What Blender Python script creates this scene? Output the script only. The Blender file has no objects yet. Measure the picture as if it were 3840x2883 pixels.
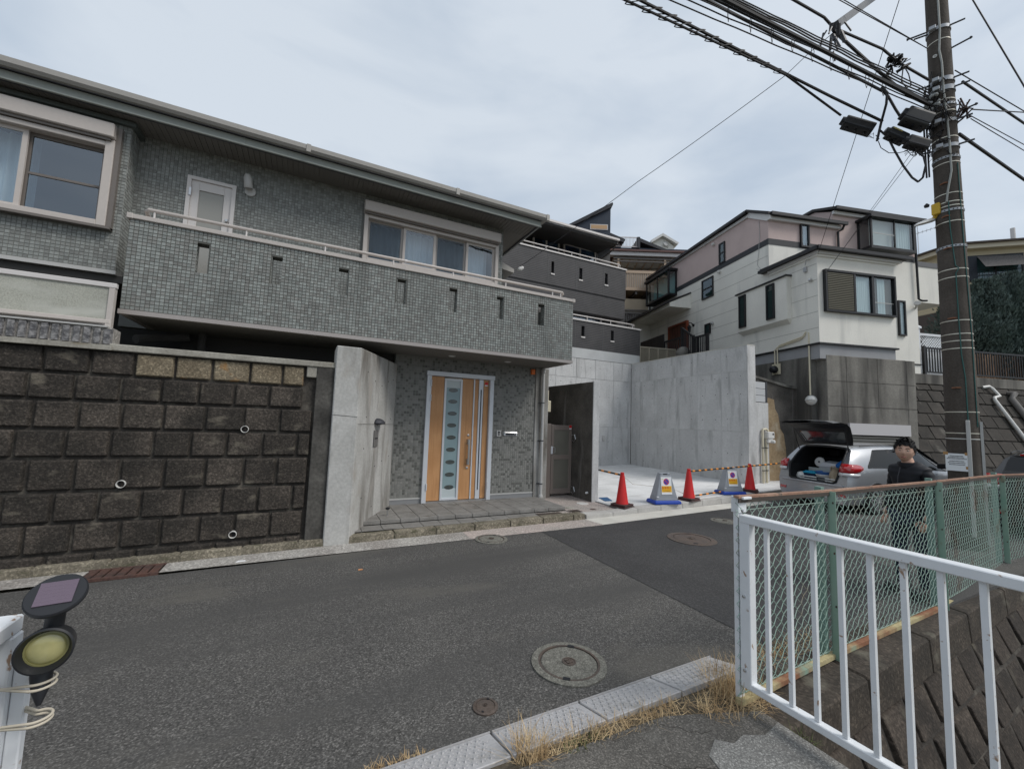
import bpy, bmesh, math, random
from mathutils import Vector, Matrix
from math import sin, cos, pi, radians, sqrt, atan2, hypot
random.seed(7)
S = bpy.context.scene
COL = S.collection
# ---------------------------------------------------------------- camera, world, sun, exposure
F, PITCH, ROLL, YAW, H = 1538.08, 0.0879033, 0.0344457, 0.4581094, 1.72
CY, SY = cos(YAW), sin(YAW)
FWD = Vector((SY*cos(PITCH), CY*cos(PITCH), sin(PITCH)))
R0 = Vector((CY, -SY, 0)); U0 = R0.cross(FWD)
RT = cos(ROLL)*R0 + sin(ROLL)*U0; UP = -sin(ROLL)*R0 + cos(ROLL)*U0
cd = bpy.data.cameras.new('camera'); cam = bpy.data.objects.new('camera', cd); COL.objects.link(cam)
cam.matrix_world = Matrix(((RT.x, UP.x, -FWD.x, 0), (RT.y, UP.y, -FWD.y, 0), (RT.z, UP.z, -FWD.z, H), (0, 0, 0, 1)))
cd.sensor_fit = 'HORIZONTAL'; cd.sensor_width = 36; cd.lens = F/3840*36; cd.clip_start = 0.05; cd.clip_end = 2000
S.camera = cam
S.view_settings.view_transform = 'Standard'; S.view_settings.look = 'None'
S.view_settings.exposure = 0.45; S.view_settings.gamma = 1
W = bpy.data.worlds.new('World'); S.world = W; W.use_nodes = True
def build_world():
    nt = W.node_tree; nt.nodes.clear(); L = nt.links.new
    out = nt.nodes.new('ShaderNodeOutputWorld'); bg = nt.nodes.new('ShaderNodeBackground')
    bg.inputs[1].default_value = 0.1
    sky = nt.nodes.new('ShaderNodeTexSky'); sky.sky_type = 'NISHITA'; sky.sun_disc = False
    sky.sun_elevation = radians(48); sky.sun_rotation = radians(138); sky.dust_density = 4; sky.air_density = 1.2
    tc = nt.nodes.new('ShaderNodeTexCoord'); sp = nt.nodes.new('ShaderNodeSeparateXYZ'); L(tc.outputs['Generated'], sp.inputs[0])
    # overcast deck: soft streaky clouds, brighter towards the zenith (CIE overcast), even all round
    mp = nt.nodes.new('ShaderNodeMapping'); mp.inputs['Scale'].default_value = (1.6, 2.4, 5.5); mp.inputs['Rotation'].default_value = (0.3, 0.1, 0.5)
    L(tc.outputs['Generated'], mp.inputs[0])
    n1 = nt.nodes.new('ShaderNodeTexNoise'); n1.inputs['Scale'].default_value = 1.5; n1.inputs['Detail'].default_value = 5; n1.inputs['Distortion'].default_value = 0.3
    L(mp.outputs[0], n1.inputs[0])
    mr = nt.nodes.new('ShaderNodeMapRange'); mr.inputs[1].default_value = -0.05; mr.inputs[2].default_value = 0.75; mr.inputs[3].default_value = 0.06; mr.inputs[4].default_value = 0.55
    L(sp.outputs[2], mr.inputs[0])
    ad = nt.nodes.new('ShaderNodeMath'); ad.operation = 'MULTIPLY_ADD'; L(n1.outputs[0], ad.inputs[0]); ad.inputs[1].default_value = 0.95; L(mr.outputs[0], ad.inputs[2])
    rp = nt.nodes.new('ShaderNodeValToRGB'); e = rp.color_ramp.elements
    e[0].position = 0.55; e[0].color = (3.3, 4.0, 4.9, 1); e[1].position = 1.25; e[1].color = (5.35, 5.85, 6.4, 1)
    e[1].position = 1.0; e[1].position = 1.0
    L(ad.outputs[0], rp.inputs[0])
    mx = nt.nodes.new('ShaderNodeMix'); mx.data_type = 'RGBA'; mx.inputs[0].default_value = 0.86
    L(sky.outputs[0], mx.inputs[6]); L(rp.outputs[0], mx.inputs[7]); L(mx.outputs[2], bg.inputs[0]); L(bg.outputs[0], out.inputs[0])
build_world()
sd = bpy.data.lights.new('sun', 'SUN'); sun = bpy.data.objects.new('sun', sd); COL.objects.link(sun)
sd.energy = 1.5; sd.angle = radians(20); sd.color = (1.0, 0.97, 0.93)
SUN_EL, SUN_ROT = radians(48), radians(138)
sv = Vector((sin(SUN_ROT)*cos(SUN_EL), cos(SUN_ROT)*cos(SUN_EL), sin(SUN_EL)))
sun.rotation_euler = sv.to_track_quat('Z', 'Y').to_euler()
S.render.engine = 'CYCLES'

# ---------------------------------------------------------------- measuring helpers (view ray of a 2212-px wide survey print)
K = 3840/2212; EYE = Vector((0, 0, H))
def ray(x, y): return FWD*F + RT*(x*K-1920) - UP*(y*K-1441.5)
def on_z(x, y, z): d = ray(x, y); return EYE + d*((z-H)/d.z)
def on_y(x, y, v): d = ray(x, y); return EYE + d*(v/d.y)
def on_x(x, y, v): d = ray(x, y); return EYE + d*(v/d.x)
def on_r(x, y, r): d = ray(x, y); return EYE + d*(r/hypot(d.x, d.y))
SL = 0.0125                                     # the road climbs gently to the right
def road(x, y, dz=0): d = ray(x, y); return EYE + d*((dz-H)/(d.z-SL*d.x))

# ---------------------------------------------------------------- materials
MATS = {}
def mat(name, c, r=0.75, c2=None, s=3.0, lo=0.35, hi=0.65, fine=0.0, fs=90, isl=0.0, ob=0.0, st=None, stv=(3, 3, 0.35), slo=0.5, shi=0.7,
        st2=None, s2v=(4, 4, 4), s2lo=0.55, s2hi=0.7, bump=0.0, bs=60, metal=0.0, spec=0.4, coat=0.0, vor=0.0, vs=150, two=None, em=None, waves=None):
    if name in MATS: return MATS[name]
    m = bpy.data.materials.new(name); MATS[name] = m; m.use_nodes = True
    nt = m.node_tree; b = nt.nodes['Principled BSDF']; L = nt.links.new; N = nt.nodes.new
    b.inputs['Roughness'].default_value = r; b.inputs['Metallic'].default_value = metal; b.inputs['Specular IOR Level'].default_value = spec
    if coat: b.inputs['Coat Weight'].default_value = coat; b.inputs['Coat Roughness'].default_value = 0.08
    tc = N('ShaderNodeTexCoord'); oi = N('ShaderNodeObjectInfo')
    va = N('ShaderNodeVectorMath'); va.operation = 'SCALE'; cx = N('ShaderNodeCombineXYZ')
    L(oi.outputs['Random'], cx.inputs[0]); L(oi.outputs['Random'], cx.inputs[1]); L(cx.outputs[0], va.inputs[0]); va.inputs[3].default_value = 31.0 if ob else 0.0
    vb = N('ShaderNodeVectorMath'); vb.operation = 'ADD'; L(tc.outputs['Object'], vb.inputs[0]); L(va.outputs[0], vb.inputs[1])
    P = vb.outputs[0]
    def noise(sc, det=5, vec=None, dist=0.0):
        n = N('ShaderNodeTexNoise'); n.inputs['Scale'].default_value = sc; n.inputs['Detail'].default_value = det; n.inputs['Distortion'].default_value = dist
        if vec:
            mp = N('ShaderNodeMapping'); mp.inputs['Scale'].default_value = vec; L(P, mp.inputs[0]); L(mp.outputs[0], n.inputs[0])
        else: L(P, n.inputs[0])
        return n.outputs[0]
    def rng(x, a, bb, c_=0.0, d_=1.0):
        q = N('ShaderNodeMapRange'); q.inputs[1].default_value = a; q.inputs[2].default_value = bb; q.inputs[3].default_value = c_; q.inputs[4].default_value = d_; L(x, q.inputs[0]); return q.outputs[0]
    def mix(fac, A, B, mode='MIX'):
        q = N('ShaderNodeMix'); q.data_type = 'RGBA'; q.blend_type = mode
        for v, i in ((fac, 0), (A, 6), (B, 7)):
            if isinstance(v, (int, float)): q.inputs[i].default_value = v
            elif isinstance(v, tuple): q.inputs[i].default_value = (*v, 1)
            else: L(v, q.inputs[i])
        return q.outputs[2]
    def scale(colr, f):
        q = N('ShaderNodeVectorMath'); q.operation = 'SCALE'
        if isinstance(colr, tuple): q.inputs[0].default_value = colr
        else: L(colr, q.inputs[0])
        L(f, q.inputs[3]); return q.outputs[0]
    colr = tuple(c)
    if isl or two:
        ge = N('ShaderNodeNewGeometry'); ad = N('ShaderNodeMath'); ad.operation = 'ADD'; fr = N('ShaderNodeMath'); fr.operation = 'FRACT'
        L(ge.outputs['Random Per Island'], ad.inputs[0]); L(oi.outputs['Random'], ad.inputs[1]); L(ad.outputs[0], fr.inputs[0]); rnd = fr.outputs[0]
        if two:                                   # a share of the pieces has a second colour
            lt = N('ShaderNodeMath'); lt.operation = 'LESS_THAN'; L(rnd, lt.inputs[0]); lt.inputs[1].default_value = two[1]
            colr = mix(lt.outputs[0], colr, two[0])
            f2 = N('ShaderNodeMath'); f2.operation = 'MULTIPLY'; L(rnd, f2.inputs[0]); f2.inputs[1].default_value = 7.31; f3 = N('ShaderNodeMath'); f3.operation = 'FRACT'; L(f2.outputs[0], f3.inputs[0]); rnd = f3.outputs[0]
        if isl: colr = scale(colr, rng(rnd, 0, 1, 1-isl, 1+isl))
    if ob and not isl: colr = scale(colr, rng(oi.outputs['Random'], 0, 1, 1-ob, 1+ob))
    if c2: colr = mix(rng(noise(s, 6), lo, hi), colr, c2)
    if fine: colr = scale(colr, rng(noise(fs, 3), 0.25, 0.75, 1-fine, 1+fine))
    if vor:
        v = N('ShaderNodeTexVoronoi'); v.inputs['Scale'].default_value = vs; L(P, v.inputs[0])
        sx = N('ShaderNodeSeparateColor'); L(v.outputs['Color'], sx.inputs[0])
        pw = N('ShaderNodeMath'); pw.operation = 'POWER'; L(sx.outputs[0], pw.inputs[0]); pw.inputs[1].default_value = 3.0
        colr = scale(colr, rng(pw.outputs[0], 0, 1, 1-vor*0.45, 1+vor*1.5))
    if st: colr = mix(rng(noise(1.0, 6, stv, 0.4), slo, shi), colr, st)
    if st2: colr = mix(rng(noise(1.0, 7, s2v, 0.2), s2lo, s2hi), colr, st2)
    if waves:                                     # fine horizontal grooves in far cladding
        wv = N('ShaderNodeTexWave'); wv.bands_direction = 'Z'; wv.inputs['Scale'].default_value = waves[0]; wv.inputs['Distortion'].default_value = waves[2]; wv.inputs['Detail'].default_value = 3; L(P, wv.inputs[0])
        colr = scale(colr, rng(wv.outputs['Fac'], 0, 1, 1-waves[1], 1+waves[1]))
    if isinstance(colr, tuple): b.inputs['Base Color'].default_value = (*colr, 1)
    else: L(colr, b.inputs['Base Color'])
    if bump:
        bp = N('ShaderNodeBump'); bp.inputs['Strength'].default_value = bump; bp.inputs['Distance'].default_value = 0.01
        L(noise(bs, 4), bp.inputs['Height']); L(bp.outputs[0], b.inputs['Normal'])
    if em: b.inputs['Emission Color'].default_value = (*em[0], 1); b.inputs['Emission Strength'].default_value = em[1]
    return m
def glass(name, tint=(0.75, 0.8, 0.82), refl=0.16, rough=0.02, frost=0.0):
    if name in MATS: return MATS[name]
    m = bpy.data.materials.new(name); MATS[name] = m; m.use_nodes = True; nt = m.node_tree; nt.nodes.clear(); N = nt.nodes.new; L = nt.links.new
    o = N('ShaderNodeOutputMaterial'); t = N('ShaderNodeBsdfTransparent'); t.inputs[0].default_value = (*tint, 1); g = N('ShaderNodeBsdfGlossy'); g.inputs[1].default_value = rough; g.inputs[0].default_value = (0.9, 0.95, 1, 1)
    fr = N('ShaderNodeFresnel'); fr.inputs[0].default_value = 1.5; ad = N('ShaderNodeMath'); ad.operation = 'ADD'; ad.use_clamp = True; ge = N('ShaderNodeNewGeometry'); iv = N('ShaderNodeMath'); iv.operation = 'SUBTRACT'; iv.inputs[0].default_value = 1.0; L(ge.outputs['Backfacing'], iv.inputs[1]); ad.operation = 'ADD'; L(fr.outputs[0], ad.inputs[0]); ad.inputs[1].default_value = refl; fm = N('ShaderNodeMath'); fm.operation = 'MULTIPLY'; L(ad.outputs[0], fm.inputs[0]); L(iv.outputs[0], fm.inputs[1])
    mx = N('ShaderNodeMixShader'); L(fm.outputs[0], mx.inputs[0]); L(t.outputs[0], mx.inputs[1]); L(g.outputs[0], mx.inputs[2])
    tc = N('ShaderNodeTexCoord'); n = N('ShaderNodeTexNoise'); n.inputs['Scale'].default_value = 1.3; L(tc.outputs['Object'], n.inputs[0]); bp = N('ShaderNodeBump'); bp.inputs['Strength'].default_value = 0.06; bp.inputs['Distance'].default_value = 0.05; L(n.outputs[0], bp.inputs['Height']); L(bp.outputs[0], g.inputs['Normal'])
    if frost:
        d = N('ShaderNodeBsdfDiffuse'); d.inputs[0].default_value = (*tint, 1); m2 = N('ShaderNodeMixShader'); m2.inputs[0].default_value = frost; L(mx.outputs[0], m2.inputs[1]); L(d.outputs[0], m2.inputs[2]); L(m2.outputs[0], o.inputs[0])
    else: L(mx.outputs[0], o.inputs[0])
    return m

# ---------------------------------------------------------------- mesh builder
class MB:
    def __init__(s): s.v = []; s.f = []
    def add(s, vs, fs):
        n = len(s.v); s.v += [tuple(v) for v in vs]; s.f += [tuple(i+n for i in f) for f in fs]; return s
    def box(s, x0, x1, y0, y1, z0, z1):
        if x0 > x1: x0, x1 = x1, x0
        if y0 > y1: y0, y1 = y1, y0
        if z0 > z1: z0, z1 = z1, z0
        return s.add([(x0,y0,z0),(x1,y0,z0),(x1,y1,z0),(x0,y1,z0),(x0,y0,z1),(x1,y0,z1),(x1,y1,z1),(x0,y1,z1)],
                     [(0,3,2,1),(4,5,6,7),(0,1,5,4),(1,2,6,5),(2,3,7,6),(3,0,4,7)])
    def frus(s, x0, x1, z0, z1, y0, y1, e):      # block with a chamfered front (front at y0, toward -y)
        return s.add([(x0,y1,z0),(x1,y1,z0),(x1,y1,z1),(x0,y1,z1),(x0+e,y0,z0+e),(x1-e,y0,z0+e),(x1-e,y0,z1-e),(x0+e,y0,z1-e)],
                     [(4,5,6,7),(0,1,5,4),(1,2,6,5),(2,3,7,6),(3,0,4,7),(0,3,2,1)])
    def hexa(s, p): return s.add(p, [(0,3,2,1),(4,5,6,7),(0,1,5,4),(1,2,6,5),(2,3,7,6),(3,0,4,7)])
    def prism(s, poly, a):                       # poly: list of 3-D points, extruded by vector a
        n = len(poly); a = Vector(a); q = [Vector(p) for p in poly]; q2 = [p+a for p in q]
        return s.add(q+q2, [tuple(range(n))[::-1], tuple(range(n, 2*n))] + [(i, (i+1) % n, n+(i+1) % n, n+i) for i in range(n)])
    def face(s, pts): return s.add(pts, [tuple(range(len(pts)))])
    def tube(s, pts, r, n=6, cap=True):
        pts = [Vector(p) for p in pts]; m = len(pts); rs = r if isinstance(r, (list, tuple)) else [r]*m
        vs = []; u = None
        for i, p in enumerate(pts):
            t = (pts[min(i+1, m-1)]-pts[max(i-1, 0)])
            t = t.normalized() if t.length > 1e-9 else Vector((0, 0, 1))
            if u is None: u = t.orthogonal().normalized()
            else:
                u = u - t*u.dot(t); u = u.normalized() if u.length > 1e-6 else t.orthogonal().normalized()
            w = t.cross(u)
            for k in range(n): a = 2*pi*k/n; vs.append(p+(u*cos(a)+w*sin(a))*rs[i])
        fs = [(i*n+k, i*n+(k+1) % n, (i+1)*n+(k+1) % n, (i+1)*n+k) for i in range(m-1) for k in range(n)]
        if cap: fs += [tuple(range(n))[::-1], tuple((m-1)*n+k for k in range(n))]
        return s.add(vs, fs)
    def lathe(s, prof, c=(0,0,0), n=20, ax=None): # prof: (radius, height) pairs
        c = Vector(c); ax = Vector(ax or (0,0,1)).normalized(); u = ax.orthogonal().normalized(); w = ax.cross(u)
        vs = [c+ax*h+(u*cos(2*pi*k/n)+w*sin(2*pi*k/n))*r for r, h in prof for k in range(n)]
        m = len(prof)
        fs = [(i*n+k, i*n+(k+1) % n, (i+1)*n+(k+1) % n, (i+1)*n+k) for i in range(m-1) for k in range(n)]
        fs += [tuple(range(n))[::-1], tuple((m-1)*n+k for k in range(n))]
        return s.add(vs, fs)
    def disc(s, c, n, r, seg=20, rx=None):       # flat disc at c facing n
        return s.lathe([(r, 0), (r, 0.003)], c, seg, n)
    def bar(s, a, b, w, h, up=(0,0,1)):          # rectangular bar from a to b
        a, b = Vector(a), Vector(b); t = (b-a).normalized(); sd_ = t.cross(Vector(up)); sd_ = sd_.normalized() if sd_.length > 1e-6 else t.orthogonal(); u = sd_.cross(t)
        x, z = sd_*w/2, u*h/2
        return s.hexa([a-x-z, a+x-z, b+x-z, b-x-z, a-x+z, a+x+z, b+x+z, b-x+z])
    def xform(s, M, i0=0): s.v = s.v[:i0]+[tuple(M @ Vector(v)) for v in s.v[i0:]]; return s
WM = {}
def obj(name, mb, m, parent=None, smooth=False, bev=0.0, seg=1, kind=None, label=None, fix=True):
    me = bpy.data.meshes.new(name); me.from_pydata([tuple(v) for v in mb.v], [], mb.f); me.update()
    if fix and len(mb.f) < 4000:
        bm = bmesh.new(); bm.from_mesh(me); bmesh.ops.recalc_face_normals(bm, faces=bm.faces); bm.to_mesh(me); bm.free()
    if smooth:
        for p in me.polygons: p.use_smooth = True
        if smooth != 1: me.set_sharp_from_angle(angle=smooth)
    me.materials.append(m)
    o = bpy.data.objects.new(name, me); COL.objects.link(o)
    if bev:
        md = o.modifiers.new('bevel', 'BEVEL'); md.width = bev; md.segments = seg; md.limit_method = 'ANGLE'
    WM[o] = Matrix.Identity(4)
    if parent:
        o.parent = parent
        if parent in LOCAL: LOCAL.add(o); WM[o] = WM[parent]
        else: o.matrix_parent_inverse = WM[parent].inverted()
    if kind: o['kind'] = kind
    if label: o['label'] = label
    return o
LOCAL = set()
def tag(o, label, cat, group=None):
    o['label'] = label; o['category'] = cat
    if group: o['group'] = group
    return o
def thing(name, label, cat, loc=(0,0,0), rz=0.0, group=None, local=False):
    o = bpy.data.objects.new(name, None); COL.objects.link(o); o.empty_display_size = 0.2
    o.location = loc; o.rotation_euler = (0, 0, rz); WM[o] = Matrix.Translation(Vector(loc)) @ Matrix.Rotation(rz, 4, 'Z')
    if local: LOCAL.add(o)
    return tag(o, label, cat, group)
def dup(root, loc, rz=0.0, label=None, group=None):
    r = root.copy(); COL.objects.link(r); r.location = loc; r.rotation_euler = (0, 0, rz)
    if label: r['label'] = label
    if group: r['group'] = group
    for ch in list(root.children):
        c = ch.copy(); COL.objects.link(c); c.parent = r
        for g in list(ch.children):
            d = g.copy(); COL.objects.link(d); d.parent = c
    return r
def struct(name, mb, m, **k): return obj(name, mb, m, kind='structure', **k)
def text_mb(body, size, m, parent, name='lettering', M=None):
    cu = bpy.data.curves.new('t', 'FONT'); cu.body = body; cu.size = size; cu.align_x = 'CENTER'; cu.align_y = 'CENTER'; cu.extrude = 0.0008; cu.resolution_u = 3
    t = bpy.data.objects.new('t', cu); COL.objects.link(t); dg = bpy.context.evaluated_depsgraph_get(); dg.update()
    me = bpy.data.meshes.new_from_object(t.evaluated_get(dg)); bpy.data.objects.remove(t); me.name = name
    me.transform(M if M is not None else Matrix.Identity(4)); me.materials.clear(); me.materials.append(m)
    o = bpy.data.objects.new(name, me); COL.objects.link(o); o.parent = parent
    if parent in LOCAL: LOCAL.add(o); WM[o] = WM[parent]
    else: o.matrix_parent_inverse = WM[parent].inverted(); WM[o] = Matrix.Identity(4)
    return o
def frame3(o, ux, uz):                           # matrix whose X is ux, Y is uz (for lettering / panels)
    ux = Vector(ux).normalized(); uz = Vector(uz).normalized(); n = ux.cross(uz)
    return Matrix(((ux.x, uz.x, n.x, o[0]), (ux.y, uz.y, n.y, o[1]), (ux.z, uz.z, n.z, o[2]), (0, 0, 0, 1)))
def holes_grid(x0, x1, z0, z1, holes):           # rectangle minus rectangular holes -> list of rectangles
    xs = sorted({x0, x1, *[min(max(h[i], x0), x1) for h in holes for i in (0, 1)]}); zs = sorted({z0, z1, *[min(max(h[i], z0), z1) for h in holes for i in (2, 3)]})
    out = []
    for j in range(len(zs)-1):
        for i in range(len(xs)-1):
            cx, cz = (xs[i]+xs[i+1])/2, (zs[j]+zs[j+1])/2
            if not any(h[0] < cx < h[1] and h[2] < cz < h[3] for h in holes): out.append((xs[i], xs[i+1], zs[j], zs[j+1]))
    return out
# ---------------------------------------------------------------- palette
asphalt = mat('asphalt_worn', (0.094, 0.090, 0.084), 0.9, c2=(0.076, 0.073, 0.069), s=0.8, fine=0.62, fs=85, vor=0.6, vs=120, bump=0.9, bs=90, st=(0.066, 0.064, 0.061), stv=(0.22, 1.7, 1.0), slo=0.48, shi=0.68, st2=(0.115, 0.108, 0.095), s2v=(0.6, 1.4, 1), s2lo=0.56, s2hi=0.75)
asphalt_new = mat('asphalt_new', (0.05, 0.049, 0.049), 0.85, c2=(0.040, 0.039, 0.039), s=1.5, fine=0.2, fs=60, vor=0.35, vs=80, bump=0.6, bs=70)
conc_gutter = mat('concrete_gutter', (0.36, 0.345, 0.32), 0.9, c2=(0.27, 0.25, 0.23), s=2.5, fine=0.3, fs=50, vor=0.4, vs=60, bump=0.5, bs=50)
conc_pink = mat('concrete_pinkish', (0.40, 0.34, 0.31), 0.9, c2=(0.33, 0.30, 0.275), s=2, fine=0.25, fs=60, vor=0.3, vs=60, bump=0.4)
conc_white = mat('concrete_cream', (0.60, 0.585, 0.53), 0.85, c2=(0.52, 0.50, 0.45), s=3, fine=0.08, fs=60)
kerb_old = mat('kerb_mossy', (0.215, 0.19, 0.145), 0.95, c2=(0.13, 0.115, 0.085), s=4, fine=0.35, fs=40, ob=0.12, vor=0.4, vs=70, bump=0.6, bs=45, st2=(0.09, 0.085, 0.055), s2v=(7, 7, 20), s2lo=0.55, s2hi=0.68)
kerb_new = mat('kerb_pale', (0.47, 0.455, 0.43), 0.9, c2=(0.40, 0.385, 0.36), s=4, fine=0.1, fs=50, ob=0.05)
porch_m = mat('porch_slab', (0.235, 0.225, 0.21), 0.75, c2=(0.18, 0.172, 0.16), s=5, fine=0.15, fs=60, ob=0.1, st2=(0.11, 0.10, 0.085), s2v=(3, 5, 3), s2lo=0.58, s2hi=0.75)
slab_m = mat('parking_slab', (0.72, 0.722, 0.72), 0.85, c2=(0.56, 0.565, 0.565), s=0.9, fine=0.07, fs=25, st2=(0.5, 0.5, 0.49), s2v=(1.2, 4, 1), s2lo=0.55, s2hi=0.75)
conc_new = mat('concrete_new', (0.56, 0.56, 0.555), 0.85, c2=(0.47, 0.47, 0.465), s=1.3, lo=0.38, hi=0.66, fine=0.10, fs=22, ob=0.05, st=(0.34, 0.34, 0.335), stv=(5, 5, 0.9), slo=0.53, shi=0.72, st2=(0.5, 0.5, 0.49), s2v=(2.2, 2.2, 3.6), s2lo=0.58, s2hi=0.72, bump=0.15, bs=18)
conc_pier = mat('concrete_pier', (0.47, 0.465, 0.445), 0.9, c2=(0.38, 0.375, 0.355), s=2, fine=0.12, fs=30, st=(0.16, 0.148, 0.13), stv=(2.9, 2.9, 0.5), slo=0.47, shi=0.66, st2=(0.34, 0.32, 0.29), s2v=(4, 4, 2), s2lo=0.57, s2hi=0.7, bump=0.2, bs=30)
conc_old = mat('concrete_stained', (0.235, 0.223, 0.198), 0.9, c2=(0.175, 0.165, 0.146), s=1.5, fine=0.15, fs=25, st=(0.07, 0.066, 0.06), stv=(2.3, 2.3, 0.30), slo=0.42, shi=0.66, bump=0.2, bs=20)
conc_dark = mat('concrete_blackened', (0.135, 0.122, 0.108), 0.92, c2=(0.065, 0.059, 0.052), s=2, fine=0.2, fs=30, st=(0.26, 0.25, 0.235), stv=(4, 4, 0.5), slo=0.6, shi=0.75, bump=0.2, bs=25)
block_m = mat('retaining_block', (0.062, 0.052, 0.043), 0.95, c2=(0.030, 0.026, 0.022), s=2.3, lo=0.36, hi=0.62, fine=0.4, fs=38, ob=0.22, vor=0.5, vs=70, bump=0.9, bs=42, st2=(0.17, 0.15, 0.118), s2v=(3.5, 3.5, 6), s2lo=0.62, s2hi=0.78)
block_tan = mat('retaining_block_tan', (0.235, 0.195, 0.135), 0.95, c2=(0.15, 0.12, 0.08), s=3, fine=0.3, fs=40, ob=0.15, vor=0.4, vs=70, bump=0.8, bs=42, st2=(0.30, 0.17, 0.07), s2v=(4, 4, 5), s2lo=0.62, s2hi=0.7)
mortar = mat('mortar_dark', (0.042, 0.037, 0.032), 0.95, c2=(0.12, 0.108, 0.09), s=4, lo=0.52, hi=0.72, fine=0.3, fs=40, bump=0.5)
cop_m = mat('coping_concrete', (0.36, 0.345, 0.30), 0.9, c2=(0.25, 0.235, 0.2), s=3, fine=0.2, fs=40, bump=0.3, st2=(0.19, 0.16, 0.11), s2v=(3, 3, 9), s2lo=0.6, s2hi=0.75)
tile_b = mat('balcony_tile', (0.262, 0.278, 0.262), 0.45, isl=0.19, two=((0.224, 0.226, 0.211), 0.42), ob=0.01, spec=0.45, fine=0.06, fs=80, st=(0.135, 0.14, 0.13), stv=(2.8, 2.8, 0.45), slo=0.52, shi=0.8)
tile_u = mat('wall_tile', (0.25, 0.262, 0.248), 0.5, isl=0.16, two=((0.205, 0.21, 0.198), 0.35), fine=0.06, fs=80)
tile_d = mat('door_wall_tile', (0.222, 0.22, 0.204), 0.5, isl=0.15, two=((0.13, 0.13, 0.118), 0.24), fine=0.06, fs=80)
grout_d = mat('grout_dark', (0.11, 0.11, 0.10), 0.9)
grout_l = mat('grout_light', (0.26, 0.265, 0.25), 0.9)
grout_m = mat('grout_mid', (0.17, 0.175, 0.165), 0.9)
alu_beige = mat('aluminium_beige', (0.50, 0.455, 0.42), 0.45, spec=0.5, fine=0.03, fs=20)
alu_pale = mat('aluminium_pale', (0.62, 0.59, 0.57), 0.4, spec=0.5)
alu_silver = mat('aluminium_silver', (0.62, 0.645, 0.68), 0.38, spec=0.6, metal=0.15)
alu_brown = mat('aluminium_bronze', (0.155, 0.135, 0.12), 0.4, spec=0.5)
alu_gate = mat('gate_bronze', (0.215, 0.178, 0.155), 0.42, spec=0.5)
gate_pan = mat('gate_panel', (0.18, 0.17, 0.14), 0.45, spec=0.4, c2=(0.15, 0.142, 0.118), s=3)
fascia_m = mat('fascia_greygreen', (0.30, 0.32, 0.295), 0.5, fine=0.05, fs=10)
gutter_m = mat('rain_gutter', (0.36, 0.345, 0.32), 0.45, fine=0.04, fs=10)
soffit_m = mat('soffit_board', (0.185, 0.175, 0.16), 0.8)
roof_m = mat('roof_slate', (0.10, 0.10, 0.11), 0.8, fine=0.15, fs=30)
dark_in = mat('dark_interior', (0.018, 0.018, 0.02), 0.9)
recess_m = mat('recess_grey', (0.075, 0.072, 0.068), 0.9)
win_g = glass('window_glass', (0.88, 0.92, 0.94), 0.12)
win_d = glass('window_glass_dark', (0.5, 0.55, 0.58), 0.16)
curt = mat('curtain', (0.70, 0.76, 0.79), 0.9, c2=(0.60, 0.66, 0.7), s=2)
frosted = mat('frosted_pane', (0.32, 0.315, 0.29), 0.35, spec=0.5)
door_o = mat('door_wood_orange', (0.56, 0.30, 0.135), 0.42, c2=(0.49, 0.25, 0.105), s=3, fine=0.06, fs=60, spec=0.45, st=(0.45, 0.22, 0.09), stv=(45, 45, 1.6), slo=0.48, shi=0.72)
door_fr = mat('door_frosted', (0.27, 0.37, 0.39), 0.22, spec=0.6, c2=(0.22, 0.31, 0.335), s=2)
door_fr2 = mat('door_frosted_pale', (0.50, 0.56, 0.57), 0.3, spec=0.5)
oval_m = mat('door_oval_clear', (0.06, 0.075, 0.08), 0.12, spec=0.7, c2=(0.09, 0.10, 0.09), s=25)
black_p = mat('black_plastic', (0.014, 0.015, 0.018), 0.42, spec=0.45, fine=0.05, fs=30)
dark_met = mat('dark_metal', (0.05, 0.052, 0.06), 0.5, spec=0.5)
steel = mat('steel', (0.55, 0.55, 0.55), 0.3, metal=0.9)
white_p = mat('white_paint', (0.72, 0.74, 0.76), 0.42, fine=0.05, fs=8, spec=0.5, st=(0.34, 0.23, 0.16), stv=(22, 22, 16), slo=0.66, shi=0.70, st2=(0.55, 0.56, 0.57), s2v=(6, 6, 4), s2lo=0.62, s2hi=0.8)
pvc_w = mat('pvc_white', (0.66, 0.65, 0.62), 0.4)
pvc_g = mat('pvc_grey', (0.47, 0.465, 0.45), 0.45)
pvc_c = mat('pvc_cream', (0.66, 0.60, 0.45), 0.45)
orange_p = mat('orange_plastic', (0.75, 0.17, 0.03), 0.4)
red_p = mat('red_sticker', (0.62, 0.02, 0.02), 0.4)
paper = mat('white_paper', (0.78, 0.79, 0.80), 0.7)
ink = mat('dark_ink', (0.03, 0.03, 0.035), 0.6)
iron = mat('cast_iron', (0.075, 0.062, 0.055), 0.6, c2=(0.10, 0.075, 0.06), s=8, fine=0.25, fs=60, bump=0.4, bs=80)
iron_c = mat('manhole_concrete', (0.185, 0.18, 0.155), 0.9, c2=(0.12, 0.116, 0.10), s=26, lo=0.35, hi=0.65, fine=0.4, fs=110, bump=0.5, bs=80, vor=0.3, vs=140)

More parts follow.
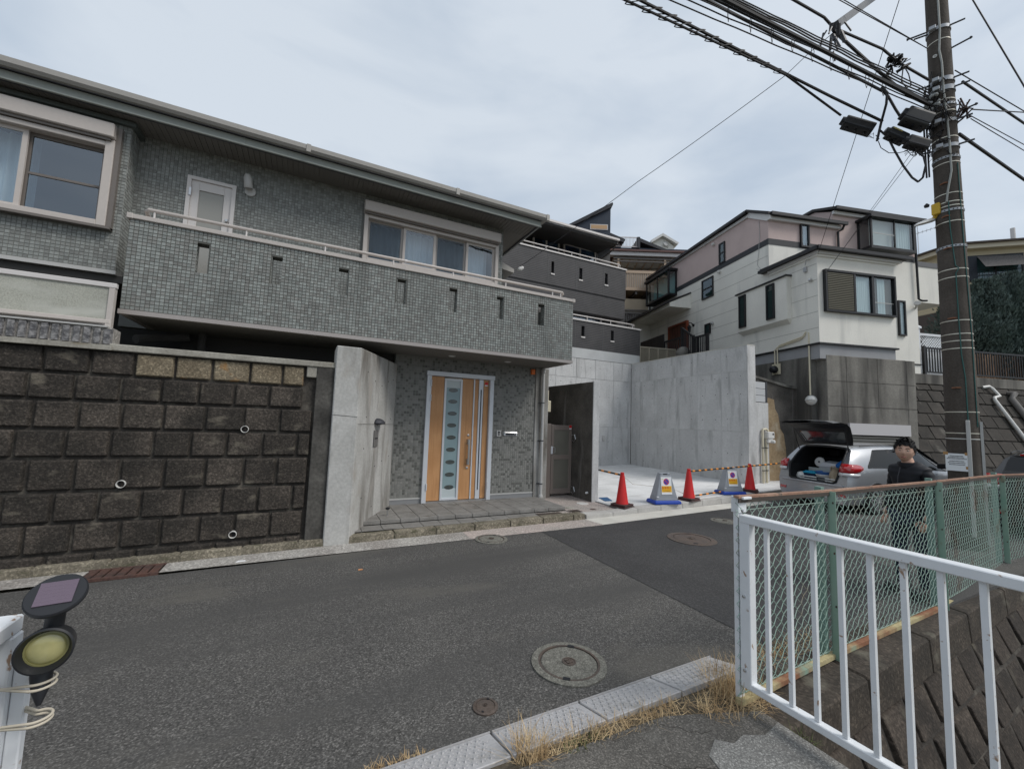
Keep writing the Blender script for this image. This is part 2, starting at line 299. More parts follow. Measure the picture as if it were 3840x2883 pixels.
# ---------------------------------------------------------------- ground, road, kerbs
def sheet(x0, x1, y0, y1, dz, nx=1, sl=SL):
    b = MB()
    for i in range(nx):
        a, c = x0+(x1-x0)*i/nx, x0+(x1-x0)*(i+1)/nx
        b.face([(a, y0, a*sl+dz), (c, y0, c*sl+dz), (c, y1, c*sl+dz), (a, y1, a*sl+dz)])
    return b
earth = mat('earth', (0.16, 0.14, 0.11), 0.95, c2=(0.10, 0.10, 0.06), s=0.3, fine=0.3, fs=5)
struct('ground', MB().face([(-500, -500, -2.6), (500, -500, -2.6), (500, 500, -2.6), (-500, 500, -2.6)]), earth)
b = MB(); p = lambda x, y, dz: (x, y, SL*x+dz)
for x0, x1, y0, y1 in ((-40, 2.5, 2.0, 5.62), (2.5, 70, 1.82, 5.95)):
    b.hexa([p(x0, y0, -0.5), p(x1, y0, -0.5), p(x1, y1, -0.5), p(x0, y1, -0.5), p(x0, y0, 0), p(x1, y0, 0), p(x1, y1, 0), p(x0, y1, 0)])
struct('road', b, asphalt)
struct('asphalt_patch', sheet(3.33, 9.4, 2.95, 5.58, 0.004), asphalt_new)
b = MB()
b.face([p(3.33, 1.95, 0.004), p(6.6, 2.3, 0.004), p(6.6, 2.95, 0.004), p(3.33, 2.95, 0.004)])
struct('asphalt_patch', b, asphalt_new)
# concrete gutter strips beside the kerb (mossy left half, cream new right half)
struct('gutter', MB().add([p(-12, 5.66, 0.006), p(-1.95, 5.69, 0.006), p(-1.95, 5.99, 0.006), p(-12, 5.99, 0.006)], [(0, 1, 2, 3)]), conc_gutter)
struct('gutter', MB().add([p(-1.30, 5.68, 0.006), p(2.2, 5.58, 0.006), p(2.2, 5.99, 0.006), p(-1.30, 5.99, 0.006)], [(0, 1, 2, 3)]), conc_gutter)
struct('gutter', MB().add([p(2.2, 5.58, 0.006), p(4.5, 5.52, 0.006), p(4.42, 5.95, 0.006), p(2.2, 5.99, 0.006)], [(0, 1, 2, 3)]), conc_pink)
struct('gutter', MB().add([p(4.5, 5.53, 0.007), p(9.3, 5.66, 0.007), p(9.3, 6.0, 0.007), p(4.42, 5.95, 0.007)], [(0, 1, 2, 3)]), conc_white)
rust = mat('rusty_iron', (0.11, 0.055, 0.042), 0.8, c2=(0.06, 0.04, 0.035), s=6, fine=0.3, fs=40)
t = thing('drain_grate', 'rusty brown iron drain grate in the gutter at the foot of the dark block wall', 'drain grate', (-1.62, 5.85, -0.02))
b = MB()
for i in range(7): b.box(-1.93+i*0.09, -1.86+i*0.09, 5.69, 5.97, -0.022, -0.006)
obj('grate_bars', b, rust, t)
obj('frame', MB().box(-1.95, -1.30, 5.66, 5.70, -0.03, -0.004).box(-1.95, -1.30, 5.965, 5.985, -0.03, -0.004), rust, t)
# old kerb stones, one by one
kerb = struct('kerb', MB().hexa([p(-12, 6.0, -0.2), p(4.44, 6.0, -0.2), p(4.44, 6.06, -0.2), p(-12, 6.06, -0.2), p(-12, 6.0, 0.08), p(4.44, 6.0, 0.08), p(4.44, 6.06, 0.08), p(-12, 6.06, 0.08)]), kerb_old)
x = -6.6
while x < 4.4:
    x2 = min(x+0.6, 4.44); h = 0.098+random.uniform(-0.004, 0.004); g = 0.006
    y0 = 5.985-0.035*max(0, (x-0.3))/4.2*1.6
    a, c = x+g, x2-g
    b = MB().hexa([p(a, y0, -0.1), p(c, y0, -0.1), p(c, 6.13, -0.1), p(a, 6.13, -0.1), p(a, y0+0.015, h), p(c, y0+0.015, h), p(c, 6.13, h), p(a, 6.13, h)])
    obj('kerb_stone', b, kerb_old, kerb, bev=0.012, seg=2); x = x2
def ps(x): return 0.15+0.025*(x-5)           # parking slab height
kerb2 = struct('kerb', MB().hexa([(4.46, 5.99, -0.1), (9.4, 6.06, -0.1), (9.4, 6.1, -0.1), (4.46, 6.1, -0.1), (4.46, 5.99, 0.1), (9.4, 6.06, 0.2), (9.4, 6.1, 0.2), (4.46, 6.1, 0.1)]), kerb_new)
x = 4.46
while x < 9.2:
    x2 = min(x+0.6, 9.4); a, c = x+0.004, x2-0.004; y0 = lambda q: 5.915+0.02*(q-4.46)
    zt = lambda q: max(ps(q)-0.002, 0.13) if q > 5.4 else 0.135+0.0
    b = MB().hexa([(a, y0(a), -0.1), (c, y0(c), -0.1), (c, 6.16, -0.1), (a, 6.16, -0.1), (a, y0(a)+0.03, zt(a)), (c, y0(c)+0.03, zt(c)), (c, 6.16, zt(c)), (a, 6.16, zt(a))])
    obj('kerb_stone', b, kerb_new, kerb2, bev=0.008, seg=2); x = x2
# porch: lower tread and upper landing of square slabs
porch = struct('porch', MB().box(0.3, 4.32, 6.14, 7.5, -0.1, 0.115).box(0.8, 4.3, 6.43, 7.5, 0.1, 0.172), grout_d)
px = [0.78+0.29*i for i in range(13)]
for i in range(12):
    for y0, y1 in ((6.40, 6.70), (6.70, 7.0), (7.0, 7.3), (7.3, 7.46)):
        obj('porch_slab', MB().box(px[i]+0.003, px[i+1]-0.003 if i < 11 else 4.32, y0+(0.003 if y0 > 6.4 else 0), y1-0.003, 0.135 if y0 < 6.41 else 0.16, 0.19), porch_m, porch, bev=0.004)
for i in range(-2, 10):
    if px[0]+0.29*i > 3.55: continue
    obj('porch_slab', MB().box(px[0]+0.29*i+0.003, px[0]+0.29*(i+1)-0.003, 6.14, 6.395, 0.08, 0.128), porch_m, porch, bev=0.004)
alley = struct('alley_pavement', MB().box(4.33, 5.36, 6.17, 9.5, -0.1, 0.132).box(3.4, 4.33, 6.14, 6.4, -0.1, 0.118), conc_pink)
for (x0, x1, y0, y1, nm, lab) in ((3.64, 4.13, 6.10, 6.30, 'drain_grate', 'dark drain grate set in the lower porch tread'), (4.34, 4.56, 6.17, 6.36, 'drain_cover', 'small square iron cover beside the end of the porch')):
    t = thing(nm, lab, 'drain cover', ((x0+x1)/2, (y0+y1)/2, 0.13)); z = 0.134
    obj('frame', MB().box(x0, x1, y0, y1, z-0.03, z), iron, t)
    b = MB(); n = 9
    for i in range(n): b.box(x0+0.015+(x1-x0-0.03)*i/n, x0+0.015+(x1-x0-0.03)*(i+0.55)/n, y0+0.015, y1-0.015, z, z+0.005)
    obj('grate_bars', b, iron, t)
for (x, y, r, m, lab) in ((5.0, 6.80, 0.12, pvc_w, 'pale round inspection lid in front of the bronze gate'), (4.5, 6.52, 0.075, cop_m, 'small grey round lid beside the porch end')):
    tag(obj('inspection_lid', MB().lathe([(r, 0.12), (r, 0.138), (r*0.9, 0.142), (r*0.2, 0.142)], (x, y, 0), 24), m), lab, 'lid')
tag(obj('valve_box_lid', MB().box(4.82, 4.92, 6.25, 6.33, 0.12, 0.138), rust, bev=0.003), 'tiny reddish square valve lid in the pink alley paving', 'valve lid')
# parking slab in panels
park = struct('parking_slab', MB().hexa([(5.36, 6.16, -0.2), (12.4, 6.16, -0.2), (12.4, 11.7, -0.2), (5.36, 11.7, -0.2), (5.36, 6.16, ps(5.36)-0.02), (12.4, 6.16, ps(12.4)-0.02), (12.4, 11.7, ps(12.4)-0.02), (5.36, 11.7, ps(5.36)-0.02)]), grout_m)
for x0, x1 in ((5.36, 8.3), (8.3, 10.9), (10.9, 12.4)):
    for y0, y1 in ((6.16, 6.42), (6.42, 9.1), (9.1, 11.66)):
        a, c = x0+0.006, x1-0.006
        obj('slab_panel', MB().hexa([(a, y0+0.005, 0), (c, y0+0.005, 0), (c, y1-0.005, 0), (a, y1-0.005, 0), (a, y0+0.005, ps(a)), (c, y0+0.005, ps(c)), (c, y1-0.005, ps(c)), (a, y1-0.005, ps(a))]), slab_m, park)
blue_m = mat('blue_sheet', (0.03, 0.10, 0.22), 0.6)
tag(obj('blue_sheet', MB().hexa([(5.50, 6.72, ps(5.5)), (5.66, 6.69, ps(5.66)), (5.80, 7.02, ps(5.8)), (5.6, 7.05, ps(5.6)), (5.50, 6.72, ps(5.5)+0.01), (5.66, 6.69, ps(5.66)+0.01), (5.8, 7.02, ps(5.8)+0.01), (5.6, 7.05, ps(5.6)+0.01)]), blue_m), 'flat dark blue sheet lying on the concrete beside the gate wall', 'sheet')

# bits of litter
tag(obj('litter', MB().hexa([(.62, 4.94, .012), (.67, 4.95, .012), (.665, 4.975, .012), (.625, 4.97, .012), (.62, 4.94, .018), (.67, 4.95, .02), (.665, 4.975, .016), (.625, 4.97, .02)]), mat('litter_orange', (.55, .26, .12), .7)), 'small torn orange scrap lying on the road before the block wall', 'litter')
tag(obj('litter', MB().hexa([(-.62, 5.72, .001), (-.52, 5.73, .001), (-.54, 5.76, .001), (-.6, 5.76, .001), (-.62, 5.72, .006), (-.52, 5.73, .008), (-.54, 5.76, .006), (-.6, 5.76, .008)]), paper), 'small white scrap of paper in the gutter below the block wall', 'litter')
# manholes
def manhole(x, y, R, label, dark=False, hydrant=False):
    z = SL*x; t = thing('manhole_cover', label, 'manhole', (x, y, z))
    obj('ring', MB().lathe([(R*1.22, -0.05), (R*1.22, 0.008), (R*1.0, 0.012), (R*1.0, -0.02)], (x, y, z), 40), iron if dark else iron_c, t, smooth=0.6)
    obj('rim', MB().lathe([(R*1.0, -0.02), (R*1.0, 0.013), (R*0.93, 0.013), (R*0.93, -0.02)], (x, y, z), 40), iron, t, smooth=0.6)
    lid = obj('lid', MB().lathe([(R*0.925, -0.05), (R*0.925, 0.002), (R*0.88, 0.010), (R*0.24, 0.012), (0.001, 0.012)], (x, y, z), 40), iron if dark else iron_c, t, smooth=0.5)
    obj('emblem', MB().lathe([(R*0.23, 0.0), (R*0.23, 0.016), (R*0.19, 0.016), (R*0.19, 0.013), (0.001, 0.013)], (x, y, z), 24).box(x-R*.1, x+R*.1, y-R*.1, y-R*.07, z+.01, z+.018).box(x-R*.1, x+R*.1, y+R*.07, y+R*.1, z+.01, z+.018).box(x-R*.1, x-R*.07, y-R*.1, y+R*.1, z+.01, z+.0182).bar((x-R*.1, y-R*.08, z+.014), (x+R*.1, y+R*.08, z+.014), R*.03, .008), iron, lid)
    b = MB()
    for a in (0.9, 0.9+pi): b.bar((x+cos(a)*R*0.86, y+sin(a)*R*0.86, z+0.008), (x+cos(a)*R*1.0, y+sin(a)*R*1.0, z+0.008), R*0.22, 0.014)
    obj('lifting_slot', b, black_p, lid)
manhole(1.78, 2.545, 0.218, 'large round manhole with speckled concrete lid in the near road')
manhole(1.07, 2.38, 0.062, 'small dark iron valve cover in the road beside the big manhole', True)
manhole(2.46, 5.485, 0.19, 'round concrete manhole at the road edge before the front door', False)
manhole(5.22, 4.39, 0.28, 'wide dark manhole in the fresh black asphalt', True)
manhole(6.72, 4.95, 0.19, 'pale manhole in the black asphalt beyond the white post', False)
# ---------------------------------------------------------------- the tiled house
YU, YB, YW, YE = 7.45, 6.40, 7.157, 6.888
house = thing('tiled_house', 'grey tiled two storey house with long balcony and orange front door', 'house', (1.0, 7.45, 0.13))
def tiles(name, O, ux, uz, w, h, pitch, mt, parent, holes=(), gap=0.0045, th=0.005, single=0, off=(0, 0)):
    """tile a rectangle with real tiles; the `single` nearest ones become objects of their own, the rest one joined part"""
    O, ux, uz = Vector(O), Vector(ux), Vector(uz); n = ux.cross(uz)
    nx, nz = int(w/pitch+0.5), int(h/pitch+0.5); pw, ph = w/nx, h/nz
    cells = []
    for j in range(nz):
        for i in range(nx):
            u, v = (i+0.5)*pw, (j+0.5)*ph
            if any(a < u < b and c < v < d for a, b, c, d in holes): continue
            cells.append((u, v))
    if single: cells.sort(key=lambda c: (O+ux*c[0]+uz*c[1]-EYE).length)
    a, c = pw/2-gap/2, ph/2-gap/2; e = 0.0022
    def tile(q):
        P = [(-a, -c, 0), (a, -c, 0), (a, c, 0), (-a, c, 0), (-a+e, -c+e, th), (a-e, -c+e, th), (a-e, c-e, th), (-a+e, c-e, th)]
        return [q+ux*x+uz*y+n*z for x, y, z in P]
    FA = [(4, 5, 6, 7), (0, 1, 5, 4), (1, 2, 6, 5), (2, 3, 7, 6), (3, 0, 4, 7)]
    if single:
        me = None
        for u, v in cells[:single]:
            q = O+ux*u+uz*v
            if me is None:
                o = obj(name, MB().add(tile(Vector((0, 0, 0))), FA+[(0, 3, 2, 1)]), mt, parent); me = o.data
            else:
                o = bpy.data.objects.new(name, me); COL.objects.link(o); o.parent = parent; o.matrix_parent_inverse = WM[parent].inverted(); WM[o] = Matrix.Identity(4)
            o.location = q
    mb = MB()
    for u, v in cells[single:]: mb.add(tile(O+ux*u+uz*v), FA)
    if mb.v: obj(name, mb, mt, parent, kind='stuff', fix=False)
def wallrects(name, x0, x1, z0, z1, holes, y, th, m, parent):
    b = MB()
    for a, c, d, e in holes_grid(x0, x1, z0, z1, holes): b.box(a, c, y, y+th, d, e)
    return obj(name, b, m, parent)
PT = 0.0456
# --- upper wall with window and balcony door openings
WIN = (0.67, 3.21, 4.45, 5.27); BD = (-1.85, -1.24, 3.02, 5.21)
uw = wallrects('wall', -2.44, 3.355, 2.84, 5.63, [WIN, BD], YU, 0.16, grout_m, house)
tiles('wall_tile', (-2.44, YU, 3.02), (1, 0, 0), (0, 0, 1), 5.795, 2.61, PT, tile_u, uw, [(WIN[0]+2.44-.05, WIN[1]+2.44+.05, WIN[2]-3.02, 5.46-3.02), (BD[0]+2.44, BD[1]+2.44, 0, BD[3]-3.02)])
rw = obj('side_wall', MB().box(3.195, 3.355, YU+.16, 12.0, 2.84, 5.63), grout_m, house)
tiles('wall_tile', (3.355, YU, 3.02), (0, 1, 0), (0, 0, 1), 4.5, 2.61, PT, tile_u, rw)
obj('room_back', MB().box(0.2, 3.19, 8.6, 8.65, 2.84, 5.6).box(0.2, 3.19, 7.62, 8.6, 5.55, 5.6).box(-2.4, -.9, 8.6, 8.65, 2.84, 5.6), dark_in, house)
# sliding four-panel window with shutter box
w = obj('window', MB().box(.652, .72, YU-.07, YU+.1, 4.43, 5.27).box(3.17, 3.24, YU-.07, YU+.1, 4.43, 5.27).box(.72, 3.17, YU-.07, YU+.1, 5.19, 5.27).box(.72, 3.17, YU-.07, YU+.1, 4.43, 4.475), alu_beige, house, bev=0.006)
obj('shutter_box', MB().box(.636, 3.245, YU-.17, YU+.02, 5.275, 5.46), alu_beige, w, bev=0.012)
obj('shutter_rail', MB().box(.66, 3.22, YU-.12, YU, 5.245, 5.272), alu_brown, w)
xs = [.72, 1.345, 1.955, 2.565, 3.17]
for i in range(4):
    a, c = xs[i], xs[i+1]; y = YU-0.01 if i in (1, 3) else YU+0.035; fm = alu_beige
    f = obj('sash', MB().box(a, a+.045, y, y+.035, 4.475, 5.19).box(c-.045, c, y, y+.035, 4.475, 5.19).box(a+.045, c-.045, y, y+.035, 5.15, 5.19).box(a+.045, c-.045, y, y+.035, 4.475, 4.515), fm, w)
    obj('pane', MB().box(a+.04, c-.04, y+.012, y+.018, 4.51, 5.155), win_g, w)
    if i in (0, 2): obj('insect_screen', MB().box(a+.04, c-.04, y-.03, y-.028, 4.51, 5.155), glass('screen_mesh', (0.60, 0.63, 0.65), 0.0, 0.3), w)
def curtain(name, a, c, y, z0, z1, m, parent, amp=.025, per=.11, ax='x'):
    b = MB(); n = int((c-a)/0.02); pts = []
    for i in range(n+1):
        u = a+(c-a)*i/n; d = y+amp*sin(u*2*pi/per+1.3*sin(u*5)); pts.append((u, d))
    vs = [(u, d, z) for u, d in pts for z in (z0, z1)]
    b.add(vs, [(2*i, 2*i+2, 2*i+3, 2*i+1) for i in range(n)]); return obj(name, b, m, parent, smooth=True, fix=False)
curtain('curtain', .8, 3.12, YU+.28, 4.3, 5.22, curt, w)
# balcony service door
d = obj('balcony_door', MB().box(BD[0], BD[0]+.05, YU-.03, YU+.09, 3.02, 5.21).box(BD[1]-.05, BD[1], YU-.03, YU+.09, 3.02, 5.21).box(BD[0]+.05, BD[1]-.05, YU-.03, YU+.09, 5.16, 5.21), alu_pale, house)
obj('door_leaf', MB().box(BD[0]+.05, BD[0]+.15, YU-.005, YU+.04, 3.05, 5.16).box(BD[1]-.15, BD[1]-.05, YU-.005, YU+.04, 3.05, 5.16).box(BD[0]+.15, BD[1]-.15, YU-.005, YU+.04, 5.02, 5.16), alu_pale, d, bev=.003)
obj('pane', MB().box(BD[0]+.15, BD[1]-.15, YU+.012, YU+.024, 3.05, 5.02), frosted, d)
obj('knob', MB().lathe([(.012, 0), (.02, .02), (.026, .035), (.018, .055)], (BD[1]-.085, YU-.005, 4.62), 12, (0, -1, 0)), steel, d, smooth=.6)
obj('hinge', MB().box(BD[0]+.035, BD[0]+.06, YU-.045, YU-.02, 4.9, 5.02), steel, d)
l = obj('wall_lamp', MB().lathe([(.075, 0), (.075, .03), (.05, .04)], (-1.055, YU-.006, 5.17), 16, (0, -1, 0)), pvc_g, house, smooth=.6)
obj('lamp_shade', MB().lathe([(.05, -.02), (.062, .0), (.058, .14), (.04, .19), (.01, .2)], (-1.075, YU-.1, 5.20), 18, (-.12, -.1, 1)), pvc_g, l, smooth=.6)
# --- left wing
wing = obj('wing_wall', MB().box(-9, -5.3, YW, YW+.2, 3.5, 5.63).box(-2.58, -2.44, YW, YW+.2, 3.5, 5.63).box(-5.3, -2.58, YW, YW+.2, 3.5, 4.08).box(-5.3, -2.58, YW, YW+.2, 5.47, 5.63).box(-2.64, -2.44, YW+.2, YU+.01, 3.5, 5.63), grout_m, house)
tiles('wall_tile', (-5.6, YW, 3.53), (1, 0, 0), (0, 0, 1), 3.16, 2.02, PT, tile_u, wing, [(0.2, 3.02, 4.06-3.53, 5.475-3.53)])
tiles('wall_tile', (-2.44, YW, 3.53), (0, 1, 0), (0, 0, 1), .29, 2.1, PT, tile_u, wing)
obj('bottom_trim', MB().box(-9, -2.425, YW-.02, YW+.2, 3.475, 3.525), pvc_g, wing)
obj('eave_trim', MB().box(-9, -2.38, YW-.07, YW+.1, 5.545, 5.60).box(-2.44, -2.38, YW+.1, YU, 5.545, 5.60), mat('trim_green', (0.10, 0.115, 0.11), 0.5), wing)
wn = obj('window', MB().box(-2.66, -2.565, YW-.09, YW+.1, 4.08, 5.27).box(-5.3, -2.66, YW-.09, YW+.1, 5.17, 5.235).box(-5.3, -2.66, YW-.09, YW+.1, 4.08, 4.15).box(-5.3, -5.2, YW-.09, YW+.1, 4.15, 5.17), alu_beige, house, bev=.006)
obj('window_surround', MB().box(-2.563, -2.51, YW-.07, YW+.02, 4.05, 5.47).box(-5.32, -2.51, YW-.11, YW+.02, 4.045, 4.078), alu_brown, wn)
obj('shutter_box', MB().box(-5.32, -2.565, YW-.16, YW+.02, 5.275, 5.47), alu_beige, wn, bev=.012)
obj('shutter_rail', MB().box(-5.3, -2.6, YW-.12, YW, 5.24, 5.273), alu_brown, wn)
for a, c, y in ((-5.2, -4.3, YW+.03), (-4.34, -3.40, YW-.02), (-3.44, -2.66, YW+.03)):
    obj('sash', MB().box(a, a+.06, y, y+.03, 4.15, 5.17).box(c-.05, c, y, y+.03, 4.15, 5.17).box(a+.06, c-.05, y, y+.03, 5.12, 5.17).box(a+.06, c-.05, y, y+.03, 4.15, 4.19), alu_beige if c < -3 else alu_brown, wn)
    obj('pane', MB().box(a+.05, c-.04, y+.012, y+.018, 4.18, 5.13), win_g if c < -3 else win_d, wn)
    if c > -3: obj('mid_rail', MB().box(a+.06, c-.05, y-.002, y+.02, 4.62, 4.65), alu_brown, wn)
curtain('curtain', -5.1, -3.4, YW+.25, 4.0, 5.2, curt, wn)
obj('room_back', MB().box(-5.4, -2.64, YW+.9, YW+.95, 3.6, 5.6), recess_m, wn)
# --- recess below wing and balcony
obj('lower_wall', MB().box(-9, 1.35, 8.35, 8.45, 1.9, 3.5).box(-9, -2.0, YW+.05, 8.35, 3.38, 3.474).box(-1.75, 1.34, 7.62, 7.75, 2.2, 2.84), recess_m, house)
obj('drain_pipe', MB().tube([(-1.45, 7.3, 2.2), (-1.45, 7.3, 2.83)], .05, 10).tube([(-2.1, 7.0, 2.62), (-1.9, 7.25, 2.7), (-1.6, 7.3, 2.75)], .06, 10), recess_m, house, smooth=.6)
# --- balcony: parapet with seven slots
BX0, BX1, BZ0, BZ1 = -2.10, 4.40, 2.832, 4.01
slots = [(-1.435+.846*i, -1.293+.846*i, 3.463, 3.859) for i in range(7)]
bal = wallrects('balcony', BX0, BX1, BZ0+.05, BZ1, slots, YB, .16, grout_d, house)
tiles('tile', (BX0, YB, 2.892), (1, 0, 0), (0, 0, 1), BX1-BX0, BZ1-2.892, PT, tile_b, bal, [(a-BX0, b-BX0, c-2.892, d-2.892) for a, b, c, d in slots], single=300)
obj('side_parapet', MB().box(BX1-.16, BX1, YB+.16, 10.2, BZ0+.05, BZ1).box(BX0, BX0+.12, YB+.16, YU, BZ0+.05, BZ1), grout_d, bal)
tiles('tile', (BX1, YB, 2.892), (0, 1, 0), (0, 0, 1), 3.8, BZ1-2.892, PT, tile_b, bal)
for a, bb, c, dd in slots:
    for xx, nx in ((a, 1), (bb, -1)):
        tiles('tile', (xx, YB+(0.005 if nx > 0 else .155), c), (0, nx, 0), (0, 0, 1), .15, dd-c, PT, tile_b, bal) if nx > 0 else tiles('tile', (xx, YB+.155, c), (0, -1, 0), (0, 0, 1), .15, dd-c, PT, tile_b, bal)
obj('balcony_floor', MB().box(BX0+.01, BX1-.01, YB+.05, YU, 2.845, 2.98).box(3.36, BX1-.01, YU, 10.2, 2.845, 2.98), soffit_m, bal)
b = MB(); y = YB+.06
while y < YU-.02: b.box(BX0+.02, BX1-.02, y, y+.062, 2.838, 2.846); y += .07
b.box(3.37, BX1-.02, YU+.01, 10.2, 2.838, 2.846)
obj('soffit_board', b, soffit_m, bal, kind='stuff')
obj('bottom_trim', MB().box(BX0-.01, BX1+.01, YB-.018, YB+.05, BZ0, BZ0+.055).box(BX1-.05, BX1+.012, YB+.05, 10.2, BZ0, BZ0+.055).box(BX0-.01, BX0+.05, YB+.05, YU, BZ0, BZ0+.055), mat('trim_mauve', (0.36, 0.33, 0.315), 0.5), bal)
obj('coping', MB().box(BX0-.025, BX1+.025, YB-.03, YB+.18, BZ1, BZ1+.055).box(BX1-.18, BX1+.025, YB+.18, 10.2, BZ1, BZ1+.055).box(BX0-.03, BX0+.03, YB-.036, YB+.18, BZ1-.006, BZ1+.061).box(1.2, 1.25, YB-.034, YB+.18, BZ1-.004, BZ1+.059).box(BX1-.03, BX1+.031, YB-.036, YB+.18, BZ1-.006, BZ1+.061).box(BX0-.025, BX0+.15, YB+.18, YU, BZ1, BZ1+.055), alu_beige, bal, bev=.006)
rz = BZ1+.055+.125; ry = YB+.075
rail = obj('handrail', MB().tube([(BX0+.1, ry+.30, rz-.09), (BX0+.1, ry+.06, rz), (BX0+.14, ry, rz), (BX1-.2, ry, rz), (BX1-.14, ry+.07, rz), (BX1-.13, ry+.3, rz), (BX1-.13, ry+3.4, rz)], .024, 12), alu_beige, house, smooth=.8)
for x in [BX0+.2+.98*i for i in range(7)]+[BX1-.24]: obj('rail_post', MB().tube([(x, ry, BZ1+.05), (x, ry, rz)], .012, 8), alu_pale, rail, smooth=.8)
obj('rail_joint', MB().tube([(1.21, ry, rz), (1.25, ry, rz)], .028, 12), alu_pale, rail, smooth=.8)
for x in (2.235, 3.345):
    l = obj('soffit_light', MB().lathe([(.066, .012), (.066, -.006), (.05, -.01), (.048, .008)], (x, 7.0, 2.835), 20), pvc_g, house, smooth=.6)
    obj('lens', MB().disc((x, 7.0, 2.828), (0, 0, -1), .046), paper, l)
# --- eaves, gutter, roof
ex = 3.92
so = obj('soffit', MB().box(-12, ex-.02, YE+.02, 12.0, 5.632, 5.66), soffit_m, house)
b = MB(); x = -4.9
while x < ex-.05: b.box(x, x+.066, YE+.03, YU+.02, 5.624, 5.634); x += .075
obj('soffit_board', b, soffit_m, so, kind='stuff')
obj('fascia', MB().box(-12, ex, YE, YE+.03, 5.61, 5.71).box(ex-.03, ex, YE+.03, 12, 5.61, 5.71), fascia_m, house)
obj('fascia_back', MB().box(-12, ex-.031, YE+.032, YE+.06, 5.60, 5.82).box(ex-.06, ex-.032, YE+.06, 12, 5.60, 5.82), dark_met, house)  # board closing the gap behind the gutter; the gap's shadow put into its colour
obj('fascia_lip', MB().box(-12, ex+.012, YE-.012, YE+.02, 5.596, 5.618).box(-1.12, -1.1, YE-.008, YE, 5.616, 5.71).box(2.2, 2.22, YE-.008, YE, 5.616, 5.71).box(.62, .635, YE-.008, YE, 5.616, 5.71), fascia_m, house)
prof = [(0, 0), (-.03, -.075), (-.09, -.085), (-.12, -.05), (-.125, .015), (-.105, .015), (-.1, -.04), (-.05, -.065)]
b = MB().prism([(-12, YE+dy, 5.80+dz) for dy, dz in prof], (ex+.13+12, 0, 0)); b.prism([(ex-dy, 12, 5.80+dz) for dy, dz in prof], (0, YE-.1-12, 0))
obj('gutter', b, gutter_m, house)
b = MB()
for x in (-3.9, -.3, 2.1, ex+.06): b.box(x, x+.06, YE-.132, YE-.06, 5.705, 5.825)
obj('gutter_joint', b, gutter_m, house)
obj('roof', MB().add([(-12, YE, 5.73), (ex, YE, 5.73), (ex, 13, 5.73), (-12, 13, 5.73), (-12, 9.9, 6.3), (.9, 9.9, 6.3)], [(0, 1, 5, 4), (1, 2, 5), (2, 3, 4, 5), (0, 3, 2, 1), (0, 4, 3)]), roof_m, house)
bay_ = obj('side_bay', MB().box(3.357, 3.62, 7.95, 9.4, 4.3, 4.92), grout_m, house)
obj('bay_roof', MB().hexa([(3.356, 7.8, 4.98), (3.80, 7.8, 4.92), (3.80, 9.5, 4.92), (3.356, 9.5, 4.98), (3.356, 7.8, 5.16), (3.80, 7.8, 5.0), (3.80, 9.5, 5.0), (3.356, 9.5, 5.16)]), gutter_m, bay_)
# --- entrance wall
FD = (1.915, 3.255, .19, 2.575)
dw = wallrects('entrance_wall', 1.34, 4.21, .0, 2.84, [FD], YU, .16, grout_l, house)
tiles('wall_tile', (1.345, YU, .30), (1, 0, 0), (0, 0, 1), 2.865, 2.53, .0475, tile_d, dw, [(FD[0]-1.345-.01, FD[1]-1.345+.01, -1, FD[3]-.3)])
for a_, c_ in ((1.34, FD[0]), (FD[1], 4.21)): obj('plinth', MB().box(a_, c_, YU-.012, YU, .18, .265), mat('plinth_grey', (.24, .245, .25), .8), dw)
obj('plinth_trim', MB().box(1.34, FD[0], YU-.02, YU, .268, .292).box(FD[1], 4.21, YU-.02, YU, .268, .292), pvc_g, dw)
col = obj('pillar', MB().box(4.213, 4.53, YU-.03, YU+.5, 0, 2.838), conc_pier, house, bev=.01)
obj('side_wall', MB().box(4.3, 4.5, YU+.5, 12, 0, 2.84).box(-2, 4.3, 11.9, 12, 0, 5.6), conc_old, house)
dp = obj('downpipe', MB().tube([(4.36, YU-.09, .19), (4.36, YU-.09, 2.83)], .032, 12), pvc_g, house, smooth=.8)
for z in (2.1, 1.32, .45): obj('clamp', MB().lathe([(.038, 0), (.038, .02)], (4.36, YU-.09, z), 12).box(4.29, 4.37, YU-.07, YU-.028, z, z+.018), dark_met, dp)
obj('pipe_foot', MB().lathe([(.05, 0), (.05, .03), (.038, .06)], (4.36, YU-.09, .19), 12).lathe([(.042, 0), (.046, .05)], (4.36, YU-.09, 2.74), 12), pvc_g, dp, smooth=.6)
# front door
y = YU
fd = obj('front_door', MB().box(FD[0], FD[0]+.085, y-.06, y+.12, .19, 2.5).box(FD[1]-.085, FD[1], y-.06, y+.12, .19, 2.5).box(FD[0]-.012, FD[1]+.012, y-.075, y+.12, 2.5, 2.585), alu_silver, house, bev=.006)
obj('threshold', MB().box(FD[0]+.085, FD[1]-.085, y-.04, y+.1, .19, .215), steel, fd)
x0, x1 = FD[0]+.09, FD[1]-.09
obj('door_leaf', MB().box(x0, 2.262, y, y+.05, .22, 2.495).box(2.614, 2.845, y, y+.05, .22, 2.495).box(2.875, 2.955, y, y+.05, .22, 2.495), door_o, fd, bev=.004)
obj('side_leaf', MB().box(3.06, x1, y, y+.05, .22, 2.495), door_o, fd, bev=.004)
obj('seal', MB().box(2.845, 2.875, y+.02, y+.05, .22, 2.495).box(x0-.005, x0, y+.02, y+.05, .22, 2.495).box(3.045, 3.06, y+.02, y+.05, .22, 2.495), black_p, fd)
obj('trim_strip', MB().box(2.848, 2.872, y-.012, y+.02, .22, 2.495), alu_silver, fd)
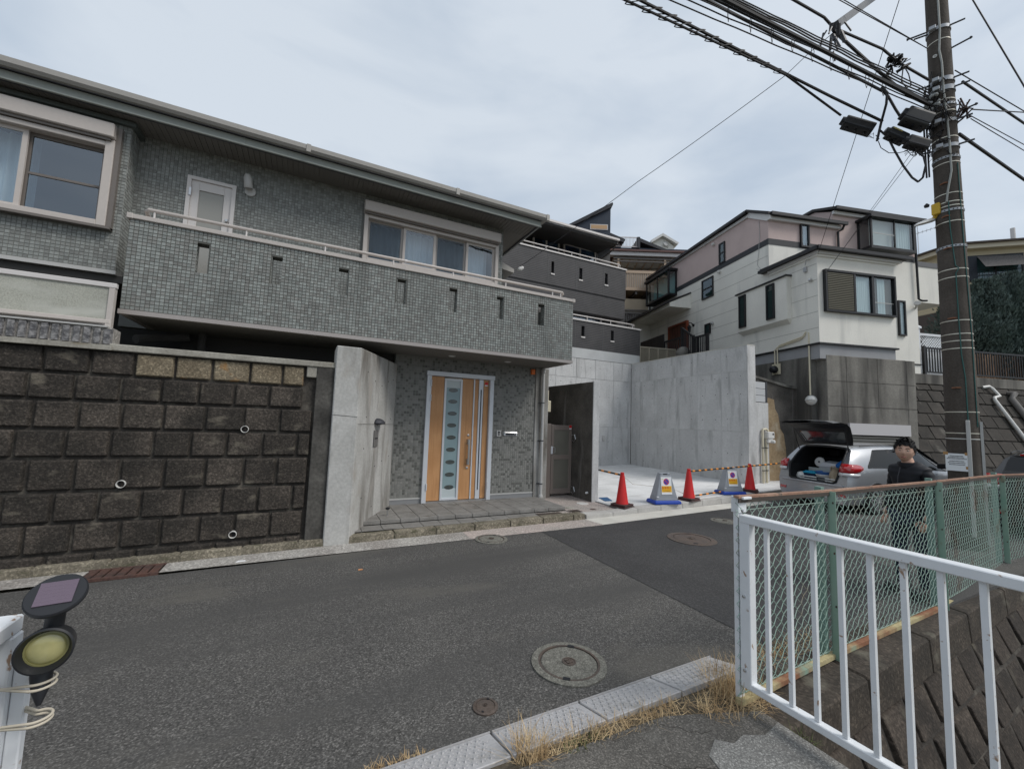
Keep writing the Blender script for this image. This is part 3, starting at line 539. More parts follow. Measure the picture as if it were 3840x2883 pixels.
obj('glazing_frame', MB().box(2.262, 2.302, y-.02, y+.03, .22, 2.47).box(2.574, 2.614, y-.02, y+.03, .22, 2.47).box(2.302, 2.574, y-.02, y+.03, 2.43, 2.47).box(2.302, 2.574, y-.02, y+.03, .22, .26), alu_silver, fd, bev=.003)
pn = obj('pane', MB().box(2.302, 2.574, y, y+.01, .43, 2.30), door_fr, fd)
obj('pane_end', MB().box(2.302, 2.574, y-.001, y+.01, .26, .43).box(2.302, 2.574, y-.001, y+.01, 2.30, 2.43), door_fr2, fd)
for z in (2.255, 2.04, 1.815, 1.595, 1.368, 1.142, .913, .683, .452):
    b = MB().lathe([(.09, 0), (.09, .004), (.082, .004), (.078, .001), (.001, .001)], (2.438, y, z), 24, (0, -1, 0)); b.v = [(a, bb, z+(c-z)*.43) for a, bb, c in b.v]
    obj('oval_light', b, oval_m, pn)
obj('slit_frame', MB().box(2.957, 2.99, y-.015, y+.04, .22, 2.495).box(3.015, 3.045, y-.015, y+.04, .22, 2.495).box(2.99, 3.015, y-.015, y+.04, .22, .38).box(2.99, 3.015, y-.015, y+.04, 2.3, 2.495), alu_silver, fd)
obj('slit_pane', MB().box(2.99, 3.015, y+.01, y+.02, .38, 2.3), black_p, fd)
hd = obj('handle', MB().box(2.762, 2.80, y-.075, y-.045, .86, 1.34), steel, fd, bev=.006)
obj('handle_bracket', MB().box(2.755, 2.775, y-.06, y, 1.24, 1.34).box(2.755, 2.775, y-.06, y, .86, .97), steel, hd)
for z in (1.415, .80): obj('lock', MB().lathe([(.022, 0), (.022, .012), (.012, .016)], (2.775, y, z), 14, (0, -1, 0)), steel, fd, smooth=.6)
for z in (2.3, 2.03, .42): obj('hinge', MB().tube([(x0-.012, y-.07, z), (x0-.012, y-.07, z+.12)], .012, 8).tube([(x1+.012, y-.07, z), (x1+.012, y-.07, z+.12)], .012, 8), alu_silver, fd)
st = obj('sticker', MB().box(3.08, 3.145, y-.003, y, 2.40, 2.455), red_p, fd)
obj('sticker_base', MB().box(3.08, 3.145, y-.0028, y, 2.375, 2.4), paper, st)
bx = obj('alarm_box', MB().box(4.09, 4.18, y-.06, y-.005, 2.69, 2.80), orange_p, house, bev=.012, seg=2)
ic = obj('intercom', MB().box(3.36, 3.452, y-.035, y-.005, 1.40, 1.52), pvc_g, house, bev=.006)
obj('camera_lens', MB().lathe([(.022, 0), (.022, .006)], (3.406, y-.035, 1.482), 14, (0, -1, 0)), black_p, ic)
obj('grille', MB().box(3.385, 3.427, y-.037, y-.035, 1.425, 1.45), dark_met, ic)
ms = obj('mail_slot', MB().box(3.52, 3.815, y-.02, y-.005, 1.42, 1.50), alu_silver, house, bev=.004)
obj('flap', MB().hexa([(3.53, y-.05, 1.47), (3.805, y-.05, 1.47), (3.805, y-.02, 1.475), (3.53, y-.02, 1.475), (3.53, y-.03, 1.498), (3.805, y-.03, 1.498), (3.805, y-.02, 1.498), (3.53, y-.02, 1.498)]), steel, ms)
obj('slot_opening', MB().box(3.56, 3.79, y-.024, y-.02, 1.43, 1.462), black_p, ms)
# gas meter at the side of the pillar, under the balcony
mb_ = thing('meter_box', 'cream meter box with a bent pipe on the side of the house pillar', 'meter', (4.58, 7.5, 2.0))
obj('case', MB().box(4.535, 4.63, YU+.02, YU+.2, 1.93, 2.17), pvc_c, mb_, bev=.012)
obj('pipe', MB().tube([(4.58, YU+.1, 2.17), (4.58, YU+.1, 2.38), (4.54, YU+.1, 2.44)], .03, 10), pvc_c, mb_, smooth=.8)

# ---------------------------------------------------------------- dark concrete block retaining wall
bw = thing('block_retaining_wall', 'dark mossy retaining wall of large concrete blocks under the grey house', 'retaining wall', (-2.5, 6.1, 0))
BY = 6.06
obj('wall_core', MB().box(-8, .30, BY+.045, 6.5, -.3, 2.40), mortar, bw)
rows = [(-.12, .16), (.165, .475), (.48, .80), (.805, 1.155), (1.16, 1.465), (1.47, 1.775), (1.78, 2.065), (2.07, 2.345)]
starts = [-.1, .12, -.07, .10, -.06, .12, -.08, .10]
for j, (z0, z1) in enumerate(rows):
    x1 = (.03, .03, .05, .05, .06, .06, -.07, -.07)[j]; first = True
    while x1 > -6.6:
        wd = random.uniform(.35, .395)
        if first: wd *= (.5, 1, .45, 1, .45, 1, 1.0, .72)[j]; first = False
        x0 = x1-wd; pr = random.uniform(-.012, .012); e = random.uniform(.013, .022)
        tan = (j == 7 and x0 > -2.1)
        ob = obj('block', MB().frus(x0+.007, x1-.007, z0+.006, z1-.006, BY+.008+pr*.5, BY+.06, e), block_tan if tan else block_m, bw, bev=.008)
        x1 = x0
obj('coping', MB().box(-2.03, .30, BY-.03, 6.5, 2.345, 2.42).box(-.05, .3, BY-.01, 6.4, 2.2, 2.345), cop_m, bw, bev=.008)
obj('pilaster', MB().box(.07, .30, BY-.02, 6.5, -.05, 2.344), mat('pilaster_mould', (.10, .095, .085), .9, c2=(.035, .033, .03), s=3, fine=.3, fs=30, st2=(.42, .41, .39), s2v=(2.5, 2.5, 1.2), s2lo=.62, s2hi=.8), bw, bev=.006)
for x, z in ((-.687, 1.501), (-1.80, .873), (-.713, .232)):
    pw = obj('weep_pipe', MB().lathe([(.037, 0), (.042, 0), (.042, .045), (.037, .045), (.037, 0)], (x, BY+.03, z), 18, (0, -1, 0)), pvc_w, bw, smooth=.6)
    obj('pipe_hole', MB().disc((x, BY+.028, z), (0, -1, 0), .039), dark_in, pw)
# ribbed parapet on top, perforated panel fence and the air conditioner behind it
rp = thing('ribbed_parapet', 'low parapet of ribbed rough concrete on the left end of the block wall', 'parapet', (-4, 6.1, 2.4))
rib_m = mat('ribbed_concrete', (.245, .24, .24), .95, c2=(.10, .10, .105), s=24, lo=.4, hi=.62, fine=.3, fs=30, bump=1.0, bs=38)
obj('parapet_core', MB().box(-8, -2.03, BY-.01, 6.3, 2.35, 2.595), conc_gutter, rp)
obj('ledge', MB().box(-8, -2.0, BY-.05, BY+.1, 2.345, 2.40), cop_m, rp)
x = -5.5
while x < -2.06:
    obj('rib', MB().frus(x+.008, x+.074, 2.402, 2.59, BY-.035, BY+.02, .009), rib_m, rp); x += .083
obj('parapet_cap', MB().box(-8, -2.06, BY-.04, 6.3, 2.596, 2.612), pvc_g, rp)
pf = thing('panel_fence', 'beige perforated metal panel fence on top of the ribbed parapet', 'fence', (-4, 6.2, 2.6))
perf = mat('perforated_panel', (.40, .40, .345), .55, c2=(.33, .33, .285), s=2, fine=.25, fs=85, st2=(.47, .47, .42), s2v=(1.5, 1, 5), s2lo=.5, s2hi=.65)
obj('top_rail', MB().box(-8, -2.06, 6.13, 6.19, 3.07, 3.125), alu_pale, pf, bev=.005)
obj('bottom_rail', MB().box(-8, -2.08, 6.13, 6.19, 2.655, 2.70), alu_beige, pf, bev=.005)
for x in (-7.4, -5.6, -3.85): obj('fence_post', MB().box(x-.03, x+.03, 6.19, 6.24, 2.61, 3.1), alu_beige, pf)
obj('fence_post', MB().box(-2.12, -2.07, 6.135, 6.2, 2.612, 3.07), alu_beige, pf)
obj('panel', MB().box(-8, -2.12, 6.15, 6.165, 2.70, 3.07), perf, pf)
ac = thing('air_conditioner', 'pale outdoor air conditioner unit showing through the perforated fence', 'air conditioner', (-2.7, 6.35, 2.6))
obj('case', MB().box(-3.1, -2.2, 6.26, 6.55, 2.64, 3.04), alu_pale, ac, bev=.015)
b = MB()
for i in range(14): b.box(-3.02, -2.45, 6.245, 6.26, 2.68+.024*i, 2.69+.024*i)
obj('grille', b, pvc_g, ac)
obj('feet', MB().box(-3.0, -2.9, 6.28, 6.5, 2.6, 2.64).box(-2.4, -2.3, 6.28, 6.5, 2.6, 2.64), dark_met, ac)
# ---------------------------------------------------------------- angled concrete pier beside the porch
pr = thing('concrete_pier', 'angled light concrete wall with dark rain streaks beside the front porch', 'concrete wall', (.6, 6.2, .1))
PA, PB, PC, PD = (.29, 5.99), (.612, 5.99), (1.375, 7.44), (.31, 7.44)
def vprism(poly, z0, z1, name, m, parent, **k):
    return obj(name, MB().prism([(x, y, z0) for x, y in poly], (0, 0, z1-z0)), m, parent, **k)
vprism([PA, PB, PC, (1.335, 7.46), (.9, 7.46), (.29, 6.5)], 0, 2.655, 'pier_wall', conc_pier, pr, bev=.012)
ud = Vector((PC[0]-PB[0], PC[1]-PB[1], 0)).normalized(); nd = Vector((ud.y, -ud.x, 0))
def pier(t, z, off=0): return Vector((PB[0], PB[1], 0))+ud*t+nd*off+Vector((0, 0, z))
b = MB()
for t, z in ((.32, .55), (.30, 1.25), (.32, 1.7), (.78, .95), (1.1, 1.0), (1.42, 1.05), (1.15, 1.62), (1.42, 1.68), (.9, 2.2), (1.2, 2.3), (.6, 2.25), (1.45, 2.35), (.28, 2.35), (.75, .35)):
    b.lathe([(.011, -.01), (.011, .0015), (.002, .0015)], pier(t, z, .0), 10, nd)
obj('tie_hole', b, dark_in, pr, kind='stuff')
obj('joint', MB().bar(pier(.03, 1.6, .0), pier(1.62, 1.585, .0), .008, .005).bar((.29, 5.989, 1.72), (.61, 5.989, 1.70), .008, .004), conc_old, pr)
npl = thing('name_plate', 'grey metal name plate on the angled concrete wall below the small hooded lamp', 'name plate', tuple(pier(.75, 1.38, .02)))
M_ = frame3(pier(.735, 1.378, .012), ud, (0, 0, 1))
b = MB().box(-.085, .085, -.125, .125, -.006, .006).xform(M_); obj('plate', b, mat('plate_grey', (.15, .145, .14), .4, spec=.5), npl, bev=.002)
b = MB(); random.seed(3)
for i in range(5):
    cx = -.052+.026*i
    for dx, dz, w, h in ((-.006, 0, .003, .02), (.006, 0, .003, .02), (0, .008, .018, .003), (0, -.001, .016, .003), (0, -.009, .018, .003)): b.box(cx+dx-w/2, cx+dx+w/2, dz-h/2, dz+h/2, .0062, .008)
b.xform(M_); obj('engraved_characters', b, ink, npl, kind='stuff')
lm = thing('wall_lamp', 'small black hooded lamp on the angled concrete wall above the name plate', 'wall lamp', tuple(pier(.78, 1.63, .03)))
M_ = frame3(pier(.79, 1.60, .0), ud, (0, 0, 1))
b = MB(); n = 12                                # quarter-dome hood
vs = []; 
for j in range(7):
    a = pi/2*j/6
    for i in range(n+1): q = pi*i/n; vs.append((.14*cos(q)*cos(a*.98), .085*sin(a), .12*sin(q)*cos(a*.98)+.0))
b.add(vs, [(j*(n+1)+i, j*(n+1)+i+1, (j+1)*(n+1)+i+1, (j+1)*(n+1)+i) for j in range(6) for i in range(n)])
b.xform(M_); o = obj('hood', b, mat('lamp_black', (.045, .047, .055), .6), lm, smooth=True)
sm = o.modifiers.new('thick', 'SOLIDIFY'); sm.thickness = .006
obj('lamp_base', MB().box(-.05, .05, -.015, .03, 0, .05).xform(M_), dark_met, lm)
spk = thing('garden_stake', 'short metal stake with a black knob at the foot of the angled concrete wall', 'stake', (1.2, 6.68, .19))
obj('rod', MB().tube([(1.21, 6.66, .19), (1.21, 6.66, .29)], .012, 10), steel, spk); obj('knob', MB().lathe([(.02, 0), (.034, .01), (.034, .025), (.015, .035)], (1.21, 6.66, .285), 12), black_p, spk, smooth=.6)

# ---------------------------------------------------------------- gate wall and gate
gw = thing('gate_wall', 'free standing blackened concrete wall with a pale end beside the bronze gate', 'concrete wall', (5.35, 8, .1))
obj('wall_panel', MB().box(5.275, 5.42, 6.875, 11.55, 0, 2.585), conc_dark, gw)
obj('wall_end', MB().box(5.268, 5.426, 6.85, 6.876, 0, 2.60), conc_new, gw, bev=.006)
obj('wall_side', MB().box(5.421, 5.427, 6.88, 11.5, 0, 2.58), conc_new, gw)
obj('drain_stub', MB().tube([(5.28, 7.0, .30), (5.22, 6.98, .30)], .022, 10), paper, gw)
gt = thing('garden_gate', 'bronze metal gate with two grey panels between the house pillar and the gate wall', 'gate', (5.0, 7.6, .14))
gy = 7.6
obj('gate_post', MB().box(4.57, 4.715, gy-.03, gy+.06, .13, 1.685), alu_gate, gt, bev=.004)
obj('gate_frame', MB().box(4.74, 4.81, gy, gy+.045, .19, 1.67).box(5.2, 5.27, gy, gy+.045, .19, 1.67).box(4.81, 5.2, gy, gy+.045, 1.55, 1.66).box(4.81, 5.2, gy, gy+.045, .19, .30).box(4.81, 5.2, gy, gy+.045, .92, 1.02), alu_gate, gt, bev=.004)
obj('gate_panel', MB().box(4.81, 5.2, gy+.015, gy+.03, 1.02, 1.55), gate_pan, gt); obj('gate_panel', MB().box(4.81, 5.2, gy+.015, gy+.03, .30, .92), gate_pan, gt)
lk = obj('lock_plate', MB().box(4.715, 4.765, gy-.035, gy, 1.04, 1.20), alu_silver, gt, bev=.004)
obj('lever', MB().tube([(4.765, gy-.03, 1.19), (4.79, gy-.07, 1.18), (4.79, gy-.07, 1.07), (4.765, gy-.03, 1.06)], .009, 8), steel, lk)
obj('sticker', MB().box(5.195, 5.255, gy-.004, gy, 1.60, 1.66), red_p, gt); obj('sticker_base', MB().box(5.195, 5.255, gy-.004, gy, 1.575, 1.60), paper, gt)
for z in (1.45, .33): obj('hinge', MB().tube([(5.277, gy+.02, z), (5.277, gy-.03, z), (5.262, gy-.12, z+.01), (5.262, gy-.15, z-.08), (5.262, gy-.08, z-.14), (5.277, gy-.02, z-.12)], .011, 8), steel, gt, smooth=.8)

# ---------------------------------------------------------------- pale concrete retaining walls round the parking slab
rt = thing('retaining_wall', 'pale new concrete retaining wall with panel joints round the parking slab', 'retaining wall', (10.5, 9, .3))
da = .0531; dv = Vector((sin(da), cos(da), 0)); nv = Vector((-cos(da), sin(da), 0)); C0 = Vector((10.61, 11.57, 0))
def rwp(t, z, off=0): return C0+dv*t+nv*off+Vector((0, 0, z))
ts = [0, -.48, -1.32, -2.16, -3.0, -3.84, -4.64]; zs = [0, 1.64, 3.265, 3.945]
def slabbox(P, t0, t1, z0, z1, o0, o1): return MB().hexa([P(t0, z0, o0), P(t1, z0, o0), P(t1, z0, o1), P(t0, z0, o1), P(t0, z1, o0), P(t1, z1, o0), P(t1, z1, o1), P(t0, z1, o1)])
obj('wall_core', slabbox(rwp, 0, -4.63, 0, 3.935, -.30, -.006), conc_new, rt)
tie = MB()
for i in range(6):
    for j in range(3):
        obj('concrete_panel', slabbox(rwp, ts[i]-.004, ts[i+1]+.004, zs[j]+.004, zs[j+1]-.004, -.05, random.uniform(0, .003)), conc_new, rt, bev=.004)
        ww = abs(ts[i+1]-ts[i])
        for fx in ((.25, .75) if ww > .6 else (.5,)):
            for z in ((.5, 1.05) if j == 0 else (1.95, 2.65, 3.12) if j == 1 else (3.7,)):
                random.random() < .8 and tie.lathe([(.013, -.005), (.013, .005), (.010, .005), (.009, .0045), (.001, .0045)], rwp(ts[i]+(ts[i+1]-ts[i])*fx+random.uniform(-.02, .02), z+random.uniform(-.02, .02)), 8, nv)
obj('wall_end', slabbox(rwp, -4.63, -4.66, 0, 3.95, -.305, .004), conc_new, rt, bev=.006)
obj('wall_cap', slabbox(rwp, 0, -4.665, 3.945, 3.965, -.31, .005), conc_white, rt)
bz = [0, 1.61, 3.27, 3.95]; bxs = [10.6, 9.78, 8.96, 8.14, 7.32, 6.5, 5.68, 4.86]
obj('wall_core', MB().box(4.86, 10.6, 11.58, 11.9, 0, 3.94), conc_new, rt)
for i in range(7):
    for j in range(3):
        obj('concrete_panel', MB().box(bxs[i+1]+.005, bxs[i]-.005, 11.57-random.uniform(0, .003), 11.62, bz[j]+.006, bz[j+1]-.006), conc_new, rt, bev=.004)
        for fx in (.25, .75):
            for z in ((.5, 1.1) if j == 0 else (1.95, 2.65, 3.1) if j == 1 else (3.65,)):
                random.random() < .75 and tie.lathe([(.013, -.005), (.013, .005), (.001, .0045)], (bxs[i]-.82*fx, 11.57, z+random.uniform(-.02, .02)), 8, (0, -1, 0))
obj('tie_hole', tie, mat('tie_hole_grey', (.13, .13, .13), .9), rt, kind='stuff')
obj('foundation_band', MB().box(4.9, 11.0, 11.56, 11.9, 3.955, 4.30), mat('foundation_pale', (.50, .51, .51), .85, c2=(.44, .45, .45), s=2, fine=.05), rt)
sk = obj('socket_box', MB().box(9.31, 9.40, 11.52, 11.57, 1.12, 1.32), pvc_g, rt, bev=.01)
# low wing wall beyond its end, upper slabs, with the gas meter
lw = thing('low_concrete_wall', 'narrow concrete wing wall with three smooth slabs on top beside the tan rough wall', 'concrete wall', (11, 7, .2))
obj('wall_panel', MB().box(10.665, 11.30, 6.97, 7.2, .1, 2.44), conc_new, lw, bev=.005)
for i in range(3): obj('slab', MB().box(10.67, 11.23, 7.0, 7.15, 2.46+.185*i, 2.635+.185*i), mat('slab_smooth', (.47, .48, .49), .7, fine=.04, ob=.05), lw, bev=.004)
obj('edge_post', MB().box(11.24, 11.30, 6.99, 7.2, 2.445, 3.03), dark_met, lw)
gm = thing('gas_meter', 'white gas meter with two cream pipes running down the low concrete wall', 'gas meter', (11.1, 6.9, .25))
for x in (10.95, 11.10): 
    obj('pipe', MB().tube([(x, 6.92, .26), (x, 6.92, 1.66)] + ([(x+.02, 6.92, 1.72), (x+.16, 6.92, 1.73), (11.2, 6.92, 1.68)] if x < 11 else []), .028, 10), pvc_c, gm, smooth=.8)
    for z in (.62, 1.22): obj('clamp', MB().box(x-.04, x+.04, 6.885, 6.93, z, z+.02), dark_met, gm)
obj('meter_body', MB().box(11.05, 11.33, 6.83, 6.96, 1.48, 1.66).box(11.08, 11.3, 6.85, 6.96, 1.36, 1.48).lathe([(.05, 0), (.05, .1)], (11.25, 6.88, 1.40), 12, (0, -1, 0)), pvc_w, gm, bev=.015)
obj('meter_dial', MB().disc((11.26, 6.828, 1.60), (0, -1, 0), .03), black_p, gm)
# dark sloping wing wall and rough tan face
ww_ = thing('stained_wing_wall', 'blackened wing wall with a sloping top and a broken tan patch beside the garage', 'concrete wall', (12, 7.2, .2))
obj('wing_wall', MB().add([(10.7, 7.25, .1), (12.72, 6.95, .1), (12.72, 6.95, 2.95), (12.2, 7.0, 2.98), (10.7, 7.25, 3.24), (10.7, 7.55, .1), (12.72, 7.25, .1), (12.72, 7.25, 2.95), (12.2, 7.3, 2.98), (10.7, 7.55, 3.24)],
    [(0, 1, 2, 3, 4), (9, 8, 7, 6, 5), (0, 5, 6, 1), (1, 6, 7, 2), (2, 7, 8, 3), (3, 8, 9, 4), (4, 9, 5, 0)]), conc_dark, ww_)
obj('wing_cap', MB().add([(10.69, 7.2, 3.26), (12.2, 6.95, 3.0), (12.74, 6.9, 2.97), (12.74, 7.3, 2.97), (12.2, 7.35, 3.0), (10.69, 7.6, 3.26), (10.69, 7.2, 3.2), (12.2, 6.95, 2.93), (12.74, 6.9, 2.90), (12.74, 7.3, 2.9), (12.2, 7.35, 2.93), (10.69, 7.6, 3.2)],
    [(0, 1, 4, 5), (1, 2, 3, 4), (0, 6, 7, 1), (1, 7, 8, 2), (2, 8, 9, 3), (6, 11, 10, 7), (7, 10, 9, 8), (0, 5, 11, 6)]), conc_old, ww_)
tanm = mat('rough_tan', (.38, .285, .175), .95, c2=(.27, .19, .11), s=2, fine=.2, fs=15, bump=.8, bs=14, st2=(.45, .38, .28), s2v=(3, 3, 2), s2lo=.55, s2hi=.7)
pts = [(11.31, .1), (11.31, 2.60), (11.55, 2.60), (11.72, 2.56), (11.75, 2.3), (11.86, 2.15), (11.93, 1.75), (12.05, 1.6), (12.12, 1.2), (12.15, .1)]
wy = lambda x: 7.25-.3*(x-10.7)/2.02
obj('rough_patch', MB().prism([(x, wy(x)-.035, z) for x, z in pts], (0, .05, 0)), tanm, ww_)

# ---------------------------------------------------------------- dark house above the back wall
sid = mat('dark_siding', (.062, .060, .062), .6, fine=.12, fs=14, spec=.35, waves=(5.2, .45, 1.2), c2=(.050, .049, .051), s=3)
sid_j = mat('siding_joint', (.10, .10, .102), .7)
dh = thing('dark_house', 'charcoal sided house with two slotted balconies above the pale retaining wall', 'house', (8, 13, 4.3))
obj('wall', MB().box(3.5, 10.72, 13.0, 20, 4.3, 9.15).box(3.5, 11.0, 12.9, 13.0, 4.3, 4.4), sid, dh)
def dbal(name, x0, x1, z0, z1, sl_):
    o = wallrects(name, x0, x1, z0, z1, sl_, 11.57, .14, sid, dh)
    obj('return_wall', MB().box(x1-.14, x1, 11.71, 13.0, z0, z1), sid, o)
    obj('coping', MB().box(x0, x1+.03, 11.54, 11.74, z1, z1+.05).box(x1-.16, x1+.03, 11.74, 13, z1, z1+.05), alu_pale, o)
    obj('floor', MB().box(x0, x1-.01, 11.7, 13.0, z0+.02, z0+.2), soffit_m, o)
    for a, bb, c, d in sl_: 
        obj('slot_sill', MB().box(a-.02, bb+.02, 11.55, 11.72, c-.045, c), alu_pale, o)
        obj('slot_back', MB().box(a-.1, bb+.1, 11.86, 11.9, c-.1, d+.1), dark_in, o)
    r = obj('handrail', MB().tube([(x0, 11.64, z1+.2), (x1-.25, 11.64, z1+.2), (x1-.12, 11.75, z1+.2), (x1-.12, 12.1, z1+.2)], .022, 8), alu_pale, o, smooth=.8)
    x = x1-.3
    while x > x0: obj('rail_post', MB().tube([(x, 11.64, z1+.04), (x, 11.64, z1+.2)], .014, 6), alu_pale, r); x -= 1.05
    for x in (6.9, 8.05, 9.25): 
        if x < x1-.3: obj('siding_joint', MB().box(x, x+.015, 11.564, 11.571, z0+.01, z1-.01), sid_j, o)
    return o
P_ = lambda x, y: on_y(x*K2+859.4*0, y, 11.57)
dbal('upper_balcony', 3.5, 10.30, 5.33+1.0, 7.46, [(7.04, 7.15, 6.73, 7.15), (8.19, 8.32, 6.73, 7.15), (9.32, 9.45, 6.75, 7.17)])
obj('wall_return', MB().box(3.5, 10.29, 11.6, 13.0, 5.6, 6.33).box(8.6, 10.29, 12.0, 13.0, 4.3, 5.7), sid, dh)
dbal('lower_balcony', 7.5, 11.02, 4.30, 5.27, [(8.33, 8.46, 4.72, 5.10), (9.63, 9.76, 4.72, 5.10)])
def dwin(x0, x1, z0, z1, y, ztop):
    f = obj('window', MB().box(x0, x0+.05, y-.06, y+.03, z0, z1).box(x1-.05, x1, y-.06, y+.03, z0, z1).box(x0+.05, x1-.05, y-.06, y+.03, z0, z0+.05).box(x0+.05, x1-.05, y-.06, y+.03, z1-.05, z1).box((x0+x1)/2-.03, (x0+x1)/2+.03, y-.05, y+.03, z0+.05, z1-.05), alu_pale, dh)
    obj('shutter_box', MB().box(x0-.02, x1+.02, y-.16, y+.01, z1+.005, ztop), alu_beige, f)
    obj('pane', MB().box(x0+.05, x1-.05, y-.02, y-.012, z0+.05, z1-.05), glass('window_glass_blue', (.45, .55, .64), .2), f)
    curtain('curtain', x0+.4 if x1-x0 < 1.4 else x0+.75, x1-.08, y+.0, z0+.05, z1-.06, curt, f, .012, .12)
    obj('room_back', MB().box(x0+.05, x1-.05, y+.03, y+.04, z0+.05, z1-.05), mat('sky_reflection_blue', (.12, .21, .33), .8), f)  # sheet behind the pane; the glass's blue sky reflection painted into its colour
YD = 12.92
dwin(7.02, 8.17, 7.4, 8.62, YD, 8.86); dwin(8.37, 9.9, 7.4, 8.60, YD, 8.87)
dwin(5.2, 6.6, 7.4, 8.62, YD, 8.86)
obj('lower_room', MB().box(6.0, 10.6, 11.98, 12.0, 5.3, 6.4), sid, dh)
dwin(8.15, 9.48, 5.30, 6.05, 11.97, 6.27)
obj('shutter_box', MB().box(6.55, 8.0, 11.75, 12.0, 5.48, 5.66), alu_beige, dh)
obj('wall_slit_frame', MB().box(9.98, 10.02, 12.9, 13.0, 7.5, 8.6), alu_brown, dh)
obj('roof', MB().add([(3, 11.35, 8.27), (9.72, 11.35, 8.27), (11.0, 13.0, 9.1), (11.0, 18, 9.1), (3, 18, 9.3), (3, 11.35, 8.35), (9.72, 11.35, 8.35), (11.0, 13.0, 9.18), (11.0, 18, 9.18), (3, 18, 9.38)],
    [(0, 1, 2, 3, 4), (5, 9, 8, 7, 6), (0, 5, 6, 1), (1, 6, 7, 2), (2, 7, 8, 3), (3, 8, 9, 4), (4, 9, 5, 0)]), mat('dark_soffit', (.05, .047, .045), .7), dh)
obj('gutter', MB().bar((3, 11.30, 8.37), (9.72, 11.30, 8.40), .10, .07), alu_pale, dh)
obj('downpipe', MB().tube([(9.7, 11.35, 8.36), (9.95, 11.9, 8.3), (10.05, 12.8, 8.25), (10.05, 12.86, 7.5)], .025, 8), alu_brown, dh, smooth=.8)
struct('hill', MB().box(4.0, 60, 12.2, 90, -2, 3.9).box(-40, 4.0, 12.2, 90, -2, 3.0).hexa([(12, 30, 3.9), (60, 20, 3.9), (60, 90, 3.9), (0, 90, 3.9), (12, 30, 9), (60, 20, 9), (60, 90, 11), (0, 90, 11)]), earth)
# ---------------------------------------------------------------- white and pink house (local axes: x along its street face, y into depth)
db = .277322; WO = (12.34, 6.18)
white_w = mat('white_siding', (.80, .78, .715), .75, c2=(.74, .72, .66), s=1.2, fine=.05, fs=30, st=(.58, .57, .53), stv=(2.2, 2.2, .35), slo=.58, shi=.8, bump=.25, bs=35)
pink_w = mat('pink_stucco', (.57, .455, .425), .85, c2=(.53, .42, .395), s=2, fine=.06, fs=40, bump=.25, bs=40)
band_m = mat('black_band', (.030, .032, .036), .55)
black_f = mat('black_frame', (.016, .016, .018), .45)
roof_b = mat('roof_dark', (.036, .033, .033), .65, fine=.15, fs=12)
white_t = mat('white_trim', (.66, .65, .63), .6)
found_m = mat('foundation_grey', (.33, .335, .345), .85, c2=(.29, .29, .30), s=2, fine=.06)
wh = thing('white_house', 'white and pink house with black trim standing above the garage', 'house', (*WO, 3.8), -db, local=True)
Z0 = 3.8                                        # local z = world z - 3.8
def lb(*a): x0, x1, y0, y1, z0, z1 = a; return (x0, x1, y0, y1, z0-Z0, z1-Z0)
obj('wall', MB().box(*lb(0, 2.60, 0, 9.3, 4.13, 6.70)).box(*lb(0, 5.8, 1.66, 9.3, 6.70, 7.61)).box(*lb(2.60, 5.8, 1.66, 9.3, 3.7, 6.70)), white_w, wh)
# cladding joints: shallow courses along the side wall
for z in (4.55, 5.0, 5.45, 5.9, 6.35, 6.8, 7.25):
    obj('cladding_joint', MB().box(*lb(-.004, .002, 1.7 if z > 6.7 else .02, 9.2, z-.006, z+.006)), mat('joint_grey', (.40, .385, .35), .9), wh)
obj('upper_wall', MB().prism([(0, y, z-Z0) for y, z in ((1.66, 7.80), (1.66, 8.50), (2.42, 8.95), (9.3, 8.92), (9.3, 7.80))], (2.6, 0, 0)), pink_w, wh)
obj('tower_wall', MB().prism([(2.46, y, z-Z0) for y, z in ((1.655, 7.80), (1.655, 9.0), (2.3, 9.3), (7, 9.3), (7, 7.80))], (3.34, 0, 0)), pink_w, wh)
obj('band', MB().box(*lb(-.015, 5.815, 1.645, 9.31, 7.61, 7.80)), band_m, wh)
obj('foundation', MB().box(*lb(.03, 2.57, .03, 9.2, 3.7, 4.10)).box(*lb(2.57, 5.77, 1.70, 9.2, 3.0, 4.05)), found_m, wh)
obj('base_trim', MB().box(*lb(-.03, 2.63, -.03, 9.2, 4.09, 4.135)).box(*lb(2.63, 5.83, 1.63, 9.2, 4.05, 4.085)), black_f, wh)
# annex roof and its eaves
obj('annex_roof', MB().add([(-.10, -.12, 6.69-Z0), (2.92, -.12, 6.69-Z0), (2.92, 1.9, 6.69-Z0), (-.10, 1.9, 6.69-Z0), (-.13, -.15, 6.78-Z0), (2.95, -.15, 6.78-Z0), (2.95, 1.9, 7.1-Z0), (-.13, 1.9, 6.84-Z0), (.7, 1.66, 7.25-Z0)],
    [(0, 3, 2, 1), (0, 1, 5, 4), (1, 2, 6, 5), (0, 4, 7, 3), (4, 5, 6, 8), (4, 8, 7), (2, 3, 7, 8, 6)]), roof_b, wh)
obj('annex_gutter', MB().bar((-.18, -.19, 6.73-Z0), (3.0, -.19, 6.73-Z0), .08, .09).bar((-.17, -.19, 6.73-Z0), (-.17, 1.9, 6.73-Z0), .08, .09), black_f, wh)
obj('annex_soffit', MB().box(*lb(-.075, 2.80, -.085, 1.65, 6.61, 6.688)), white_t, wh)
obj('cornice', MB().box(*lb(-.035, 2.64, -.035, 1.64, 6.55, 6.608)), white_w, wh)
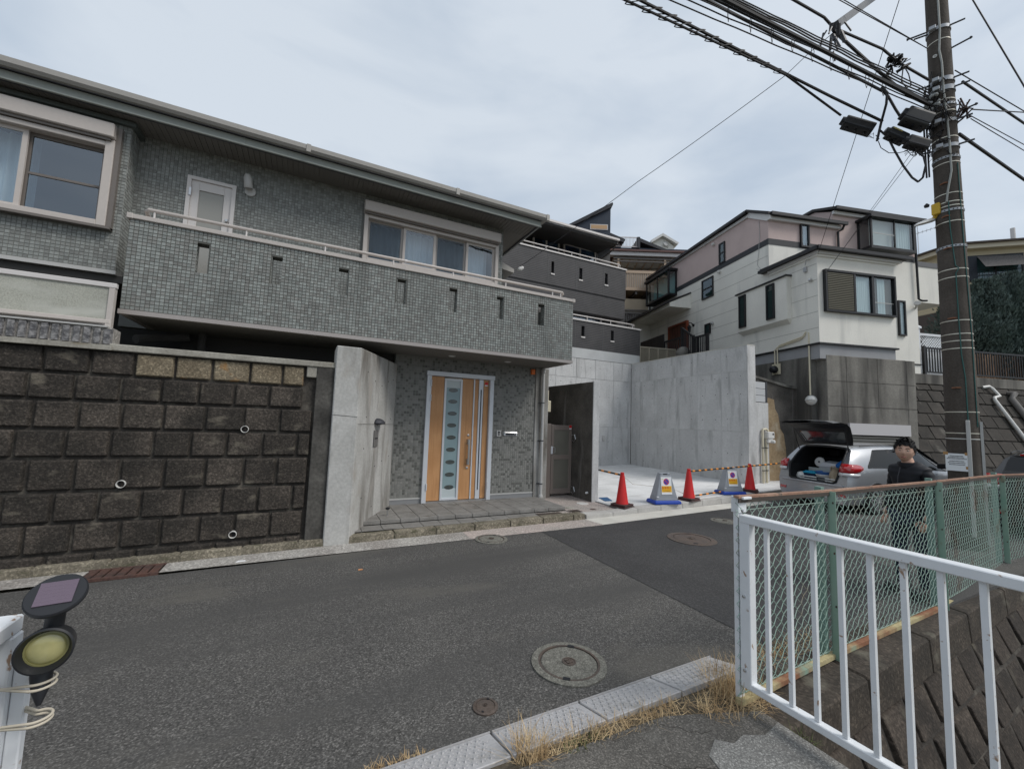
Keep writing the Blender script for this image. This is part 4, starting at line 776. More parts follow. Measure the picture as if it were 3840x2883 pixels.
# main roof: long eave to the left, slope down to the street
def roofslab(name, x0, x1, prof, th=.11):
    b = MB(); n = len(prof)
    b.prism([(x0, y, z-Z0) for y, z in prof]+[(x0, y, z+th-Z0) for y, z in prof[::-1]], (x1-x0, 0, 0)); return obj(name, b, roof_b, wh)
roofslab('main_roof', -.13, 2.75, [(1.50, 8.52), (2.44, 9.06), (9.5, 8.98)], .09)
obj('eave_gutter', MB().bar((-.16, 2.45, 9.06-Z0), (-.16, 9.6, 8.98-Z0), .07, .09).bar((-.05, 1.47, 8.55-Z0), (2.83, 1.47, 8.55-Z0), .08, .10), black_f, wh)
obj('fascia', MB().box(*lb(-.06, 0, 2.42, 9.4, 8.90, 9.0)).box(*lb(-.05, 2.7, 1.56, 1.655, 8.40, 8.51)), white_t, wh)
obj('barge_board', MB().prism([(-.06, y, z-Z0) for y, z in ((1.52, 8.52), (2.44, 9.05), (2.44, 8.86), (1.66, 8.38), (1.52, 8.38))], (.055, 0, 0)), white_t, wh)
roofslab('tower_roof', 2.38, 6.0, [(1.50, 9.02), (2.3, 9.32), (7.3, 9.32)], .09)
obj('tower_gutter', MB().bar((2.40, 1.47, 9.06-Z0), (6.08, 1.47, 9.06-Z0), .08, .10), black_f, wh)
obj('tower_fascia', MB().box(*lb(2.44, 5.86, 1.57, 1.65, 8.90, 9.01)), white_t, wh)
def downpipe(pts, r=.035): return obj('downpipe', MB().tube([(x, y, z-Z0) for x, y, z in pts], r, 8), black_f, wh, smooth=.8)
downpipe([(2.72, 1.48, 8.5), (2.72, 1.55, 8.38), (2.6, 1.6, 8.3), (2.6, 1.6, 7.72)])
downpipe([(5.74, 1.48, 9.0), (5.74, 1.55, 8.88), (5.73, 1.58, 8.8), (5.76, 1.58, 6.3), (5.9, 1.58, 6.26), (6.1, 1.58, 6.28)])
downpipe([(-.15, 8.9, 8.95), (-.1, 8.95, 8.9), (-.05, 8.98, 8.8), (-.05, 8.98, 7.4), (-.2, 8.9, 7.25), (-.5, 8.8, 7.15)])
# windows: on the street face (local y = 0) or the side face (local x = 0)
pane_w = glass('pane_pale', (.90, .93, .93), .05); pane_t = glass('pane_teal', (.62, .72, .72), .05)
def swin(x0, x1, z0, z1, y, name='window', mull=True, cw=.045, out=.06, curtains=True, pm=None, back=recess_m):
    f = obj(name, MB().box(*lb(x0, x0+cw, y-out, y+.03, z0, z1)).box(*lb(x1-cw, x1, y-out, y+.03, z0, z1)).box(*lb(x0+cw, x1-cw, y-out, y+.03, z0, z0+cw)).box(*lb(x0+cw, x1-cw, y-out, y+.03, z1-cw, z1)), black_f, wh)
    if mull: obj('mullion', MB().box(*lb((x0+x1)/2-.03, (x0+x1)/2+.03, y-out+.005, y+.02, z0+cw, z1-cw)), black_f, f)
    obj('pane', MB().box(*lb(x0+cw, x1-cw, y-.025, y-.015, z0+cw, z1-cw)), pm or pane_w, f)
    obj('window_back', MB().box(*lb(x0+.01, x1-.01, y-.008, y-.002, z0+.01, z1-.01)), back, f)
    if curtains: curtain('curtain', x0+cw, x1-cw, y-.011, z0+cw-Z0, z1-cw-Z0, mat('curtain_blue', (.50, .57, .60), .9, c2=(.40, .47, .50), s=3), f, .003, .09)
    return f
def ewin(y0, y1, z0, z1, name='window', mid=False, pm=None, x=0.0, out=.045):
    f = obj(name, MB().box(*lb(x-out, x+.03, y0, y0+.05, z0, z1)).box(*lb(x-out, x+.03, y1-.05, y1, z0, z1)).box(*lb(x-out, x+.03, y0+.05, y1-.05, z0, z0+.045)).box(*lb(x-out, x+.03, y0+.05, y1-.05, z1-.045, z1)), black_f, wh)
    if mid: obj('transom', MB().box(*lb(x-out, x+.02, y0+.05, y1-.05, (z0+z1)/2-.02, (z0+z1)/2+.02)), black_f, f)
    obj('pane', MB().box(*lb(x-.02, x-.012, y0+.05, y1-.05, z0+.045, z1-.045)), pm or pane_t, f)
    obj('window_back', MB().box(*lb(x-.010, x-.004, y0+.02, y1-.02, z0+.02, z1-.02)), mat('back_grey', (.12, .135, .13), .9), f)
    return f
# big street window with louvred shutter leaf
w2 = obj('shutter_window', MB().box(*lb(.16, 2.53, -.10, -.005, 5.00, 5.05)).box(*lb(.16, 2.53, -.10, -.005, 6.12, 6.18)).box(*lb(.16, .21, -.10, -.005, 5.05, 6.12)).box(*lb(2.48, 2.53, -.10, -.005, 5.05, 6.12)).box(*lb(1.10, 1.16, -.09, -.005, 5.05, 6.12)).box(*lb(1.71, 1.79, -.085, -.005, 5.05, 6.12)), black_f, wh)
obj('shutter_leaf', MB().box(*lb(.22, 1.09, -.06, -.006, 5.06, 6.11)), mat('shutter_dark', (.03, .03, .028), .6), w2)
for i in range(21): obj('louvre', MB().bar((.235, -.075, 5.085+.0497*i-Z0), (1.085, -.075, 5.085+.0497*i-Z0), .02, .028), mat('louvre_bronze', (.13, .12, .085), .5), w2)
obj('pane', MB().box(*lb(1.16, 2.48, -.045, -.038, 5.05, 6.12)), pane_w, w2)
obj('window_back', MB().box(*lb(1.16, 2.48, -.008, -.003, 5.05, 6.12)), mat('room_beige', (.20, .19, .175), .9), w2)
cbl = mat('curtain_pale', (.60, .68, .70), .9)
curtain('curtain', 1.17, 1.70, -.020, 5.06-Z0, 6.08-Z0, cbl, w2, .007, .07); curtain('curtain', 1.95, 2.22, -.020, 5.06-Z0, 6.08-Z0, cbl, w2, .007, .09)
obj('screen_rail', MB().box(*lb(1.80, 2.48, -.05, -.046, 5.38, 5.40)), pvc_g, w2)
# upper bay window on the tower
bw_ = obj('bay_window', MB().box(*lb(3.42, 5.22, 1.20, 1.655, 7.70, 7.79)).box(*lb(3.36, 5.30, 1.12, 1.655, 8.72, 8.80)).box(*lb(3.42, 3.48, 1.20, 1.26, 7.79, 8.72)).box(*lb(3.42, 3.47, 1.60, 1.655, 7.79, 8.72)).box(*lb(5.13, 5.22, 1.20, 1.655, 7.79, 8.72)).box(*lb(4.36, 4.41, 1.21, 1.25, 7.79, 8.72)), black_f, wh)
obj('pane', MB().box(*lb(3.48, 5.13, 1.225, 1.232, 7.79, 8.72)).box(*lb(3.44, 3.447, 1.26, 1.60, 7.79, 8.72)), pane_w, bw_)
obj('screen_rail', MB().box(*lb(3.48, 4.36, 1.215, 1.224, 8.2, 8.225)), pvc_g, bw_)
obj('window_back', MB().box(*lb(3.5, 5.12, 1.33, 1.335, 7.79, 8.72)), mat('blind_grey', (.62, .64, .63), .9), bw_)
curtain('curtain', 4.42, 5.10, 1.29, 7.80-Z0, 8.70-Z0, cbl, bw_, .010, .1)
swin(1.17, 1.50, 7.64, 8.42, 1.655, mull=False, cw=.05, pm=glass('pane_sky', (.75, .82, .85), .12))
swin(4.93, 5.23, 5.0, 6.2, 1.655, mull=False, cw=.05, curtains=True)
# side wall: window box, tall slits and others
bx_ = obj('window_box', MB().box(*lb(-.16, -.002, .86, 2.88, 4.98, 6.27)).hexa([(-.16, .86, 4.98-Z0), (0, .92, 4.86-Z0), (0, 2.82, 4.86-Z0), (-.16, 2.88, 4.98-Z0), (-.159, .86, 4.99-Z0), (0, .86, 4.99-Z0), (0, 2.88, 4.99-Z0), (-.159, 2.88, 4.99-Z0)]), white_w, wh)
obj('box_roof', MB().box(*lb(-.21, 0, .82, 2.94, 6.27, 6.31)), black_f, bx_)
ewin(1.29, 1.60, 5.10, 6.20, x=-.165); ewin(2.47, 2.78, 5.10, 6.20, x=-.165)
ewin(4.30, 4.98, 6.72, 7.5, mid=True); ewin(3.64, 3.96, 7.80, 8.58, mid=True); ewin(4.48, 4.82, 5.30, 5.71)
bw2 = obj('bay_window', MB().box(*lb(-.42, -.002, 6.72, 8.70, 7.46, 7.54)).box(*lb(-.48, -.002, 6.66, 8.76, 8.56, 8.66)).box(*lb(-.42, -.36, 6.72, 6.80, 7.54, 8.56)).box(*lb(-.06, -.002, 6.72, 6.80, 7.54, 8.56)).box(*lb(-.42, -.36, 8.62, 8.70, 7.54, 8.56)).box(*lb(-.41, -.37, 7.63, 7.70, 7.54, 8.56)), black_f, wh)
obj('pane', MB().box(*lb(-.395, -.388, 6.80, 8.62, 7.54, 8.56)).box(*lb(-.36, -.06, 6.75, 6.757, 7.54, 8.56)), glass('pane_green', (.75, .85, .85), .08), bw2)
obj('window_back', MB().box(*lb(-.03, -.02, 6.8, 8.62, 7.54, 8.56)), mat('bay_back', (.48, .58, .58), .9), bw2)
for y, z in ((4.26, 8.72), (3.95, 7.53), (4.36, 5.66)): obj('vent_hood', MB().lathe([(.06, 0), (.065, .05), (.05, .09), (.01, .11)], (0, y, z-Z0), 12, (-1, 0, -.2)), steel if z < 6 else pvc_w, wh, smooth=.7)
# entrance porch at the far end of the side wall
obj('porch_roof', MB().prism([(0, 5.7, z-Z0) if False else (x, 5.75, z-Z0) for x, z in ((0, 6.62), (-.95, 6.62), (-.95, 6.78), (0, 7.22))], (0, 4.0, 0)), white_w, wh)
obj('porch_roofing', MB().prism([(x, 5.72, z-Z0) for x, z in ((.02, 7.24), (-1.02, 6.79), (-1.02, 6.85), (.02, 7.31))], (0, 4.2, 0)), roof_b, wh)
obj('porch_gutter', MB().bar((-1.06, 5.7, 6.78-Z0), (-1.06, 9.95, 6.74-Z0), .08, .08), black_f, wh)
obj('porch_side', MB().box(*lb(-.95, 0, 9.0, 9.75, 3.9, 6.62)), white_w, wh)
ewin(9.12, 9.60, 5.2, 5.75, x=-.95)
wood = mat('red_wood_door', (.115, .032, .018), .5, st=(.05, .018, .012), stv=(30, 14, 1.0), slo=.45, shi=.6)
dd = obj('entrance_door', MB().box(*lb(-.06, -.002, 5.95, 7.22, 3.95, 6.06)), wood, wh)
obj('door_frame', MB().box(*lb(-.10, -.002, 5.88, 5.96, 3.95, 6.14)).box(*lb(-.10, -.002, 5.96, 7.3, 6.06, 6.14)).box(*lb(-.10, -.002, 7.22, 7.3, 3.95, 6.06)), mat('orange_wood', (.22, .05, .02), .5), dd)
for i in range(6): obj('door_board', MB().box(*lb(-.068, -.06, 6.0+.2*i, 6.18+.2*i, 4.0, 6.03)), wood, dd)
lan = obj('wall_lantern', MB().lathe([(.01, -.12), (.05, -.06), (.075, .12), (.10, .13), (.04, .2), (.01, .25)], (-.2, 5.55, 5.62-Z0), 6).tube([(-.2, 5.55, 5.9-Z0), (-.2, 5.55, 5.95-Z0), (-.1, 5.55, 5.93-Z0), (0, 5.55, 5.85-Z0)], .018, 6).lathe([(.06, 0), (.06, .03)], (0, 5.55, 5.85-Z0), 10, (-1, 0, 0)), black_f, wh)
# meter, conduit, insulators
em_ = obj('meter_board', MB().box(*lb(-.03, -.001, 1.30, 1.60, 3.40, 3.72)), pvc_c, wh)
obj('meter_case', MB().lathe([(.10, 0), (.12, .06), (.10, .14), (.06, .17)], (-.03, 1.46, 3.55-Z0), 14, (-1, 0, 0)), black_p, em_, smooth=.7)
obj('conduit', MB().tube([(-.03, .38, 4.5-Z0), (-.03, .5, 4.38-Z0), (-.03, 1.3, 4.27-Z0), (-.03, 1.38, 4.2-Z0), (-.03, 1.38, 3.7-Z0)], .018, 6).tube([(-.03, .42, 4.42-Z0), (-.03, .55, 4.32-Z0), (-.03, 1.38, 4.22-Z0), (-.03, 1.48, 4.14-Z0), (-.03, 1.48, 3.7-Z0)], .018, 6), pvc_c, em_, smooth=.8)
obj('insulator', MB().lathe([(.05, 0), (.03, .05), (.05, .07), (.02, .12)], (0, .2, 5.93-Z0), 10, (-1, -.4, 0)).box(*lb(-.05, 0, .3, .4, 6.22, 6.36)).tube([(-.02, .25, 6.55-Z0), (-.16, .18, 6.50-Z0), (-.14, .24, 6.36-Z0)], .014, 6), steel, wh)
obj('stray_cable', MB().tube([(-.015, 2.02, 8.55-Z0), (-.015, 2.0, 8.1-Z0), (-.02, 2.05, 7.5-Z0), (-.02, 2.12, 7.1-Z0), (-.02, 1.95, 6.85-Z0), (-.3, 1.85, 6.83-Z0)], .008, 5), pvc_g, wh)
# overhanging balcony box on the far right
obj('balcony_box', MB().box(*lb(5.8, 7.4, 1.9, 3.6, 6.33, 7.62)), white_w, wh)
obj('balcony_band', MB().box(*lb(5.82, 7.42, 1.88, 3.62, 7.62, 7.80)), mat('band_grey', (.13, .13, .135), .6), wh)
obj('camera_dome', MB().lathe([(.11, 0), (.10, -.12), (.03, -.2)], (6.0, 2.1, 6.33-Z0), 12), black_f, wh, smooth=.7)
obj('outdoor_lamp', MB().tube([(5.72, 1.66, 6.0-Z0), (5.55, 1.5, 6.1-Z0)], .03, 6).lathe([(.03, 0), (.09, .05), (.085, .1)], (5.58, 1.5, 6.08-Z0), 12, (-.6, -.4, .3)), pvc_g, wh)

# railings in front of its entrance, on the terrace behind the pale retaining wall
def whp(x, y, xl):                               # view ray met with the plane local x = xl
    vx, vy = (2400+x/5.53)/K, (1150+y/5.53)/K; d = ray(vx, vy); c, s_ = cos(db), sin(db)
    k = (xl-((EYE.x-WO[0])*c-(EYE.y-WO[1])*s_))/(d.x*c-d.y*s_); q = EYE+d*k; return Vector((xl, (q.x-WO[0])*s_+(q.y-WO[1])*c, q.z-Z0))
er = thing('entrance_railing', 'black railing stepping down the stairs before the red entrance door', 'railing', (*WO, Z0), -db, local=True)
def railrun(a, b_, zb, n, xl=-1.15):
    A_, B_ = whp(*a, xl), whp(*b_, xl)
    obj('rail', MB().bar(A_, B_, .06, .06), black_f, er)
    for i in range(n+1): q = A_+(B_-A_)*i/n; obj('upright', MB().box(q.x-.015, q.x+.015, q.y-.015, q.y+.015, zb, q.z), black_f, er)
railrun((480, 745), (860, 635), .1, 9); railrun((880, 450), (1110, 625), .1, 7); railrun((1115, 645), (1400, 575), .1, 8)
for x, y in ((870, 455), (1110, 620), (1195, 640), (1405, 580)): q = whp(x, y, -1.15); obj('rail_post', MB().box(q.x-.035, q.x+.035, q.y-.035, q.y+.035, .05, q.z+.05), black_f, er)
A_, B_ = whp(15, 745, -1.2), whp(475, 575, -1.2)
sf = thing('black_screen', 'black slatted screen fence left of the entrance stairs', 'fence', (*WO, Z0), -db, local=True)
for i in range(16): q = A_+(B_-A_)*i/15; q2 = A_+(B_-A_)*(i+.8)/15; obj('slat', MB().bar((q.x, q.y, q.z*.5), (q2.x, q2.y, q2.z*.5), .03, q.z, (0, 0, 1)), black_f, sf)
tr = thing('terrace_railing', 'thin beige metal railing at the right end of the charcoal house', 'railing', (11.1, 11.7, 4.0))
a_, b2_ = Vector((11.06, 11.62, 4.66)), on_z((2400+735/5.53)/K, (1150+895/5.53)/K, 4.66)
rail_be = mat('railing_beige', (.30, .27, .21), .5)
obj('top_rail', MB().bar(a_, b2_, .05, .05), rail_be, tr); obj('bottom_rail', MB().bar(a_-Vector((0, 0, .6)), b2_-Vector((0, 0, .6)), .04, .04), rail_be, tr)
for i in range(37): q = a_+(b2_-a_)*i/36; obj('upright', MB().box(q.x-.010, q.x+.010, q.y-.010, q.y+.010, 3.9, 4.65) if i % 9 else MB().box(q.x-.025, q.x+.025, q.y-.025, q.y+.025, 3.9, 4.66), rail_be, tr)
bol = thing('boulder', 'rough pale boulder at the top of the retaining wall before the red door', 'rock', (*WO, Z0), -db, local=True)
q = whp(900, 960, -1.2); obj('rock', MB().lathe([(.25, -.2), (.27, 0), (.2, .16), (.1, .22), (.01, .24)], q, 7), conc_old, bol)
# ---------------------------------------------------------------- garage block under it
gb = thing('garage_block', 'rain streaked concrete garage block with a roller shutter under the white house', 'garage', (*WO, .2), -db, local=True)
GZ = .2; gl = lambda x0, x1, y0, y1, z0, z1: (x0, x1, y0, y1, z0-GZ, z1-GZ)
o = obj('wall', MB().box(*gl(.22, .86, .02, 2.6, 0, 3.81)).box(*gl(2.9, 3.22, .02, 2.6, 0, 3.80)).box(*gl(.86, 2.9, .02, 2.6, 1.97, 3.805)), conc_old, gb, bev=.01)
obj('side_wall', MB().box(*gl(.02, .22, .32, 5.0, 0, 3.79)), conc_old, gb)
obj('string_line', MB().box(*gl(.24, 3.2, .012, .02, 2.42, 2.435)).box(*gl(.24, 3.2, .014, .02, 3.1, 3.108)).box(*gl(1.9, 1.91, .014, .02, 2.44, 3.79)), conc_dark, gb)
sh = obj('shutter_lintel', MB().box(*gl(.84, 2.88, -.04, .10, 1.66, 1.97)), mat('shutter_pale', (.53, .51, .51), .5), gb)
b = MB()
for i in range(18): obj('shutter_slat', MB().frus(.88, 2.88, .2+.08*i-GZ+.004, .2+.08*(i+1)-GZ-.004, .10, .13, .012), mat('shutter_slat_m', (.36, .34, .30), .5), sh)
bl = thing('bulkhead_lamp', 'round white bulkhead lamp at the end of a conduit on the garage wall', 'wall lamp', (*WO, 2.57), -db, local=True)
obj('globe', MB().lathe([(.115, 0), (.115, .04), (.10, .085), (.06, .12), (.005, .13)], (.02, .33, 0), 18, (-.75, -.66, 0)), pvc_w, bl, smooth=.7)
obj('guard', MB().lathe([(.135, 0), (.135, .03), (.118, .035)], (.02, .33, 0), 18, (-.75, -.66, 0)).bar((-.10, .20, 0), (-.02, .22, 0), .02, .025), pvc_g, bl)
obj('guard_bar', MB().tube([(.02-.75*.09+.66*.135*s_/4, .33-.66*.09-.75*.135*s_/4, 0) if abs(s_) == 4 else (.02-.75*.135+.66*.135*s_/4, .33-.66*.135-.75*.135*s_/4, 0) for s_ in (-4, -2, 0, 2, 4)], .012, 6), pvc_g, bl)
obj('conduit', MB().tube([(-.01, .32, .14), (-.01, .32, 1.9)], .02, 8), pvc_c, bl)
# ---------------------------------------------------------------- houses behind (axes of these lie across the view)

beige_w = mat('beige_wall', (.50, .41, .30), .85, c2=(.44, .36, .265), s=1.5, fine=.05, fs=20)
tan_metal = mat('tan_metal', (.47, .35, .25), .5); navy = mat('navy_wall', (.030, .042, .062), .6, fine=.05, fs=20, c2=(.026, .036, .054), s=2)
navy_r = mat('navy_roof', (.035, .037, .043), .6)
bh = thing('beige_house', 'beige house with a slatted balcony and glazed canopy between the dark and the white house', 'house', (8.84, 17.94, 7), -YAW, local=True)
h = lambda x0, x1, y0, y1, z0, z1: (x0, x1, y0, y1, z0-7, z1-7)
obj('wall', MB().box(*h(3, 12, 1.2, 8, 3.0, 10.3)).box(*h(3, 8.5, .1, 1.2, 3.0, 8.0)), beige_w, bh)
obj('fascia', MB().box(*h(3, 9.2, -.1, .2, 10.17, 10.36)), alu_pale, bh)
obj('roof', MB().prism([(2.9, y, z-7) for y, z in ((-.2, 10.36), (-.2, 10.45), (4, 11.3), (8, 10.4), (8, 10.3))], (6.4, 0, 0)), mat('red_brown_roof', (.13, .07, .06), .6), bh)
obj('canopy_frame', MB().box(*h(4.9, 8.5, .0, .06, 10.03, 10.09)).box(*h(4.9, 8.5, 0, .06, 9.88, 9.94)).box(*h(4.9, 8.5, .9, 1.0, 9.90, 9.98)), alu_brown, bh)
for i in range(9): obj('canopy_rafter', MB().bar((4.95+.42*i, .02, 3.08), (4.95+.42*i, 1.15, 2.86), .05, .05), tan_metal, bh)
obj('canopy_glazing', MB().hexa([(4.9, .03, 3.07), (8.5, .03, 3.07), (8.5, 1.15, 2.87), (4.9, 1.15, 2.87), (4.9, .03, 3.075), (8.5, .03, 3.075), (8.5, 1.15, 2.875), (4.9, 1.15, 2.875)]), glass('canopy_clear', (.9, .9, .86), .05, .2, .5), bh)
for x in (5.15, 7.5): obj('canopy_post', MB().box(*h(x-.05, x+.05, 0, .08, 8.5, 10.05)), tan_metal, bh)
bal2 = obj('balcony', MB().box(*h(4.6, 8.4, -.1, 1.2, 8.38, 8.52)).box(*h(4.6, 8.4, -.1, -.02, 9.26, 9.40)), tan_metal, bh)
for i in range(34): obj('baluster', MB().box(*h(4.7+.11*i, 4.735+.11*i, -.09, -.05, 8.52, 9.26)), tan_metal, bal2)
obj('balcony_panel', MB().box(*h(4.6, 8.4, -.04, -.02, 8.52, 9.26)), mat('panel_cream', (.55, .49, .42), .6), bal2)
for i in range(4): obj('floor_joist', MB().box(*h(4.8+.6*i, 4.9+.6*i, .0, 1.2, 8.22, 8.38)), alu_brown, bal2)
obj('awning_box', MB().box(*h(5.7, 7.4, .98, 1.2, 9.5, 9.66)), alu_pale, bh)
wn = obj('window', MB().box(*h(6.5, 8.0, 1.14, 1.21, 8.6, 9.5)), black_f, bh)
obj('pane', MB().box(*h(6.55, 7.95, 1.12, 1.139, 8.65, 9.45)), pane_t, wn)
obj('duct', MB().tube([(6.1, 1.1, 1.7), (6.15, 1.05, 2.35), (6.35, 1.0, 2.55), (6.6, 1.1, 2.6)], .04, 8), pvc_c, bh, smooth=.8)
a2 = thing('air_conditioner', 'small air conditioner with a round fan on the beige slatted balcony', 'air conditioner', (8.84, 17.94, 8.52), -YAW, local=True)
obj('case', MB().box(6.0, 6.75, .25, .5, 0, .55), alu_pale, a2, bev=.02); obj('fan_grille', MB().lathe([(.20, 0), (.20, .02), (.05, .025)], (6.3, .25, .28), 16, (0, -1, 0)), dark_met, a2)
obj('wall_trim', MB().box(*h(4, 8.5, .05, .1, 7.38, 7.45)).box(*h(4, 8.5, .04, .1, 7.28, 7.33)), alu_brown, bh)
sh_ = thing('corrugated_fence', 'grey corrugated sheet fence below the beige house', 'fence', (8.84, 17.94, 6.2), -YAW, local=True)
for i in range(22): obj('sheet_rib', MB().tube([(5.0+.11*i, -.05, -.2), (5.0+.11*i, -.05, .98)], .05, 6), mat('weathered_sheet', (.20, .185, .175), .8, c2=(.12, .105, .10), s=3, ob=.25), sh_)
obj('rail', MB().box(4.9, 7.5, -.12, -.05, .98, 1.05), alu_brown, sh_)
nh = thing('navy_house', 'navy blue house with a steep single pitch roof rising behind the dark house', 'house', (10.61, 21.53, 9), -YAW, local=True)
g = lambda x0, x1, y0, y1, z0, z1: (x0, x1, y0, y1, z0-9, z1-9)
obj('wall', MB().prism([(x, 0, z-9) for x, z in ((2.2, 8), (5.66, 8), (5.66, 15.0), (2.2, 13.05))], (0, 6, 0)).box(*g(5.66, 11, .6, 6, 8, 12.65)), navy, nh)
obj('roof', MB().prism([(x, -.15, z-9) for x, z in ((1.5, 12.75), (5.74, 15.14), (5.78, 15.02), (5.70, 14.86), (1.5, 12.6))], (0, 6.3, 0)), navy_r, nh)
f = obj('window', MB().box(*g(4.42, 5.50, -.03, .0, 13.44, 13.78)), alu_pale, nh)
obj('pane', MB().box(*g(4.47, 5.45, -.04, -.03, 13.49, 13.73)), mat('blind_tan', (.52, .34, .19), .7), f)
obj('lower_roof', MB().prism([(x, .2, z-9) for x, z in ((5.2, 13.55), (5.6, 13.42), (6.65, 13.0), (6.55, 12.8), (5.2, 13.3))], (0, 3, 0)).prism([(x, .5, z-9) for x, z in ((7.55, 13.28), (9.9, 12.34), (9.9, 12.2), (7.4, 13.1))], (0, 4, 0)).box(*g(7.45, 7.62, .45, .7, 12.6, 13.3)), navy_r, nh)
rl = obj('roof_railing', MB().box(*g(5.8, 7.5, .5, .54, 13.25, 13.30)).box(*g(5.8, 7.5, .5, .54, 12.66, 12.70)), alu_pale, nh)
for i in range(20): obj('baluster', MB().box(*g(5.83+.087*i, 5.85+.087*i, .5, .53, 12.70, 13.25)), alu_pale, rl)
obj('gutter_bracket', MB().box(*g(6.1, 6.2, .5, .6, 11.95, 12.35)).box(*g(7.6, 7.7, .5, .6, 11.9, 12.3)), black_f, nh)
gh = thing('white_gable_house', 'small white gabled roof top far behind the navy house', 'house', (14.15, 28.7, 12), -YAW, local=True)
obj('wall', MB().prism([(x, 0, z-12) for x, z in ((11.0, 10), (12.68, 10), (12.68, 16.2), (11.72, 16.95), (11.0, 16.45))], (0, 4, 0)), white_w, gh)
obj('roof', MB().prism([(x, -.3, z-12) for x, z in ((10.75, 16.5), (11.7, 17.12), (13.0, 16.36), (12.9, 16.22), (11.7, 16.9), (10.8, 16.32))], (0, 4.6, 0)), white_t, gh)
obj('dish', MB().lathe([(.22, 0), (.18, .04), (.01, .06)], (12.0, -.12, 4.3), 14, (.2, -1, .2)).tube([(12.2, 0, 4.0), (12.1, -.1, 4.3)], .02, 6), pvc_g, gh)

# ---------------------------------------------------------------- right side: leaning block wall, railing, fence, trees, cream house
WL = lambda z: .05+.48*(z-.15)
bw3 = thing('leaning_block_wall', 'dark leaning wall of rough blocks in courses behind the utility pole', 'retaining wall', (*WO, 0), -db, local=True)
obj('wall_core', MB().prism([(3.22, WL(z)+.05, z) for z in (-.2, 3.4)]+[(3.22, 6, 3.4), (3.22, 6, -.2)], (26, 0, 0)), mortar, bw3)
lean_m = mat('leaning_block', (.058, .051, .044), .95, c2=(.034, .031, .027), s=1.6, fine=.25, fs=25, ob=.3, bump=.6, bs=22, st2=(.17, .16, .14), s2v=(2, 2, 2), s2lo=.6, s2hi=.75)
zc = .0; j = 0; nb = 0
while zc < 3.4:
    z1 = min(zc+.40, 3.42); x = 3.24-(.3 if j % 2 else 0)
    while x < 17:
        wd = random.uniform(.52, .60); x0, x1 = max(x+.004, 3.22), x+wd-.004
        if x1-x0 > .1:
            pr_ = random.uniform(-.02, .02); e = .02
            Pp = lambda xx, zz, o: (xx, WL(zz)+o, zz)
            obj('block', MB().add([Pp(x0, zc+.004, .08), Pp(x1, zc+.004, .08), Pp(x1, z1-.004, .08), Pp(x0, z1-.004, .08), Pp(x0+e, zc+.004+e, pr_-.0), Pp(x1-e, zc+.004+e, pr_), Pp(x1-e, z1-.004-e, pr_), Pp(x0+e, z1-.004-e, pr_)],
                [(4, 5, 6, 7), (0, 1, 5, 4), (1, 2, 6, 5), (2, 3, 7, 6), (3, 0, 4, 7)]), lean_m, bw3)
        x += wd
    zc += .40; j += 1
for x0, x1 in ((3.22, 6.9), (6.92, 10.6), (10.62, 26)): obj('coping', MB().box(x0, x1, WL(3.42)-.02, 3.2, 3.42, 3.75), conc_old, bw3, bev=.01)
dpw = thing('white_drain_pipe', 'white plastic drain pipe bent and running down the leaning block wall', 'pipe', (*WO, 3), -db, local=True)
obj('pipe', MB().tube([(8.35, WL(3.45)-.02, .42), (8.55, WL(3.45)-.08, .46), (8.62, WL(3.4)-.1, .38), (8.66, WL(3.1)-.1, .12), (8.4, WL(3.05)-.1, .06), (8.36, WL(3.0)-.1, -.02), (8.5, WL(1.0)-.08, -2.0)], .05, 10), pvc_w, dpw, smooth=.9)
gpw = thing('grey_drain_pipe', 'thick grey drain pipe down the leaning block wall beside the white one', 'pipe', (*WO, 3), -db, local=True)
obj('pipe', MB().tube([(9.4, WL(3.2)+.1, .25), (9.3, WL(3.15)-.15, .22), (9.15, WL(3.1)-.12, .05), (9.3, WL(1.0)-.1, -2.0)], .09, 10), mat('pipe_dull', (.16, .15, .14), .6), gpw, smooth=.9)
# white lattice fence and black railing
lf = thing('white_lattice_fence', 'white plastic fence with a lattice top and a pointed post beside the white house', 'fence', (*WO, 3.8), -db, local=True)
obj('fence_post', MB().box(5.92, 6.14, 1.85, 2.07, -.1, 1.58), white_p, lf, bev=.01)
obj('post_cap', MB().add([(5.89, 1.82, 1.58), (6.17, 1.82, 1.58), (6.17, 2.10, 1.58), (5.89, 2.1, 1.58), (5.89, 1.82, 1.64), (6.17, 1.82, 1.64), (6.17, 2.10, 1.64), (5.89, 2.1, 1.64), (6.03, 1.96, 1.78)], [(0, 3, 2, 1), (0, 1, 5, 4), (1, 2, 6, 5), (2, 3, 7, 6), (3, 0, 4, 7), (4, 5, 8), (5, 6, 8), (6, 7, 8), (7, 4, 8)]), white_p, lf)
obj('fence_rail', MB().box(6.14, 7.6, 1.92, 2.0, 1.36, 1.44).box(6.14, 7.6, 1.92, 2.0, .86, .95).box(6.14, 7.6, 1.92, 2.0, .0, .08), white_p, lf)
for i in range(10): obj('fence_board', MB().box(6.15+.145*i, 6.285+.145*i, 1.94, 1.98, .08, .86), white_p, lf)
b = MB()
for i in range(-4, 14):
    x = 6.2+.105*i
    for s_ in (1, -1):
        xa, xb = (x, x+.41) if s_ > 0 else (x+.41, x); za, zb = .95, 1.36
        ca, cb = 6.14, 7.6
        if min(xa, xb) < ca or max(xa, xb) > cb: continue
        b.bar((xa, 1.955 if s_ > 0 else 1.965, za), (xb, 1.955 if s_ > 0 else 1.965, zb), .03, .01, (0, 1, 0))
obj('lattice', b, white_p, lf, kind='stuff')
